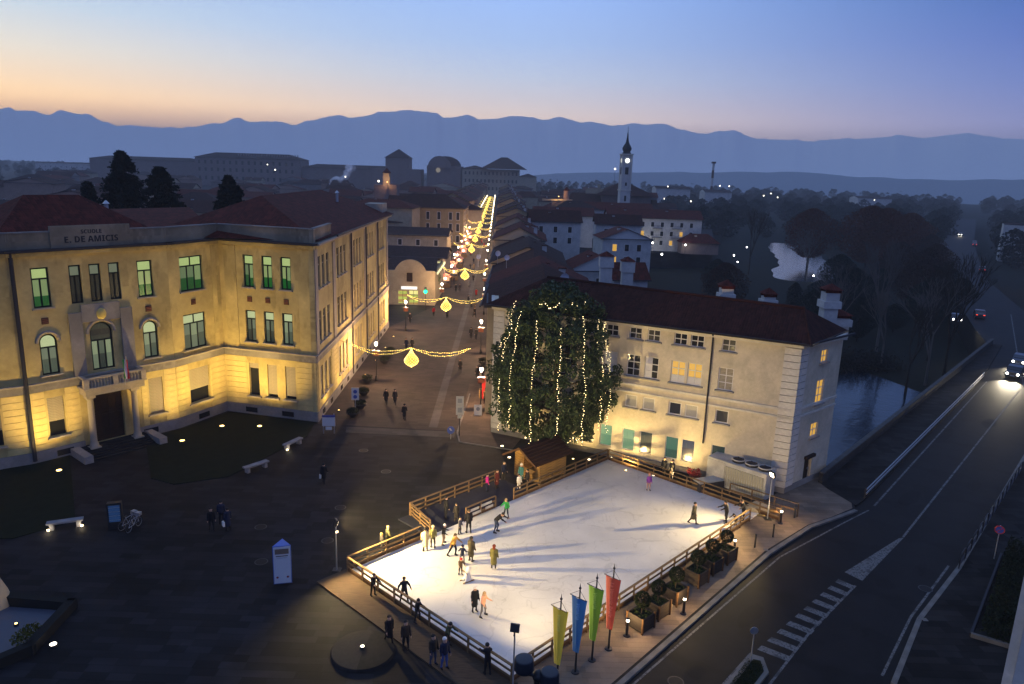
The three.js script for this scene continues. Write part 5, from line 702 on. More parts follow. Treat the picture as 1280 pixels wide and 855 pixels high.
const C = { black: [0.012, 0.012, 0.015], navy: [0.015, 0.02, 0.045], dark: [0.03, 0.027, 0.025], brown: [0.09, 0.06, 0.035], olive: [0.11, 0.1, 0.035], green: [0.02, 0.2, 0.05], cream: [0.6, 0.5, 0.28], ochre: [0.42, 0.25, 0.06], pink: [0.6, 0.3, 0.2], purple: [0.2, 0.05, 0.3], magenta: [0.4, 0.02, 0.2], white: [0.7, 0.68, 0.64], grey: [0.14, 0.14, 0.15], red: [0.4, 0.02, 0.02], blue: [0.04, 0.08, 0.25], jeans: [0.04, 0.055, 0.1], tan: [0.3, 0.2, 0.11], teal: [0.05, 0.16, 0.15] };
const SK = [0.42, 0.26, 0.18], hairG = {};
function person(label, [x, z], face, pose, coat, pants, o = {}) {
  const { h = 1.72, hair = C.dark, hat = null, y = 0.012, shoes = C.black, group = 'people', bag = null, long = false } = o, k = h / 1.78, p = POSES[pose];
  const t = thing('person', label, 'person', [x, y, z], face * Math.PI / 180, group);
  const b = mesh('body', p.g, [cm(SK, 0.6), cm(C[coat] ?? coat), cm(C[pants] ?? pants), cm(shoes)], t); b.scale.setScalar(k);
  const hg = hat ? (hairG.hat ??= merge([new THREE.SphereGeometry(0.125, 14, 8, 0, 6.283, 0, 1.7).translate(0, 0.035, -0.008), new THREE.TorusGeometry(0.118, 0.022, 6, 16).rotateX(Math.PI / 2).translate(0, 0.03, -0.005), ball(0.035, 0, 0.165, -0.005, 8)])) : long ? (hairG.long ??= merge([new THREE.SphereGeometry(0.122, 14, 9, 0, 6.283, 0, 1.75).translate(0, 0.03, -0.016), new THREE.SphereGeometry(0.1, 10, 8).scale(1, 1.9, 0.5).translate(0, -0.1, -0.09)])) : (hairG.short ??= new THREE.SphereGeometry(0.12, 14, 9, 0, 6.283, 0, 1.75).rotateX(-0.35).translate(0, 0.03, -0.016));
  const hm = mesh(hat ? 'hat' : 'hair', hg, cm(hat ? C[hat] : hair), t, [p.head[0] * k, p.head[1] * k, p.head[2] * k]); hm.scale.setScalar(k); hm.rotation.x = p.lean * 0.8;
  if (hat) { const hh = mesh('hair', hairG.back ??= new THREE.SphereGeometry(0.112, 12, 8, 0, 6.283, 1.2, 0.9).scale(1, 1, 0.9).translate(0, 0.01, -0.03), cm(hair), t, [p.head[0] * k, p.head[1] * k, p.head[2] * k]); hh.scale.setScalar(k); }
  if (bag) { const bg = mesh('bag', merge([boxb(0.12, 0.34, 0.3, 0.3, 0.42, 0.06), new THREE.TorusGeometry(0.09, 0.012, 4, 12, Math.PI).rotateY(Math.PI / 2).translate(0.3, 0.76, 0.06)]), cm(C[bag]), t); bg.scale.setScalar(k); }
  return t;
}
const ICE = { y: 0.122, group: 'skaters on the ice', shoes: [0.03, 0.03, 0.035] };
person('skater in dark jacket, hands on hips, near the left rink corner', [-5.8, -38.4], 20, 'akimbo', 'dark', 'black', { ...ICE, h: 1.62, hair: C.brown });
person('child in black skating along the near fence, arms spread', [-4.8, -36.6], 60, 'glide', 'black', 'dark', { ...ICE, h: 1.42, hat: 'dark' });
person('skater in dark coat and white hat holding a partner', [-1.65, -37.75], 30, 'coat', 'black', 'black', { ...ICE, h: 1.6, hat: 'white' });
person('skater in salmon pink coat holding a partner', [-1.15, -37.3], 60, 'glide', 'pink', 'grey', { ...ICE, h: 1.55, hair: C.tan, long: true });
person('small child pushing a white skating aid', [-2.75, -41.65], 20, 'reach', 'brown', 'dark', { ...ICE, h: 1.2, hat: 'red' });
person('adult in long olive brown coat skating beside a child', [-2.2, -43.3], 150, 'coat', [0.06, 0.05, 0.03], 'dark', { ...ICE, h: 1.75, long: true });
person('child in dark blue jacket beside the adult in the long coat', [-2.75, -42.9], 170, 'glide', 'navy', 'grey', { ...ICE, h: 1.3, hat: 'navy' });
person('skater in mustard coat striding left of the couple', [-3.4, -43.9], 60, 'skate', 'ochre', 'black', { ...ICE, h: 1.65, hair: C.brown, long: true });
person('woman in olive parka with long reddish hair gliding alone', [-0.7, -42.4], 170, 'coat', 'olive', 'black', { ...ICE, h: 1.72, hair: [0.14, 0.03, 0.015], long: true, shoes: C.white });
person('skater in black bending forward near the green jacket', [-0.7, -47.3], 75, 'bent', 'black', 'jeans', { ...ICE, h: 1.75 });
person('child in bright green jacket at the rink entrance', [0.0, -49.6], -30, 'glide', 'green', 'navy', { ...ICE, h: 1.5, hair: C.tan });
person('man in black top with white print at the rink entrance', [-2.6, -47.1], 200, 'stand', 'black', 'black', { ...ICE, h: 1.8, hair: C.brown });
person('child in grey standing left of the man in black at the entrance', [-3.2, -46.9], 60, 'stand', 'grey', 'dark', { ...ICE, h: 1.3 });
person('person in long cream coat at the left rink fence', [-5.3, -44.4], 200, 'coat', 'cream', 'black', { ...ICE, h: 1.68, hair: C.dark });
person('person in mossy green jacket between cream coat and fence gap', [-4.85, -44.9], 190, 'stand', [0.16, 0.15, 0.06], 'dark', { ...ICE, h: 1.6, hat: 'cream' });
person('child in dark jacket and white hat by the fence gap', [-4.2, -45.4], 90, 'glide', 'dark', 'tan', { ...ICE, h: 1.45, hat: 'white' });
person('girl in purple coat alone near the back fence', [11.4, -55.2], 10, 'stand', 'purple', [0.35, 0.22, 0.2], { ...ICE, h: 1.45, hat: 'pink' });
person('adult in brown coat striding across the ice at right', [13.7, -49.6], 55, 'walkcoat', [0.07, 0.06, 0.04], 'black', { ...ICE, h: 1.74 });
person('person in dark jacket pointing at the right end of the ice', [16.2, -50.0], -80, 'reach', 'dark', 'black', { ...ICE, h: 1.74 });
person('small child in black beside the person pointing', [16.8, -49.5], -60, 'bent', 'black', 'black', { ...ICE, h: 1.15, hat: 'black' });
person('person in black leaning by the right road-side fence', [17.6, -50.5], -70, 'lean', 'black', 'black', { ...ICE, h: 1.7 });
{ const t = thing('skating_aid', 'white animal-shaped skating aid pushed by a child', 'skating aid', [-2.3, 0.122, -41.0], 2.2); mesh('figure', (() => { const s = surfaceNets([[[0, 0.25, 0], [0, 0.55, 0.05], 0.2, 0.16], [[0, 0.62, 0.06], [0, 0.8, 0.1], 0.13, 0.12], [[0, 0.8, 0.12], [0, 0.78, 0.22], 0.07, 0.04], [[-0.15, 0.1, 0.1], [-0.15, 0.08, -0.2], 0.08, 0.07], [[0.15, 0.1, 0.1], [0.15, 0.08, -0.2], 0.08, 0.07]], 34, 0.03); const p = []; for (const q of s.quads) { if (q.some((i) => i < 0)) continue; for (const i of [0, 1, 2, 0, 2, 3]) p.push(...s.vs[q[i]]); } const g = new THREE.BufferGeometry(); g.setAttribute('position', new THREE.Float32BufferAttribute(p, 3)); g.computeVertexNormals(); return g; })(), std(0.75, 0.74, 0.72, 0.5), t); mesh('handle', merge([rod([-0.2, 0.5, -0.1], [-0.2, 0.75, -0.25], 0.02), rod([0.2, 0.5, -0.1], [0.2, 0.75, -0.25], 0.02), rod([-0.2, 0.75, -0.25], [0.2, 0.75, -0.25], 0.02)]), M.wood, t); mesh('sledge_base', merge([boxb(0.06, 0.05, 0.8, -0.2, 0, 0), boxb(0.06, 0.05, 0.8, 0.2, 0, 0)]), M.wood, t); }
const OUT = { y: 0.102, group: 'onlookers round the rink' };
person('dark child leaning on the near fence at the left corner', R2(-0.5, 3.3), 45, 'reach', 'black', 'black', { ...OUT, h: 1.5 });
person('tall onlooker in black, left of a pair by the round step', [-6.05, -34.7], 30, 'walkcoat', 'black', 'black', { ...OUT, y: 0.02, h: 1.75 });
person('onlooker in dark brown coat, right of a pair by the round step', [-5.1, -34.3], 20, 'stand', [0.05, 0.035, 0.025], 'black', { ...OUT, y: 0.02, h: 1.7 });
person('onlooker in dark grey jacket and jeans at the near fence', [-3.5, -33.0], 40, 'stand', 'dark', 'jeans', { ...OUT, h: 1.75 });
person('onlooker in navy jacket and blue jeans at the near fence', [-2.9, -32.75], 35, 'stand', 'navy', 'blue', { ...OUT, h: 1.78, hair: C.white });
person('child in dark green coat leaning over the near fence', R2(-0.45, 9.9), 45, 'lean', [0.04, 0.05, 0.03], 'dark', { ...OUT, h: 1.55, hat: 'dark' });
person('person in black at the bottom edge beside the near fence', R2(-0.5, 13.0), 200, 'reach', 'black', 'black', { ...OUT, h: 1.7 });
person('child in yellow hat outside the left rink fence', R2(3.0, -0.6), 130, 'stand', 'dark', 'dark', { ...OUT, y: 0.02, h: 1.35, hat: 'ochre' });
person('person in olive jacket outside the left rink fence', R2(3.6, -0.7), 130, 'stand', [0.05, 0.047, 0.025], 'dark', { ...OUT, y: 0.02, h: 1.65, hair: C.tan });
person('person in black standing inside the skate changing area', [-4.4, -49.2], 120, 'stand', 'black', 'black', { ...OUT, h: 1.75 });
person('child sitting area visitor in dark coat inside the changing area', [-3.6, -48.9], 200, 'coat', 'dark', 'dark', { ...OUT, h: 1.4 });
person('person in magenta jacket in the changing area', R2(14.6, -2.5), 100, 'stand', 'magenta', 'navy', { ...OUT, h: 1.5 });
person('person in dark red coat beside the magenta jacket', R2(15.6, -2.4), 60, 'coat', [0.1, 0.02, 0.02], 'dark', { ...OUT, h: 1.6 });
person('customer in white hat and dark coat at the hut counter', R2(17.9, -1.9), -45, 'coat', 'teal', 'dark', { ...OUT, y: 0.02, h: 1.7, hat: 'white' });
person('person in dark coat left of the hut counter', R2(17.2, -3.2), 40, 'stand', 'navy', 'dark', { ...OUT, y: 0.02, h: 1.7 });
person('child in white jacket in front of the hut', R2(16.9, -1.2), 30, 'stand', 'white', 'white', { ...OUT, y: 0.02, h: 1.3 });
person('person in dark jacket right of the hut counter', R2(17.6, -0.95), -60, 'stand', 'dark', 'black', { ...OUT, y: 0.02, h: 1.6 });
person('onlooker in black behind the back fence, left of two', R2(RLEN + 0.75, 5.3), -40, 'stand', 'black', 'black', { ...OUT, y: 0.02, h: 1.72 });
person('onlooker in black behind the back fence, right of two', R2(RLEN + 0.7, 6.1), -50, 'stand', 'dark', 'black', { ...OUT, y: 0.02, h: 1.76 });
const PL = { group: 'people crossing the plaza' };
person('person in black walking with a white shopping bag on the plaza', [-14.7, -54.8], 180, 'walkcoat', 'black', 'black', { ...PL, bag: 'white' });
person('person in black at the left of the trio on the plaza', [-20.3, -46.4], 30, 'stand', 'black', 'black', PL);
person('taller person at the back of the trio on the plaza', [-20.0, -47.4], 190, 'stand', 'navy', 'black', { ...PL, h: 1.82 });
person('person in long navy coat with pale bag in the plaza trio', [-19.2, -46.5], 220, 'coat', 'navy', 'black', { ...PL, bag: 'white' });
const ST = { group: 'people walking on the shopping street', y: 0.014 };
[[-13.3, -75.4, 0, 'walkcoat', 'black', 'left of the couple by the bowl planters'], [-12.35, -75.4, 0, 'walkcoat', 'dark', 'right of the couple by the bowl planters'], [-10.6, -70.5, 180, 'walkcoat', 'black', 'alone at the street mouth, shoes pale'], [-6.4, -89.1, 10, 'walkcoat', 'dark', 'alone in the middle near the pale strip'], [-4.1, -86.2, 0, 'walk', 'black', 'left of a couple under the right lantern'], [-3.5, -86.2, 0, 'walk', 'navy', 'right of a couple under the right lantern'], [-6.2, -108, 180, 'walkcoat', 'black', 'left of a pair by the second right lantern'], [-5.4, -107.6, 180, 'walk', 'dark', 'right of a pair by the second right lantern'], [-16.8, -118, 0, 'walk', 'black', 'near the lit shop window'], [-14.7, -99.6, 0, 'walkcoat', 'navy', 'left of a couple below the second garland'], [-13.9, -99.8, 0, 'walkcoat', 'dark', 'right of a couple below the second garland'], [-2.7, -76.6, 30, 'stand', 'brown', 'beside the red stall'], [-13.6, -124, 180, 'walk', 'red', 'near the traffic light'], [-11.9, -150, 0, 'walkcoat', 'black', 'left of a far couple under the third garland'], [-11.1, -150, 0, 'walkcoat', 'dark', 'right of a far couple under the third garland'], [-7.6, -132, 0, 'walkcoat', 'black', 'beyond the second garland on the right'], [-13, -172, 0, 'walk', 'dark', 'first in the far crowd on the left'], [-12.2, -178, 180, 'walk', 'black', 'second in the far crowd'], [-10.2, -184, 0, 'walkcoat', 'tan', 'far away in a light coat'], [-13.4, -190, 180, 'walkcoat', 'navy', 'by the far lanterns on the left'], [-9.2, -165, 0, 'walkcoat', 'black', 'alone beyond the third garland']].forEach(([x, z, f, p, c, w]) => person(`pedestrian in ${typeof c === 'string' ? c : 'dark'} clothes on the street, ${w}`, [x, z], f, p, c, 'black', ST));
// ---------------------------------------------------------------- the shopping street
const lanternGlow = glow(11, 9.6, 7.4, 1);
function lantern(label, [x, z], h = 4.5, power = 60, box_ = true) {
  const t = thing('street_lantern', label, 'street lamp', [x, 0.01, z], 0, 'lanterns along the shopping street');
  mesh('base', cyl(0.2, 0.12, 0.6, 0, 0, 0, 10), M.iron, t); mesh('post', cyl(0.07, 0.05, h - 0.7, 0, 0.5, 0, 8), M.iron, t);
  mesh('lantern_glass', new THREE.LatheGeometry([[0.1, 0], [0.2, 0.32], [0.18, 0.4], [0.06, 0.44]].map((q) => new THREE.Vector2(...q)), 12).translate(0, h - 0.25, 0), lanternGlow, t); mesh('lantern_cap', cyl(0.24, 0.03, 0.14, 0, h + 0.24, 0, 10), M.iron, t);
  if (box_) { mesh('collar', boxb(0.8, 0.08, 0.34, 0, h - 0.9, 0), std(0.6, 0.56, 0.5, 0.7), t); mesh('flower_box', boxb(0.7, 0.5, 0.3, 0, h - 1.45, 0), std(0.34, 0.12, 0.06, 0.8), t); }
  if (power) { const l = new THREE.PointLight(new THREE.Color().setRGB(1, 0.62, 0.34), power, 0, 2); l.position.set(x, h - 0.02, z); l.castShadow = true; l.shadow.radius = 8; l.name = 'lantern_lamp'; scene.add(l); }
}
{
  const left = [[-16.0, -84.2], [-16.6, -112], [-12.9, -131], [-13.4, -156]], right = [[-3.1, -74.3], [-4.3, -99], [-5.1, -127], [-5.9, -146], [-6.5, -168]];
  for (let z = -178; z > -600; z -= 17) left.push([-14.2 - 0.0206 * (-z - 156), z]); for (let z = -190; z > -600; z -= 15) right.push([-6.5 - 0.0252 * (-z - 168), z]);
  left.forEach(([x, z], i) => lantern(i < 8 ? `lit lantern on the left of the street, ${ORD[i]} from the square` : 'tiny far lantern on the left of the street', [x, z], 4.5, z > -120 ? 260 : z > -330 ? 100 : 0, i < 5));
  right.forEach(([x, z], i) => lantern(i < 9 ? `lit lantern on the right of the street, ${ORD[i]} from the square` : 'tiny far lantern on the right of the street', [x, z], 4.5, z > -120 ? 260 : z > -330 ? 100 : 0, i < 5));
}
function garland(k, z, x0, x1, y, label) {
  const mid = (x0 + x1) / 2, t = thing('street_garland', label, 'garland', [mid, y, z], 0, 'light garlands hung across the street');
  const far = z < -200, size = far ? 0.07 : 0.04;
  for (const sd of [-1, 1]) for (const row of [0, 0.32]) { const xe = sd < 0 ? x0 - mid : x1 - mid, c = new THREE.CatmullRomCurve3([V(xe, 0.25 - row * 0.3, 0), V(xe * 0.72, -0.3 - row, 0), V(xe * 0.35, -0.35 - row, 0.05), V(0, 0.05, 0)]), g = [], n = far ? 14 : 34; for (let i = 0; i <= n; i++) { const p = c.getPointAt(i / n); g.push(new THREE.OctahedronGeometry(size * rr(0.7, 1.3), 0).translate(p.x, p.y + rr(-0.04, 0.04), p.z)); } const w = mesh('wire', new THREE.TubeGeometry(c, 20, 0.012, 4), M.iron, t); const b = mesh('bulbs', merge(g), bulbY, w); b.userData.kind = 'stuff'; }
  mesh('guy_wire', merge([rod([x0 - mid, 0.25, 0], [x0 - mid - 2.2, 0.9, 0], 0.012, 0.012, 4), rod([x1 - mid, 0.25, 0], [x1 - mid + 2.2, 0.9, 0], 0.012, 0.012, 4)]), M.iron, t);
  // pear-shaped pendant of close-set bulbs round a wire cage
  const prof = (u) => [0.05 + 0.72 * Math.pow(Math.sin(Math.PI * Math.pow(u, 0.62)), 0.9), -0.1 - (1 - u) * 2.1], g = [];
  const pr = []; for (let i = 0; i <= 12; i++) { const u = i / 12, q = prof(1 - u); pr.push(new THREE.Vector2(Math.max(0.02, 0.05 + 0.7 * Math.sin(Math.PI * Math.pow(u, 1.75)) * 1.0), -0.05 - u * 2.0)); }
  for (let m = 0; m < 12; m++) for (let i = 0; i < pr.length; i++) { const a = m / 12 * 6.283 + (i % 2) * 0.26; g.push(new THREE.OctahedronGeometry(0.055, 0).translate(Math.cos(a) * pr[i].x * 1.02, pr[i].y, Math.sin(a) * pr[i].x * 1.02)); }
  const cg = mesh('pendant_lamp', new THREE.LatheGeometry(pr, 14), glow(0.55, 0.38, 0.06, 1), t); const b = mesh('bulbs', merge(g), bulbY, cg); b.userData.kind = 'stuff'; mesh('cage_ring', merge(pr.filter((_, i) => i % 2).map((q) => new THREE.TorusGeometry(q.x * 1.01, 0.02, 4, 16).rotateX(Math.PI / 2).translate(0, q.y, 0))), M.gutter, cg);
  if (z > -240) { const l = new THREE.PointLight(new THREE.Color().setRGB(1, 0.74, 0.22), 14, 0, 2); l.position.set(mid, y - 2.35, z); l.castShadow = true; l.shadow.radius = 20; l.name = 'pendant_lamp_light'; scene.add(l); }
}
[[-79, -17.6, -4.6, 5.35], [-110, -16.0, -4.4, 5.75], [-138, -13.6, -5.0, 6.5], ...Array.from({ length: 13 }, (_, k) => { const z = -183 - k * 27; return [z, -15.2 - 0.0206 * (-z - 183), -6.4 - 0.0245 * (-z - 183), 6.6]; })].forEach(([z, a, b, y], k) => garland(k, z, a, b, y, `yellow bulb garland with pear pendant across the street, ${ORD[k]} from the square`));
{ // furniture at the street mouth
  [[-16.3, -78.2, 'in the lit patch by the school wall'], [-16.9, -83.2, 'farther up beside the school wall'], [-15.7, -73.6, 'close behind the blue and white sign'], [-15.9, -70.9, 'at the street corner with trailing plants'], [-16.4, -92, 'beyond the first left lantern'], [-16.5, -97, 'second beyond the first left lantern'], [-3.7, -93, 'on the right beyond the second lantern']].forEach(([x, z, w], i) => {
    const t = thing('bowl_planter', `dark bowl planter with low shrubs ${w}`, 'planter', [x, 0.012, z], 0, 'bowl planters along the street');
    mesh('bowl', new THREE.LatheGeometry([[0.25, 0], [0.3, 0.05], [0.55, 0.35], [0.72, 0.5], [0.68, 0.52], [0, 0.46]].map((q) => new THREE.Vector2(...q)), 18), std(0.04, 0.038, 0.04, 0.7), t);
    mesh('plants', leaves(420, () => { const a = rr(0, 6.28), q = Math.sqrt(rnd()) * 0.62; return V(Math.cos(a) * q, 0.48 + rr(0, 0.5) * (1 - q * q), Math.sin(a) * q); }, 0.16, { tone: [0.02, 0.028, 0.012] }), leafDull, t);
  });
  const nb = thing('notice_board', 'white notice board with blue header at the school corner', 'sign', [-17.1, 0.012, -66], 0.1); for (const s of [-0.5, 0.5]) mesh('leg', boxb(0.06, 2.0, 0.06, s, 0, 0), M.steel, nb); mesh('board', boxb(1.2, 0.85, 0.05, 0, 0.75, 0.03), std(0.5, 0.5, 0.52, 0.6), nb); mesh('header', boxb(1.2, 0.22, 0.06, 0, 1.62, 0.03), std(0.05, 0.07, 0.25, 0.6), nb); mesh('lower_sheet', boxb(0.6, 0.32, 0.03, 0, 0.36, 0.03), std(0.5, 0.5, 0.5, 0.6), nb);
  const ps = thing('blue_white_sign', 'tall white sign with two blue symbols by the bowl planters', 'sign', [-15.9, 0.012, -72.2], 0.05); mesh('pole', cyl(0.04, 0.04, 2.4), M.steel, ps); const pp = mesh('plate', boxb(0.75, 1.3, 0.04, 0, 1.4, 0.03), std(0.5, 0.52, 0.54, 0.5), ps); for (const y of [1.7, 2.25]) { mesh('symbol', cyl(0.2, 0.2, 0.02, 0, 0, 0, 16).rotateX(Math.PI / 2).translate(0, y + 0.05, 0.06), std(0.02, 0.06, 0.3, 0.5), pp); }
  const ts = thing('post_sign', 'grey sign post with two white plates at the street corner', 'sign', [-4.75, 0.012, -66.6], 0.1); mesh('pole', cyl(0.045, 0.045, 3.9), M.iron, ts); for (const [y, hh] of [[2.1, 0.95], [3.08, 0.85]]) { const q = mesh('plate', boxb(0.72, hh, 0.04, 0, y, 0.05), std(0.42, 0.42, 0.4, 0.6), ts); mesh('print', boxb(0.4, hh * 0.5, 0.01, 0, y + hh * 0.25, 0.075), std(0.25, 0.26, 0.28, 0.6), q); } mesh('small_plate', boxb(0.4, 0.3, 0.04, 0, 1.75, 0.05), std(0.42, 0.42, 0.4, 0.6), ts);
  const bs = thing('blue_arrow_sign', 'round blue sign low beside the pavement corner', 'sign', [-5.5, 0.012, -65.6], 0.3); mesh('pole', cyl(0.035, 0.035, 0.7), M.steel, bs); mesh('plate', cyl(0.36, 0.36, 0.03, 0, 0, 0, 20).rotateX(Math.PI / 2 - 0.2).translate(0, 0.9, 0.05), std(0.04, 0.08, 0.32, 0.5), bs); mesh('arrow', box(0.12, 0.42, 0.01).rotateZ(0.6).translate(0, 0.92, 0.085), std(0.5, 0.5, 0.5, 0.6), bs);
  const ab = thing('pavement_board', 'white folding board standing under the first right lantern', 'sign', [-3.3, 0.012, -72.8], 0.1); mesh('panel', box(0.8, 1.1, 0.04).rotateX(-0.18).translate(0, 0.56, 0.1), std(0.55, 0.55, 0.55, 0.6), ab); mesh('rear_panel', box(0.8, 1.1, 0.04).rotateX(0.18).translate(0, 0.56, -0.1), std(0.4, 0.4, 0.4, 0.6), ab); mesh('round_print', cyl(0.2, 0.2, 0.01, 0, 0, 0, 16).rotateX(Math.PI / 2 - 0.18).translate(0, 0.7, 0.12), std(0.2, 0.22, 0.26, 0.6), ab);
  const rs = thing('red_stall', 'narrow red covered stall against the white building', 'stall', [-2.6, 0.012, -79]); mesh('curtain', boxb(1.1, 2.1, 1.2, 0, 0, 0), std(0.4, 0.02, 0.02, 0.8), rs); mesh('awning', box(1.4, 0.06, 1.6).rotateZ(0.12).translate(-0.1, 2.25, 0), std(0.45, 0.05, 0.04, 0.7), rs); mesh('counter', boxb(0.3, 0.9, 1.1, -0.75, 0, 0), M.wood, rs);
  const tl = thing('traffic_light', 'traffic light showing green near the lit shop', 'traffic light', [-15.6, 0.012, -129]); mesh('pole', cyl(0.06, 0.06, 3.2), M.iron, tl); mesh('housing', boxb(0.4, 1.1, 0.3, 0, 3.1, 0), M.iron, tl); mesh('signal_light', ball(0.34, 0, 3.4, 0.16, 12).scale(1, 1, 1), glow(0.05, 2.4, 1.0, 1), tl); for (const y of [3.72, 4.02]) mesh('dark_lens', ball(0.12, 0, y, 0.14, 10), std(0.02, 0.01, 0.01, 0.3), tl);
  const gl = new THREE.PointLight(new THREE.Color().setRGB(0.05, 1, 0.5), 6, 0, 2); gl.position.set(-15.6, 3.4, -128.4); gl.castShadow = true; scene.add(gl);
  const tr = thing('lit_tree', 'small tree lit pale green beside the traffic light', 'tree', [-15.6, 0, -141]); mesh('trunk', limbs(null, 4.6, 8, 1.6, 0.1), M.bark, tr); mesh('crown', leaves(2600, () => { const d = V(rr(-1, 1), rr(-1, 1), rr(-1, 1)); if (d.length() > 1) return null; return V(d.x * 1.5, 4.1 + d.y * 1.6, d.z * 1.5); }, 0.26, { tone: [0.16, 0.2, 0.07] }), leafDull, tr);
  const gs = new THREE.SpotLight(new THREE.Color().setRGB(1, 0.95, 0.6), 60, 0, 0.9, 0.8, 2); groundSpot('tree_uplight', 'ground light under the small lit tree', [-15.0, 0.02, -138.6], [-15.6, 4.2, -141], 60, [1, 0.95, 0.55], 0.9, null, 0.1);
}
{ // lit market stalls far up the left side
  const pk = [glow(0.9, 0.5, 0.28, 1), glow(0.85, 0.6, 0.3, 1), glow(0.9, 0.42, 0.3, 1)];
  for (let i = 0; i < 15; i++) { const z = -156 - i * 11, x = -14.6 - 0.02 * (-z - 156) + (i % 2) * 1.0; const t = thing('market_stall', `glowing market stall up the street, ${ORD[i]} from the corner shop`, 'stall', [x, 0.012, z], 0, 'lit market stalls up the street'); for (const sx of [-1, 1]) for (const sz of [-1, 1]) mesh('post', boxb(0.08, 2.3, 0.08, sx * 0.9, 0, sz * 0.9), M.wood, t); mesh('counter', boxb(1.8, 0.9, 0.5, 0, 0, 0.8), M.wood, t); mesh('canopy', muv(new THREE.ConeGeometry(1.6, 0.8, 4).rotateY(Math.PI / 4).translate(0, 2.7, 0)), std(0.5, 0.2, 0.14, 0.8), t); mesh('lamp_panel', boxb(1.6, 0.9, 0.06, 0, 1.25, -0.6), pk[i % 3], t); mesh('lamp_bulb', ball(0.3, 0, 2.0, 1.05, 8), glow(7, 5, 2.8, 1), t); }
}
// ---------------------------------------------------------------- houses
const winGeo = {};
function house(name, label, category, o) {
  // a rectangular house: corner at (x, z), length l along its front, depth d behind, front facing -turn
  const { p, turn = 0, l, d, h, roof = 'gable', rise = 2.4, wall = M.cream, tile = M.roofGrey, rows = [], cols = [], sides = [], chim = [], group, lit = 0, winW = 1.0, frameM = M.frameWhite, shutter = null, over = 0.5 } = o;
  const t = thing(name, label, category, [p[0], p[2] ?? 0, p[1]], turn, group);
  mesh('wall', boxb(l, h, d, l / 2, 0, -d / 2), wall, t);
  const e = over, y0 = h, y1 = h + rise; let g;
  if (roof === 'gable') g = tris([...quad([-e, y0 - 0.15, e], [l + e, y0 - 0.15, e], [l + e, y1, -d / 2], [-e, y1, -d / 2]), ...quad([l + e, y0 - 0.15, -d - e], [-e, y0 - 0.15, -d - e], [-e, y1, -d / 2], [l + e, y1, -d / 2])]);
  else if (roof === 'gableX') g = tris([...quad([l + e, y0 - 0.15, e], [l + e, y0 - 0.15, -d - e], [l / 2, y1, -d - e], [l / 2, y1, e]), ...quad([-e, y0 - 0.15, -d - e], [-e, y0 - 0.15, e], [l / 2, y1, e], [l / 2, y1, -d - e])]);
  else { const i = Math.min(d, l) / 2; const r0 = l >= d ? [i, y1, -d / 2] : [l / 2, y1, -i], r1 = l >= d ? [l - i, y1, -d / 2] : [l / 2, y1, -d + i], a = [-e, y0, e], b = [l + e, y0, e], c = [l + e, y0, -d - e], f = [-e, y0, -d - e]; g = l >= d ? tris([...quad(a, b, r1, r0), [b, c, r1], ...quad(c, f, r0, r1), [f, a, r0]]) : tris([[a, b, r0], ...quad(b, c, r1, r0), [c, f, r1], ...quad(f, a, r0, r1)]); }
  const rf = mesh('roof', muv(g), tile, t);
  if (roof === 'gable') for (const x of [0.02, l - 0.02]) mesh('gable_wall', tris([[[x, h, 0], [x, h, -d], [x, y1 - 0.2, -d / 2]]]), wall, t); if (roof === 'gableX') mesh('gable_wall', tris([[[0, h, -0.01], [l, h, -0.01], [l / 2, y1 - 0.2, -0.01]]]), wall, t);
  mesh('eaves', merge([boxb(l + 2 * e, 0.16, 0.14, l / 2, h - 0.22, e), boxb(0.14, 0.16, d + e, l + e, h - 0.22, -d / 2)]), M.gutter, rf);
  const put = (x, y, z, w, hh, ry) => { const k = `${w}_${hh}`; const gf = winGeo[k] ??= [boxb(w + 0.24, hh + 0.24, 0.08, 0, -0.12, 0), boxb(w, hh, 0.04, 0, 0, 0.04), boxb(w * 0.5, hh, 0.05, 0, 0, 0.05)]; const f = mesh('window', gf[0], frameM, t, [x, y, z], ry); mesh('pane', gf[1], rnd() < lit ? L.warm : M.glassDark, f); if (shutter) for (const s of [-1, 1]) mesh('shutter', gf[2], shutter, f, [s * w * 0.78, 0, 0]); };
  for (const [y, hh] of rows) for (const x of cols) put(x, y, 0.02, winW, hh, 0);
  for (const [y, hh] of rows) for (const x of sides) put(l + 0.02, y, -x, winW, hh, Math.PI / 2);
  for (const [x, z, hh, w = 0.8] of chim) { mesh('chimney', boxb(w, hh + 1.2, w, x, h + 0.3, -z), M.pale, rf); mesh('chimney_cap', boxb(w + 0.25, 0.14, w + 0.25, x, h + 1.5 + hh, -z), tile, rf); }
  return t;
}
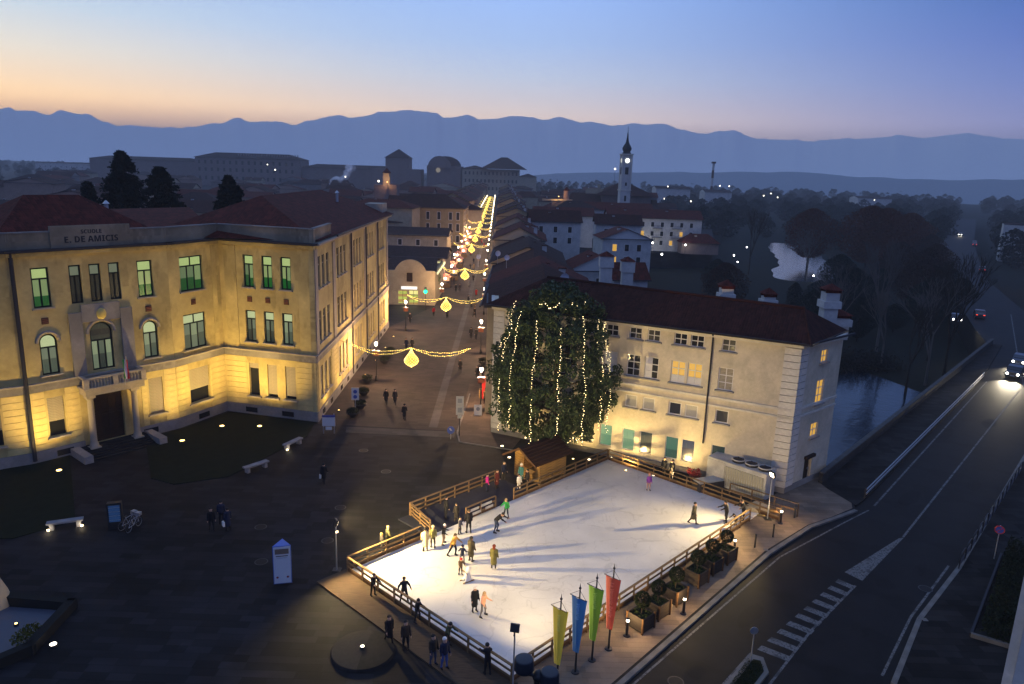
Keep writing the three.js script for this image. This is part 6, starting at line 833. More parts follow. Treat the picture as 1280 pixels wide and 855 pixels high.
{
  const sh = thing('corner_shop', 'low corner shop with arched gable and lit windows under white sign', 'shop', [-18.6, 0, -137]); const F = frame([-23.2, -133.6], [-14.5, -134]), P = (n, g, m, par) => mesh(n, g.translate(18.6, 0, 137), m, par ?? sh);
  P('wall', F.g(wallGeo(F.L, 0, 6.4, [[2.0, 3.6, 0.3, 2.7], [4.0, 5.6, 0.1, 2.7], [3.5, 4.6, 4.3, 6.0]], 0.4)), M.cream); const gs = new THREE.Shape(); gs.moveTo(1, 6.4); gs.lineTo(7.4, 6.4); gs.absarc(4.2, 5.4, 3.0, 0.35, Math.PI - 0.35, false); gs.closePath(); P('gable_wall', F.g(new THREE.ExtrudeGeometry(gs, { depth: 0.3, bevelEnabled: false }).translate(0, 0, -0.35)), M.cream);
  P('side_wall', frame([-14.5, -134], [-14.7, -151]).g(wallGeo(17, 0, 6.2, [], 0.4)), M.cream); P('roof', muv(tris([...quad([-24, 6.3, -133.8], [-14.2, 6.3, -134], [-15, 7.8, -143], [-24, 7.8, -143]), ...quad([-24, 7.8, -143], [-15, 7.8, -143], [-14.4, 6.3, -151.5], [-24, 6.3, -151.5])])), M.roofGrey); P('back_wall', boxb(9, 6.2, 0.3, -19.2, 0, -151.3), M.dim);
  const wm = [glow(0.9, 0.85, 0.3, 0.9), litPane(roomTex([0.85, 0.9, 0.4], [0.8, 0.62, 0.34], 0.5), 0.75)]; for (const [a, b, y0, y1, m] of [[2.0, 3.6, 0.3, 2.7, wm[1]], [4.0, 5.6, 1.95, 2.7, wm[0]], [4.0, 5.6, 0.1, 1.8, wm[1]]]) { const w = P('shop_window', F.g(boxb(b - a, y1 - y0, 0.03, (a + b) / 2, y0, -0.25)), m); P('mullion', F.g(boxb(0.06, y1 - y0, 0.06, (a + b) / 2, y0, -0.21)), M.frameDark, w); }
  P('upper_window', F.g(boxb(1.1, 1.7, 0.05, 4.05, 4.3, -0.25)), M.doorBrown); P('lit_sign', F.g(boxb(2.9, 0.5, 0.18, 4.0, 2.95, 0.1)), glow(1.1, 1.1, 1.05, 1)); P('led_strip_light', bar([-14.1, 5.9, -134.4], [-14.3, 5.9, -151], 0.2, 0.3), glow(1.0, 0.95, 0.5, 1)); P('led_strip_light', bar([-14.3, 5.9, -151], [-17, 5.9, -151.2], 0.2, 0.3), glow(0.7, 0.68, 0.35, 1));
  const l = new THREE.RectAreaLight(new THREE.Color().setRGB(1, 0.9, 0.5), 2.5, 3.4, 2.2); l.position.set(...F.at(3.8, 1.5, 0.15)); l.lookAt(...F.at(3.8, 0.2, 8)); l.name = 'shop_window_light'; scene.add(l);
  house('yellow_house', 'three-storey yellow house with white window surrounds behind the corner shop', 'house', { p: [-41.2, -243], turn: 0, l: 24, d: 13, h: 12, roof: 'hip', rise: 4.2, wall: M.ochre, tile: M.roofGrey, rows: [[8.3, 2.4], [4.6, 2.4], [1, 2.2]], cols: [2.2, 5.6, 9, 12.4, 16, 19.8, 22.2], sides: [2.5, 6, 9.5], chim: [[6, 5, 0.8], [10, 8, 1], [13, 4, 0.6]], frameM: M.frameWhite });
  house('side_house', 'grey two-storey house between corner shop and yellow house', 'house', { p: [-40, -205], l: 21, d: 14, h: 6.5, roof: 'gable', rise: 1.6, wall: M.cream, tile: M.roofGrey, rows: [[3.6, 1.6]], cols: [3, 8, 13, 18] });
  house('low_house', 'low flat-fronted building with small lit yard lamps behind the shop', 'house', { p: [-33, -158], l: 18, d: 14, h: 6, roof: 'gable', rise: 1.6, wall: M.dim, tile: M.roofGrey, rows: [[3.4, 1.4]], cols: [3, 7, 11], lit: 0.3 });
  // left row beyond, along the street
  let z = -258, k = 0; while (z > -620) { const l = rr(14, 22), x = -17.6 - 0.0206 * (-z - 258), h = rr(9, 12.5); house('row_house', `${k < 12 ? ORD[k] : 'remote'} terraced house on the left of the street beyond the yellow house`, 'house', { p: [x, z], turn: Math.PI / 2 - Math.PI * 0.008, l, d: rr(11, 16), h, roof: 'gable', rise: rr(2.4, 3.4), wall: pick([M.ochre, M.cream, M.rose]), tile: pick([M.roof, M.roofGrey, M.roofBrown]), rows: k < 4 ? [[h - 3, 1.7], [h - 6.6, 1.8]] : [], cols: [3, 7, 11], chim: [[l * 0.3, 5, 0.8], [l * 0.7, 8, 1]], group: 'terraced houses on the left of the street' }); z -= l + rr(0, 1.5); k++; }
  // right row: its long roofs run up the street beside the white building
  z = -88; k = 0; const hs = [10.6, 9.2, 9.6, 8.6, 10.2, 9, 9.8, 8.8, 10.4];
  while (z > -620) { const l = k === 0 ? 15 : rr(13, 22), x = -2.5 - 0.0215 * (-z - 75), h = hs[k % 9]; house('row_house', `${k < 12 ? ORD[k] : 'remote'} terraced house on the right of the street past the white building`, 'house', { p: [x, z - l], turn: -Math.PI / 2 - 0.02, l, d: rr(11, 13), h, roof: 'gable', rise: rr(2.2, 3.2), wall: pick([M.ochre, M.cream, M.rose, M.dim]), tile: pick([M.roof, M.roofBrown, M.roofBrown, M.roofGrey]), rows: k < 4 ? [[h - 2.8, 1.7], [h - 6.2, 1.8]] : [], cols: [3, 7, 11], chim: [[l * 0.35, 7, 0.9], [l * 0.7, 9, 1]], group: 'terraced houses on the right of the street' }); z -= l + rr(0, 0.8); k++; }
}

for (let i = 0; i < 34; i++) { const z = -rr(122, 300), x = lerp(-13.6 - 0.02 * (-z - 156), -6.6 - 0.025 * (-z - 168), rnd()); const cc = pick(['black', 'dark', 'navy', 'brown', 'tan', 'red', 'grey']), ps = pick(['walk', 'walkcoat', 'coat', 'stand']); person(`distant pedestrian in ${cc} ${ps.includes('coat') ? 'long coat' : 'jacket'}, ${ps.startsWith('walk') ? 'walking' : 'standing'} in the crowd, ${z > -180 ? 'near' : z > -240 ? 'beyond' : 'far past'} the third garland`, [x, z], rr(0, 360), ps, cc, 'black', { group: 'distant crowd in the shopping street', y: 0.014, h: rr(1.55, 1.82) }); }
// ---------------------------------------------------------------- town and landscape behind
{
  // street wing of the white building and roofs behind it, with dishes and chimneys
  house('street_wing', 'brown roofed wing behind the magnolia along the street', 'house', { p: [-2.35, -87.2], turn: -Math.PI / 2 - 0.02, l: 13.6, d: 11.5, h: 11.6, roof: 'gable', rise: 2.6, wall: M.cream, tile: M.roofBrown, rows: [], chim: [], over: 0.7 });
  [[9.9, -79.5, 13.2, 2.9, 1.25, 'nearer'], [12.4, -80.6, 12.8, 2.7, 1.2, 'farther']].forEach(([x, z, y, h, w, k]) => { const t = thing('chimney_stack', `broad pale chimney stack behind the magnolia, ${k} of two`, 'chimney', [x, 0, z]); mesh('shaft', boxb(w, y + h - 1, w, 0, 0, 0), M.pale, t); mesh('head', boxb(w + 0.25, 1.2, w + 0.25, 0, y + h - 1.05, 0), M.pale, t); mesh('cap', muv(new THREE.ConeGeometry(w * 0.95, 0.5, 4).rotateY(Math.PI / 4).translate(0, y + h + 0.4, 0)), M.roof, t); });
  [[5.2, -76.6, 14.1, 0.55, 'largest, above the magnolia'], [3.4, -92, 12.6, 0.5, 'behind the largest one'], [-1.2, -108, 12.4, 0.45, 'rightmost of a far pair'], [-2.6, -111, 12.6, 0.45, 'leftmost of a far pair'], [-5.6, -113, 11.8, 0.4, 'near the street edge']].forEach(([x, z, y, r, w]) => { const t = thing('satellite_dish', `white satellite dish on a roof, ${w}`, 'satellite dish', [x, y - 1.6, z], 0.4, 'satellite dishes on the roofs'); mesh('mast', cyl(0.03, 0.03, 1.6), M.steel, t); mesh('dish', new THREE.SphereGeometry(r * 1.4, 16, 6, 0, 6.283, 0, 0.75).rotateX(-Math.PI / 2).translate(0, 1.6, r * 1.35), std(0.55, 0.56, 0.6, 0.5, { side: THREE.DoubleSide }), t); mesh('feed_arm', rod([0, 1.3, 0.1], [0, 1.5, 0.75], 0.015), M.steel, t); });
  const H = (label, p, turn, l, d, h, o = {}) => house('town_house', label, 'house', { p, turn, l, d, h, roof: pick(['gable', 'hip', 'gable']), rise: rr(2, 3), wall: M.pale, tile: pick([M.roof, M.roofBrown, M.roofGrey]), rows: [[h - 3, 1.6], [h - 6, 1.6]], cols: [], chim: [[l * 0.4, d * 0.4, 0.8]], group: 'houses between the street and the river', lit: 0.14, ...o });
  H('pale house with small dark windows left of the long white block', [21, -178], 0.1, 12, 10, 9.6, { roof: 'gableX', cols: [3, 6, 9], sides: [2, 5, 8] });
  H('low white gabled house below the satellite dishes', [9.5, -128], 0.15, 11, 8, 8.2, { roof: 'gableX', cols: [2.5, 5.5, 8.5] });
  H('small white annex beside the chimney stacks', [17, -124], 0.2, 6, 6, 7.4, { cols: [2, 4] });
  H('grey roofed house with pale dormer above the street roofs', [4, -205], 0.05, 14, 11, 11.4, { cols: [3, 7, 11] });
  H('white house with two windows behind the dormer house', [23, -214], -0.05, 13, 10, 10.6, { cols: [3, 6, 9], sides: [3, 6] });
  H('red roofed house beside the far right row', [6, -250], 0, 20, 12, 10.5, { cols: [3, 8, 13], tile: M.roof });
  H('brown roofed house close to the church', [14, -285], 0.1, 18, 12, 11, { cols: [3, 8, 13] });
  H('long red roof in front of the clock tower', [28, -296], 0.02, 26, 11, 10.5, { cols: [3, 8, 13, 18], tile: M.roof, roof: 'gable' });
  house('tenement_block', 'long pale tenement with balconies and red roof by the river', 'house', { p: [30.5, -247], turn: -0.02, l: 31, d: 12, h: 10.8, roof: 'gable', rise: 2.6, wall: M.pale, tile: M.roof, rows: [[8, 1.5], [5, 1.5], [2, 1.5]], cols: [2, 5.2, 8.4, 11.6, 14.8, 18, 21.2, 24.4, 27.6], sides: [3, 7], chim: [[6, 5, 0.8], [20, 5, 0.8]], lit: 0.12 });
  { const t = scene.getObjectByName('tenement_block'); for (const x of [3.6, 10, 16.4, 22.8]) for (const y of [4.4, 7.4]) { const b = mesh('balcony', boxb(3.2, 0.14, 1.0, x, y, 0.5), M.schoolGrey, t); for (let k = 0; k < 8; k++) mesh('baluster', boxb(0.04, 0.9, 0.04, x - 1.5 + k * 0.43, y + 0.14, 0.95), M.iron, b); mesh('handrail', boxb(3.2, 0.05, 0.05, x, y + 1.04, 0.95), M.iron, b); } }
  H('low brick red shed by the river lamps', [54, -240], 0, 12, 6, 3.6, { wall: M.brick, rows: [], tile: M.roof });
  // clock tower and church
  const ch = thing('church', 'brick church with broad hipped roof behind the clock tower', 'church', [46, 0, -344]); mesh('nave', boxb(22, 15, 26, 4, 0, -10), M.brick, ch); mesh('nave_roof', muv(new THREE.ConeGeometry(19, 6.5, 4).rotateY(Math.PI / 4).scale(1, 1, 1.1).translate(4, 18.2, -10)), M.roofBrown, ch); mesh('aisle', boxb(16, 10, 24, -14, 0, -10), M.brick, ch); mesh('aisle_roof', muv(tris([...quad([-24, 10, 3], [-5, 10, 3], [-6, 15.4, -10], [-20, 15.4, -10]), [[-24, 10, 3], [-20, 15.4, -10], [-24, 10, -22]], ...quad([-5, 10, -22], [-24, 10, -22], [-20, 15.4, -10], [-6, 15.4, -10])])), M.roofBrown, ch); mesh('facade_top', merge([boxb(8, 2.4, 1.2, -10, 15.2, -6), boxb(1.2, 2.2, 1.2, -8, 17.4, -6)]), M.cream, ch);
  const tw = thing('clock_tower', 'slender pale bell tower with lit clock face and dark spire', 'tower', [46.9, 0, -329], 0.12); const Wd = 4.4; mesh('shaft', boxb(Wd, 17.5, Wd), M.pale, tw); mesh('band_course', boxb(Wd + 0.5, 0.5, Wd + 0.5, 0, 17.5, 0), M.quoin, tw); mesh('upper_shaft', boxb(Wd - 0.3, 14.6, Wd - 0.3, 0, 18, 0), M.pale, tw); for (const sx of [-1, 1]) for (const sz of [-1, 1]) mesh('corner_pilaster', boxb(0.5, 14.6, 0.5, sx * 2.0, 18, sz * 2.0), M.quoin, tw);
  mesh('belfry_opening', boxb(1.5, 3.0, 0.2, 0, 24.4, 2.02), M.glassDark, tw); mesh('slit_window', boxb(0.8, 1.4, 0.2, 0, 19.6, 2.02), M.glassDark, tw); mesh('slit_window', boxb(0.9, 2.4, 0.2, 0, 13, 2.18), M.glassDark, tw); mesh('belfry_opening', boxb(0.2, 3.0, 1.4, -2.02, 24.4, 0), M.glassDark, tw); mesh('cornice', boxb(Wd + 0.7, 0.5, Wd + 0.7, 0, 32.6, 0), M.quoin, tw);
  mesh('clock_light', cyl(0.95, 0.95, 0.15, 0, 0, 0, 24).rotateX(Math.PI / 2).translate(0, 30.2, 2.1), glow(2.4, 2.5, 2.3, 1), tw); mesh('clock_hand', merge([box(0.12, 0.7, 0.03, 0, 30.5, 2.2), box(0.5, 0.1, 0.03, 0.2, 30.2, 2.2)]), M.iron, tw); mesh('clock_light', cyl(0.95, 0.95, 0.15, 0, 0, 0, 24).rotateZ(Math.PI / 2).translate(-2.05, 30.2, 0), glow(0.5, 0.5, 0.45, 1), tw);
  mesh('spire', new THREE.LatheGeometry([[2.1, 33.1], [1.5, 34], [1.9, 34.6], [2.1, 35.4], [1.5, 36.6], [0.8, 37.6], [0.5, 39], [0.25, 41.5], [0.06, 42.6]].map((q) => new THREE.Vector2(...q)), 8), std(0.02, 0.025, 0.028, 0.7), tw); mesh('finial', merge([cyl(0.07, 0.04, 2.2, 0, 42.4, 0, 6), boxb(0.9, 0.1, 0.1, 0, 43.7, 0), ball(0.22, 0, 42.7, 0, 8)]), M.iron, tw);
  { const b = thing('lit_turret', 'small brick turret glowing orange left of the clock tower', 'turret', [18.6, 0, -300]); mesh('base', boxb(9, 13.4, 6, 0, 0, 0), M.brick, b); mesh('turret', cyl(1.2, 1.2, 4, 1.2, 13.4, 0, 10), M.rose, b); mesh('cap', cyl(1.4, 0.2, 1.5, 1.2, 17.4, 0, 10), M.roof, b); mesh('parapet', boxb(12, 0.7, 0.5, -2.5, 13.4, 3.1), M.cream, b); const l = new THREE.PointLight(new THREE.Color().setRGB(1, 0.55, 0.2), 60, 0, 2); l.position.set(16.5, 15.2, -295.5); l.castShadow = true; l.name = 'turret_lamp'; scene.add(l); mesh('lamp_bulb', ball(0.2, -2.1, 15.2, 4.5, 8), glow(4, 2.4, 0.8, 1), b); mesh('lamp_arm', rod([-2.1, 15.1, 4.5], [-2.1, 14.1, 3.2], 0.05), M.iron, b); }
  { const b = thing('lit_turret', 'distant orange lit bell turret above the yellow house roofs', 'turret', [-52, 0, -300]); mesh('base', boxb(9, 17.4, 7, 0, 0, 0), M.brick, b); mesh('turret', boxb(2.6, 4.6, 2.6, 0, 17.4, 0), M.cream, b); mesh('cap', muv(new THREE.ConeGeometry(2.2, 2, 4).rotateY(Math.PI / 4).translate(0, 23, 0)), M.roof, b); const l = new THREE.PointLight(new THREE.Color().setRGB(1, 0.55, 0.2), 60, 0, 2); l.position.set(-51, 18.6, -295); l.castShadow = true; l.name = 'turret_lamp'; scene.add(l); mesh('lamp_bulb', ball(0.2, 1, 18.6, 5, 8), glow(4, 2.4, 0.8, 1), b); mesh('lamp_arm', rod([1, 18.4, 5], [1, 17.2, 3.4], 0.05), M.iron, b); }
  // the palace at the end of the street
  const pal = thing('palace', 'vast hazy palace with hipped pavilions across the end of the street', 'palace', [-120, 0, -760]); const P = (n, x0, x1, z0, dz, y, m = M.dim) => mesh(n, boxb(x1 - x0, y, dz, (x0 + x1) / 2 + 120, 0, z0 + 760 - dz / 2), m, pal);
  const hipOn = (x0, x1, z0, dz, y, r, m = M.roofGrey) => { const a = [x0 + 119, y, z0 + 761], b = [x1 + 121, y, z0 + 761], c = [x1 + 121, y, z0 - dz + 759], f = [x0 + 119, y, z0 - dz + 759], i = Math.min(x1 - x0, dz) / 2, w = x1 - x0 >= dz, r0 = w ? [x0 + 120 + i, y + r, z0 + 760 - dz / 2] : [(x0 + x1) / 2 + 120, y + r, z0 + 760 - i], r1 = w ? [x1 + 120 - i, y + r, z0 + 760 - dz / 2] : [(x0 + x1) / 2 + 120, y + r, z0 + 760 - dz + i]; mesh('roof', muv(w ? tris([...quad(a, b, r1, r0), [b, c, r1], ...quad(c, f, r0, r1), [f, a, r0]]) : tris([[a, b, r0], ...quad(b, c, r1, r0), [c, f, r1], ...quad(f, a, r0, r1)])), m, pal); };
  P('gallery_wing', -312, -210, -730, 30, 27, M.brick); hipOn(-312, -210, -730, 30, 27, 5); P('west_wing', -420, -312, -740, 26, 22.5, M.brick); hipOn(-420, -312, -740, 26, 22.5, 3); P('link_wing', -210, -118, -735, 24, 20.5, M.brick); hipOn(-210, -118, -735, 24, 20.5, 3.5);
  P('pavilion', -126, -104, -720, 24, 32, M.brick); hipOn(-126, -104, -720, 24, 32, 8.5); P('pavilion_base', -140, -92, -718, 24, 22, M.brick); P('chapel', -86, -54, -715, 40, 26, M.brick); mesh('chapel_dome', new THREE.SphereGeometry(15, 18, 9, 0, 6.283, 0, 1.57).scale(1, 0.62, 1.1).translate(50, 26, 26), M.roofGrey, pal); mesh('chapel_front', merge([new THREE.CylinderGeometry(11, 11, 3, 24, 1, false, -Math.PI / 2, Math.PI).rotateX(-Math.PI / 2).translate(46, 24, 45.5)]), M.brick, pal);
  P('east_wing', -52, 2, -712, 30, 24.5, M.cream); hipOn(-52, -30, -712, 30, 24.5, 3); hipOn(-34, 8, -706, 36, 24.8, 11); P('end_wing', 2, 18, -712, 20, 18.5, M.cream); hipOn(2, 18, -712, 20, 18.5, 3);
  for (let k = 0; k < 14; k++) for (const y of [5, 12, 19]) { const f = mesh('window', boxb(1.6, 3, 0.3, 71 + k * 3.7, y, 48.1), M.glassDark, pal); } for (let k = 0; k < 16; k++) for (const y of [6, 14, 21]) mesh('window', boxb(2, 3.4, 0.3, -188 + k * 6, y, 30.1), M.glassDark, pal); for (let k = 0; k < 24; k++) mesh('pinnacle', boxb(0.7, 2.2, 0.7, -150 + k * 2.5, 29.5, 29), M.dim, pal);
  mesh('lit_round_window', cyl(2.2, 2.2, 0.4, 0, 0, 0, 18).rotateX(Math.PI / 2).translate(45, 22, 47.3), glow(0.22, 0.19, 0.14, 1), pal);
  // smoke plume
  const sp = mesh('smoke_plume', (() => { const l = []; for (let i = 0; i < 60; i++) l.push(new THREE.IcosahedronGeometry(rr(0.3, 1.2) * (0.35 + i / 60), 2).translate(-75 + i * 0.15 + rr(-0.9, 0.9) * (0.3 + i / 60), 17 + i * 0.09 + 1.2 * Math.sin(i * 0.13) + rr(-0.8, 0.8) * (0.3 + i / 60), -300 + rr(-1, 1))); return merge(l); })(), new THREE.MeshPhysicalMaterial({ color: 0xffffff, roughness: 1, transmission: 0.5, thickness: 0, transparent: true, opacity: 0.13 }), scene); sp.userData = { kind: 'stuff', label: 'small white plume of chimney smoke above the left roofs', category: 'smoke' };
}
// ---------------------------------------------------------------- roofs on the left behind the school and toward the palace
{
  let k = 0; for (let i = 0; i < 90; i++) { const z = -rr(190, 640), x = lerp(-26, -0.62 * -z * 1.0 - 20, rnd()) - 0.03 * (-z); const X0 = x > -30 ? -44 : x; const l = rr(12, 26), d = rr(10, 14); const rk = pick(['gable', 'hip', 'gableX']), wk = Math.floor(rnd() * 3), tk = Math.floor(rnd() * 3); house('district_house', `${['grey', 'cream', 'rose'][wk]} house with ${['red', 'brown', 'dull'][tk]} ${rk === 'hip' ? 'hipped' : rk === 'gable' ? 'ridged' : 'gabled'} roof left of the street, ${['nearest the school', 'halfway to the palace', 'close before the palace'][clamp(Math.floor((-z - 190) / 150), 0, 2)]}`, 'house', { p: [X0, z], turn: rr(-0.1, 0.1), l, d, h: rr(7, 12.5), roof: rk, rise: rr(2, 3.4), wall: [M.dim, M.cream, M.rose][wk], tile: [M.roof, M.roofBrown, M.roofGrey][tk], rows: [[3.2, 1.6]], cols: [3, 7.5], lit: 0.3, chim: [[l * 0.4, d * 0.5, 0.8]], group: 'roofs of the district left of the street' }); k++; }
  for (let i = 0; i < 34; i++) { const z = -rr(330, 640), x = lerp(-8, 70, rnd()); const rk = pick(['gable', 'hip']), wk = Math.floor(rnd() * 3), tk = Math.floor(rnd() * 3); house('district_house', `${['grey', 'cream', 'rose'][wk]} house with ${['red', 'brown', 'dull'][tk]} ${rk === 'hip' ? 'hipped' : 'ridged'} roof between street and church, ${z > -430 ? 'nearer' : z > -530 ? 'middle distance' : 'farthest'}`, 'house', { p: [x, z], turn: rr(-0.1, 0.1), l: rr(12, 22), d: rr(10, 14), h: rr(7, 11.5), roof: rk, rise: rr(2, 3.4), wall: [M.dim, M.cream, M.rose][wk], tile: [M.roof, M.roofBrown, M.roofGrey][tk], rows: [[3.4, 1.6]], cols: [3, 8], lit: 0.35, chim: [[4, 5, 0.8]], group: 'roofs of the district between street and church' }); }
  for (const [x, z, l, h, w] of [[-690, -1150, 90, 13, 'leftmost'], [-640, -1000, 120, 14, 'with paler bays'], [-560, -980, 130, 12, 'behind the conifers']]) house('far_block', `long flat hazy block on the left horizon, ${w}`, 'building', { p: [x, z], l, d: 20, h, roof: 'hip', rise: 1, wall: M.pale, tile: M.roofGrey, rows: [[4, 2], [8, 2]], cols: Array.from({ length: 12 }, (_, i) => 6 + i * 7), group: 'long far blocks on the left horizon' });
}
// ---------------------------------------------------------------- trees
const crownShape = (w, y0, y1, pow = 0.8) => () => { const k = rnd(), y = lerp(y0, y1, k), a = rr(0, 6.283), r = w * Math.pow(Math.sin(Math.PI * clamp(k * 0.92 + 0.06)), pow) * Math.pow(rnd(), 0.4); const q = fbm(a * 1.5 + 30, y * 0.35 + w, 256, 3); return V(Math.cos(a) * r * (0.6 + 0.8 * q), y, Math.sin(a) * r * (0.6 + 0.8 * q)); };
function conifer(label, p, h, w) {
  const t = thing('conifer', label, 'tree', p, 0, 'dark conifers behind the school'); mesh('trunk', rod([0, 0, 0], [0, h * 0.97, 0], 0.45, 0.06, 8), M.bark, t);
  const tips = []; for (let i = 0; i < 300; i++) { const y = h * Math.pow(rr(0.18, 1), 0.8), a = rr(0, 6.28), l = w * Math.pow(1 - y / h, 0.72) * rr(0.55, 1.15) + 0.2; tips.push([V(0, y, 0), V(Math.cos(a) * l, y - l * 0.12 + rr(-0.3, 0.3), Math.sin(a) * l)]); }
  mesh('crown', leaves(22000, () => { const [a, b] = tips[Math.floor(rnd() * tips.length)], q = Math.pow(rnd(), 0.6); return a.clone().lerp(b, q).add(V(rr(-0.4, 0.4), rr(-0.3, 0.2), rr(-0.4, 0.4))); }, 0.5, { tone: [0.012, 0.02, 0.016] }), leafDull, t);
}
conifer('tall dark conifer with pointed tip behind the school roof', [-54.5, 0, -104], 25.5, 8.5); conifer('dark conifer leaning on the taller pointed one', [-48, 0, -101], 23.6, 8.5); conifer('shorter dark conifer behind the middle of the school roof', [-40, 0, -104], 22.6, 8);
conifer('low dark conifer left of the pointed one', [-62, 0, -108], 21, 4);
function bareTree(seedN, h, w) { // trunk and forking twigs
  const g = [], grow = (a, d, l, r, n) => { const b = [a[0] + d.x * l, a[1] + d.y * l, a[2] + d.z * l]; g.push(rod(a, b, r, r * 0.68, n > 2 ? 5 : 3)); if (n <= 0) return; const m = n > 3 ? 3 : 2 + (rnd() < 0.5); for (let i = 0; i < m; i++) { const q = d.clone().add(V(rr(-w, w), rr(-0.1, 0.4), rr(-w, w))).normalize(); grow(b, q, l * rr(0.62, 0.86), r * 0.66, n - 1); } };
  grow([0, 0, 0], V(0, 1, 0), h * 0.27, h * 0.013, 6); return merge(g);
}
const bareG = [bareTree(1, 17, 0.42), bareTree(2, 15, 0.55), bareTree(3, 19, 0.34)];
const russet = [leaves(9000, crownShape(9, 3, 20), 0.7, { tone: [0.085, 0.026, 0.012], vary: 0.6 }), leaves(7000, crownShape(7, 2.5, 16), 0.6, { tone: [0.04, 0.02, 0.013], vary: 0.6 })], darkG = [leaves(6000, crownShape(5.5, 1.5, 13), 0.6, { tone: [0.014, 0.02, 0.014] }), leaves(5000, crownShape(4.2, 1.2, 15), 0.55, { tone: [0.012, 0.016, 0.012] })];
const trunkG = limbs(null, 14, 14, 5, 0.35, 0.7);
function bare(label, p, i, s = 1, turn = 0) { const t = thing('bare_tree', label, 'tree', p, turn, 'bare winter trees by the river'); t.scale.setScalar(s); mesh('trunk', bareG[i % 3], i % 2 ? M.barkPale : M.bark, t); return t; }
function leafy(name, label, p, g, s, group) { const t = thing(name, label, 'tree', p, rr(0, 6), group); t.scale.setScalar(s); mesh('trunk', trunkG, M.bark, t); mesh('crown', g, leafDull, t); return t; }
[[58, -104], [63, -108], [68, -112], [61, -118], [72, -124], [66, -130], [76, -133], [55, -122]].forEach(([x, z], i) => bare(`slender bare tree on the bank beyond the bridge, ${ORD[i]} from the water`, [x, -5, z], i, rr(0.85, 1.1), rr(0, 6)));
bare('round-headed bare tree standing against the pale water', [90, -5, -226], 1, 0.95, 1); bare('small bare tree right of the round-headed one by the water', [99, -5, -229], 1, 0.7, 3); bare('tall bare tree left of the pale water', [74, -5, -232], 2, 1.1, 2);
[[118, -248, 1.1, 'largest, above the road'], [104, -262, 1.0, 'left of the largest'], [130, -262, 1.05, 'right of the largest'], [146, -276, 0.95, 'beside the far road']].forEach(([x, z, s, w], i) => leafy('russet_tree', `great russet tree in the park, ${w}`, [x, -5, z], russet[0], s, 'russet trees in the park'));
[[84, -190, 'between water and road'], [96, -176, 'left of the road bend'], [74, -160, 'behind the bare bank trees'], [104, -186, 'close to the road bend'], [62, -150, 'near the dark water'], [112, -215, 'below the russet trees'], [86, -150, 'beside the road bend'], [94, -166, 'leaning over the road bend'], [112, -192, 'hiding the far road'], [122, -214, 'farther along the far road'], [136, -240, 'under the largest russet tree'], [150, -268, 'at the far end of the park'], [104, -170, 'on the near verge'], [46, -160, 'left behind the white building'], [54, -196, 'beyond the dark water']].forEach(([x, z, w], i) => leafy('park_tree', `dark brownish park tree ${w}`, [x, -5, z], i % 2 ? russet[1] : darkG[0], rr(0.6, 0.9), 'dark park trees'));
[[106, -136], [116, -150], [120, -118], [132, -134], [138, -190], [146, -150], [156, -168], [168, -190], [150, -120], [176, -160], [124, -150], [186, -210], [200, -240]].forEach(([x, z], i) => leafy('roadside_tree', `dark tree right of the road, ${ORD[i]} of the group`, [x, -3, z], darkG[i % 2], rr(0.5, 0.8), 'dark trees right of the road'));
[[66, -138], [58, -132], [50, -128], [42, -124], [78, -148], [70, -146], [60, -142], [50, -140], [90, -162], [82, -166], [72, -172], [64, -166], [98, -196], [92, -206], [34, -120], [28, -112], [40, -140]].forEach(([x, z], i) => leafy('bank_tree', `low dark tree in the thicket beyond the river, ${['near the water', 'deeper in', 'farther back'][Math.floor(i / 6)]} number ${['one', 'two', 'three', 'four', 'five', 'six'][i % 6]}`, [x, -5, z], darkG[i % 2], rr(0.35, 0.6), 'thicket trees beyond the river'));
{ const b = thing('bank_shrubs', 'dark shrubs along the river bank below the bridge', 'shrubs', [54, -5, -112]); b.userData.kind = 'stuff'; mesh('foliage', leaves(9000, () => { const u = rnd(); return V(lerp(-14, 8, u) + rr(-3, 3), rr(0, 3.2) * rnd() + 0.2, lerp(-2, -6, u) + rr(-3.5, 3)); }, 0.4, { tone: [0.02, 0.018, 0.014] }), leafDull, b); }
{ // far woods: one mass
  const im = (name, label, geo, mat, list) => { const m = new THREE.InstancedMesh(geo, mat, list.length); m.name = name; m.castShadow = m.receiveShadow = true; list.forEach(([x, y, z, s], i) => m.setMatrixAt(i, new THREE.Matrix4().compose(V(x, y, z), new THREE.Quaternion().setFromAxisAngle(V(0, 1, 0), i * 2.4), V(s, s, s)))); m.userData = { kind: 'stuff', label, category: 'woods' }; scene.add(m); };
  const small = leaves(500, crownShape(6, 0.5, 12), 1.7, { tone: [0.018, 0.022, 0.018] }), l1 = [], l2 = [];
  for (let i = 0; i < 900; i++) { const z = -rr(270, 1500), x = lerp(0.2, 0.85, rnd()) * -z; if (Math.abs(x - (0.6 * -z + 5)) < 14 || (z > -360 && x > 66 && x < 140)) continue; l1.push([x, -5, z, rr(0.6, 1.2)]); }
  for (let i = 0; i < 500; i++) { const z = -rr(640, 1900), x = lerp(-0.8, 0.25, rnd()) * -z; if (z > -800 && x > -430 && x < 30) continue; l2.push([x, -1, z, rr(0.55, 1.0)]); }
  im('far_woods', 'mass of dark trees filling the hazy plain on the right', small, leafDull, l1); im('far_treeline', 'low hazy line of trees behind the left district', small, leafDull, l2);
}
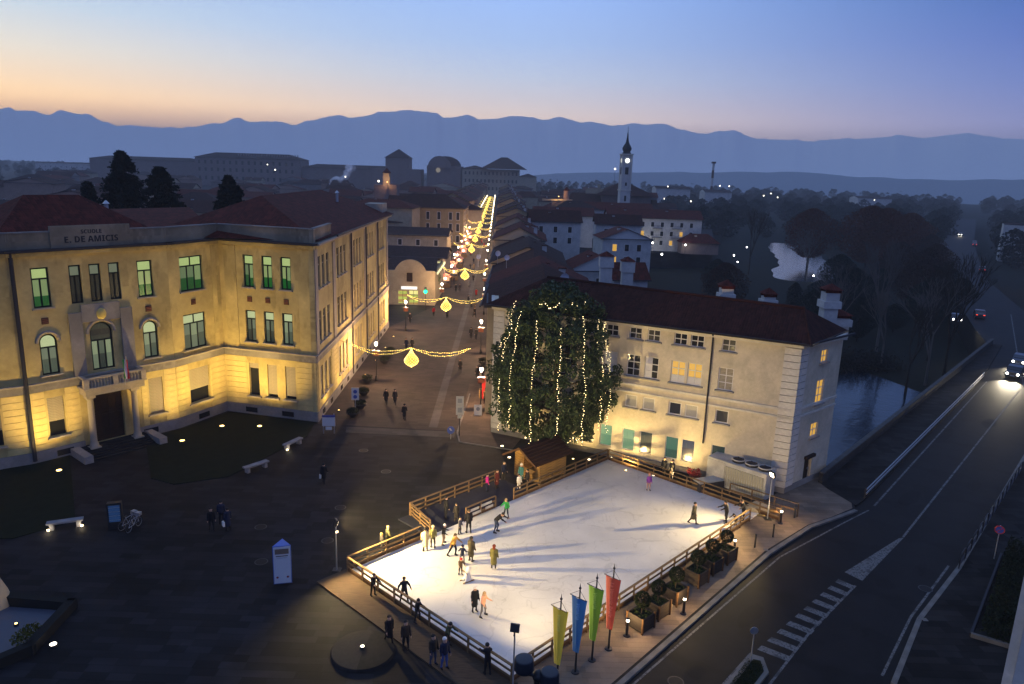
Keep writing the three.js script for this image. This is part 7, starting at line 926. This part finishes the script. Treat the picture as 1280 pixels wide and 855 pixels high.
// ---------------------------------------------------------------- small far lamps
const farLamp = (label, [x, y, z], r, c, k, group, pw = 0) => { const t = thing('far_lamp', label, 'street lamp', [x, 0, z], 0, group); const b = y < 0 ? -5 : 0; mesh('post', cyl(0.08, 0.06, Math.max(0.3, y - b - r), 0, b, 0, 6), M.iron, t); mesh('lamp_globe', ball(r, 0, y, 0, 10), glow(c[0] * k, c[1] * k, c[2] * k, 1), t); if (pw) { const l = new THREE.PointLight(new THREE.Color().setRGB(...c), pw, 0, 2); l.position.set(x, y + r + 0.15, z); l.castShadow = true; l.name = 'far_lamp_light'; scene.add(l); } };
[[29.4, 3.2, -239, 'below the pale tenement, first from left'], [37.5, 3.2, -240, 'below the pale tenement, second from left'], [44.6, 3.2, -240.5, 'below the pale tenement, third from left'], [54.5, 3.2, -237, 'below the pale tenement, rightmost'], [43, 2.2, -216, 'on the dark bank before the tenement']].forEach(([x, y, z, w]) => farLamp(`white globe lamp ${w}`, [x, y, z], 0.3, [1, 0.95, 0.85], 7, 'globe lamps along the river', 24));
[[73, -0.6, -246, 'left of the park trio'], [82, 0.8, -262, 'right of the park trio'], [72, -1.8, -238, 'lowest of the park trio'], [90.5, -3.4, -222, 'on the small jetty by the pale water']].forEach(([x, y, z, w]) => farLamp(`small white park lamp ${w}`, [x, y, z], 0.24, [1, 0.95, 0.9], 7, 'small park lamps', 10));
[[160, 1.5, -222, [1, 0.45, 0.08], 'orange lamp glowing in the tree by the far road', 90], [176, 0.5, -214, [0.75, 0.85, 1], 'bluish white lamp right of the far road', 60], [186, -0.5, -216, [1, 0.6, 0.2], 'dim orange lamp at the right edge', 60]].forEach(([x, y, z, c, w, p]) => farLamp(w, [x, y + 1, z], 0.7, c, 6, null, p));
[[128, 15, -640, 'beside the hall with chimney'], [172, 17, -640, 'at the mast foot, left'], [180, 17, -640, 'at the mast foot, right'], [54, 27, -420, 'above the church roof right of the tower'], [130, 6, -560, 'low among dark trees'], [118, 6, -600, 'left among dark trees'], [210, 10, -640, 'right of the mast'], [216, 12, -640, 'second right of the mast'], [222, 9, -640, 'third right of the mast'], [190, 6, -600, 'below the mast'], [352, 7, -740, 'near the far right white hall'], [-232, 22, -700, 'below the palace gallery'], [-330, 24, -760, 'on the palace roof edge'], [-180, 19, -560, 'under the palace link wing'], [-96, 18, -420, 'above the yellow house roofs'], [-70, 17, -380, 'left of the orange turret']].forEach(([x, y, z, w]) => farLamp(`tiny far white light ${w}`, [x, y, z], 0.5, [1, 0.9, 0.7], 5, 'tiny far lights', 0));
{ const m = thing('antenna_mast', 'thin red and white mast on the right horizon', 'mast', [178, -5, -690]); for (let k = 0; k < 6; k++) mesh('mast_section', cyl(1.1, 1.1, 7, 0, k * 7, 0, 8), k % 2 ? M.pale : M.rust, m); mesh('platform', cyl(2, 2, 1.6, 0, 41, 0, 10), M.rust, m); }
for (const [x, z, l, h, w] of [[122, -660, 30, 13, 'left of the mast'], [168, -672, 24, 11, 'at the mast foot'], [345, -760, 34, 8, 'pale, on the far right plain']]) house('far_hall', `long hazy hall ${w}`, 'building', { p: [x, z], l, d: 20, h, roof: 'gable', rise: 2, wall: M.pale, tile: M.roofGrey, group: 'far halls on the right plain' });
house('tower_block', 'pale slab block at the right edge beyond the road', 'building', { p: [196, -300, -5], turn: -0.5, l: 8, d: 9, h: 15, roof: 'hip', rise: 0.5, wall: M.pale, tile: M.roofGrey, over: 0.1 });
house('river_house', 'low dark house beside the far road', 'house', { p: [178, -232, -4], turn: -0.5, l: 16, d: 9, h: 6, roof: 'gable', rise: 2, wall: M.cream, tile: M.roofGrey, rows: [[1.2, 1.6]], cols: [3, 7, 11], lit: 0.5 });
renderer.render(scene, camera);
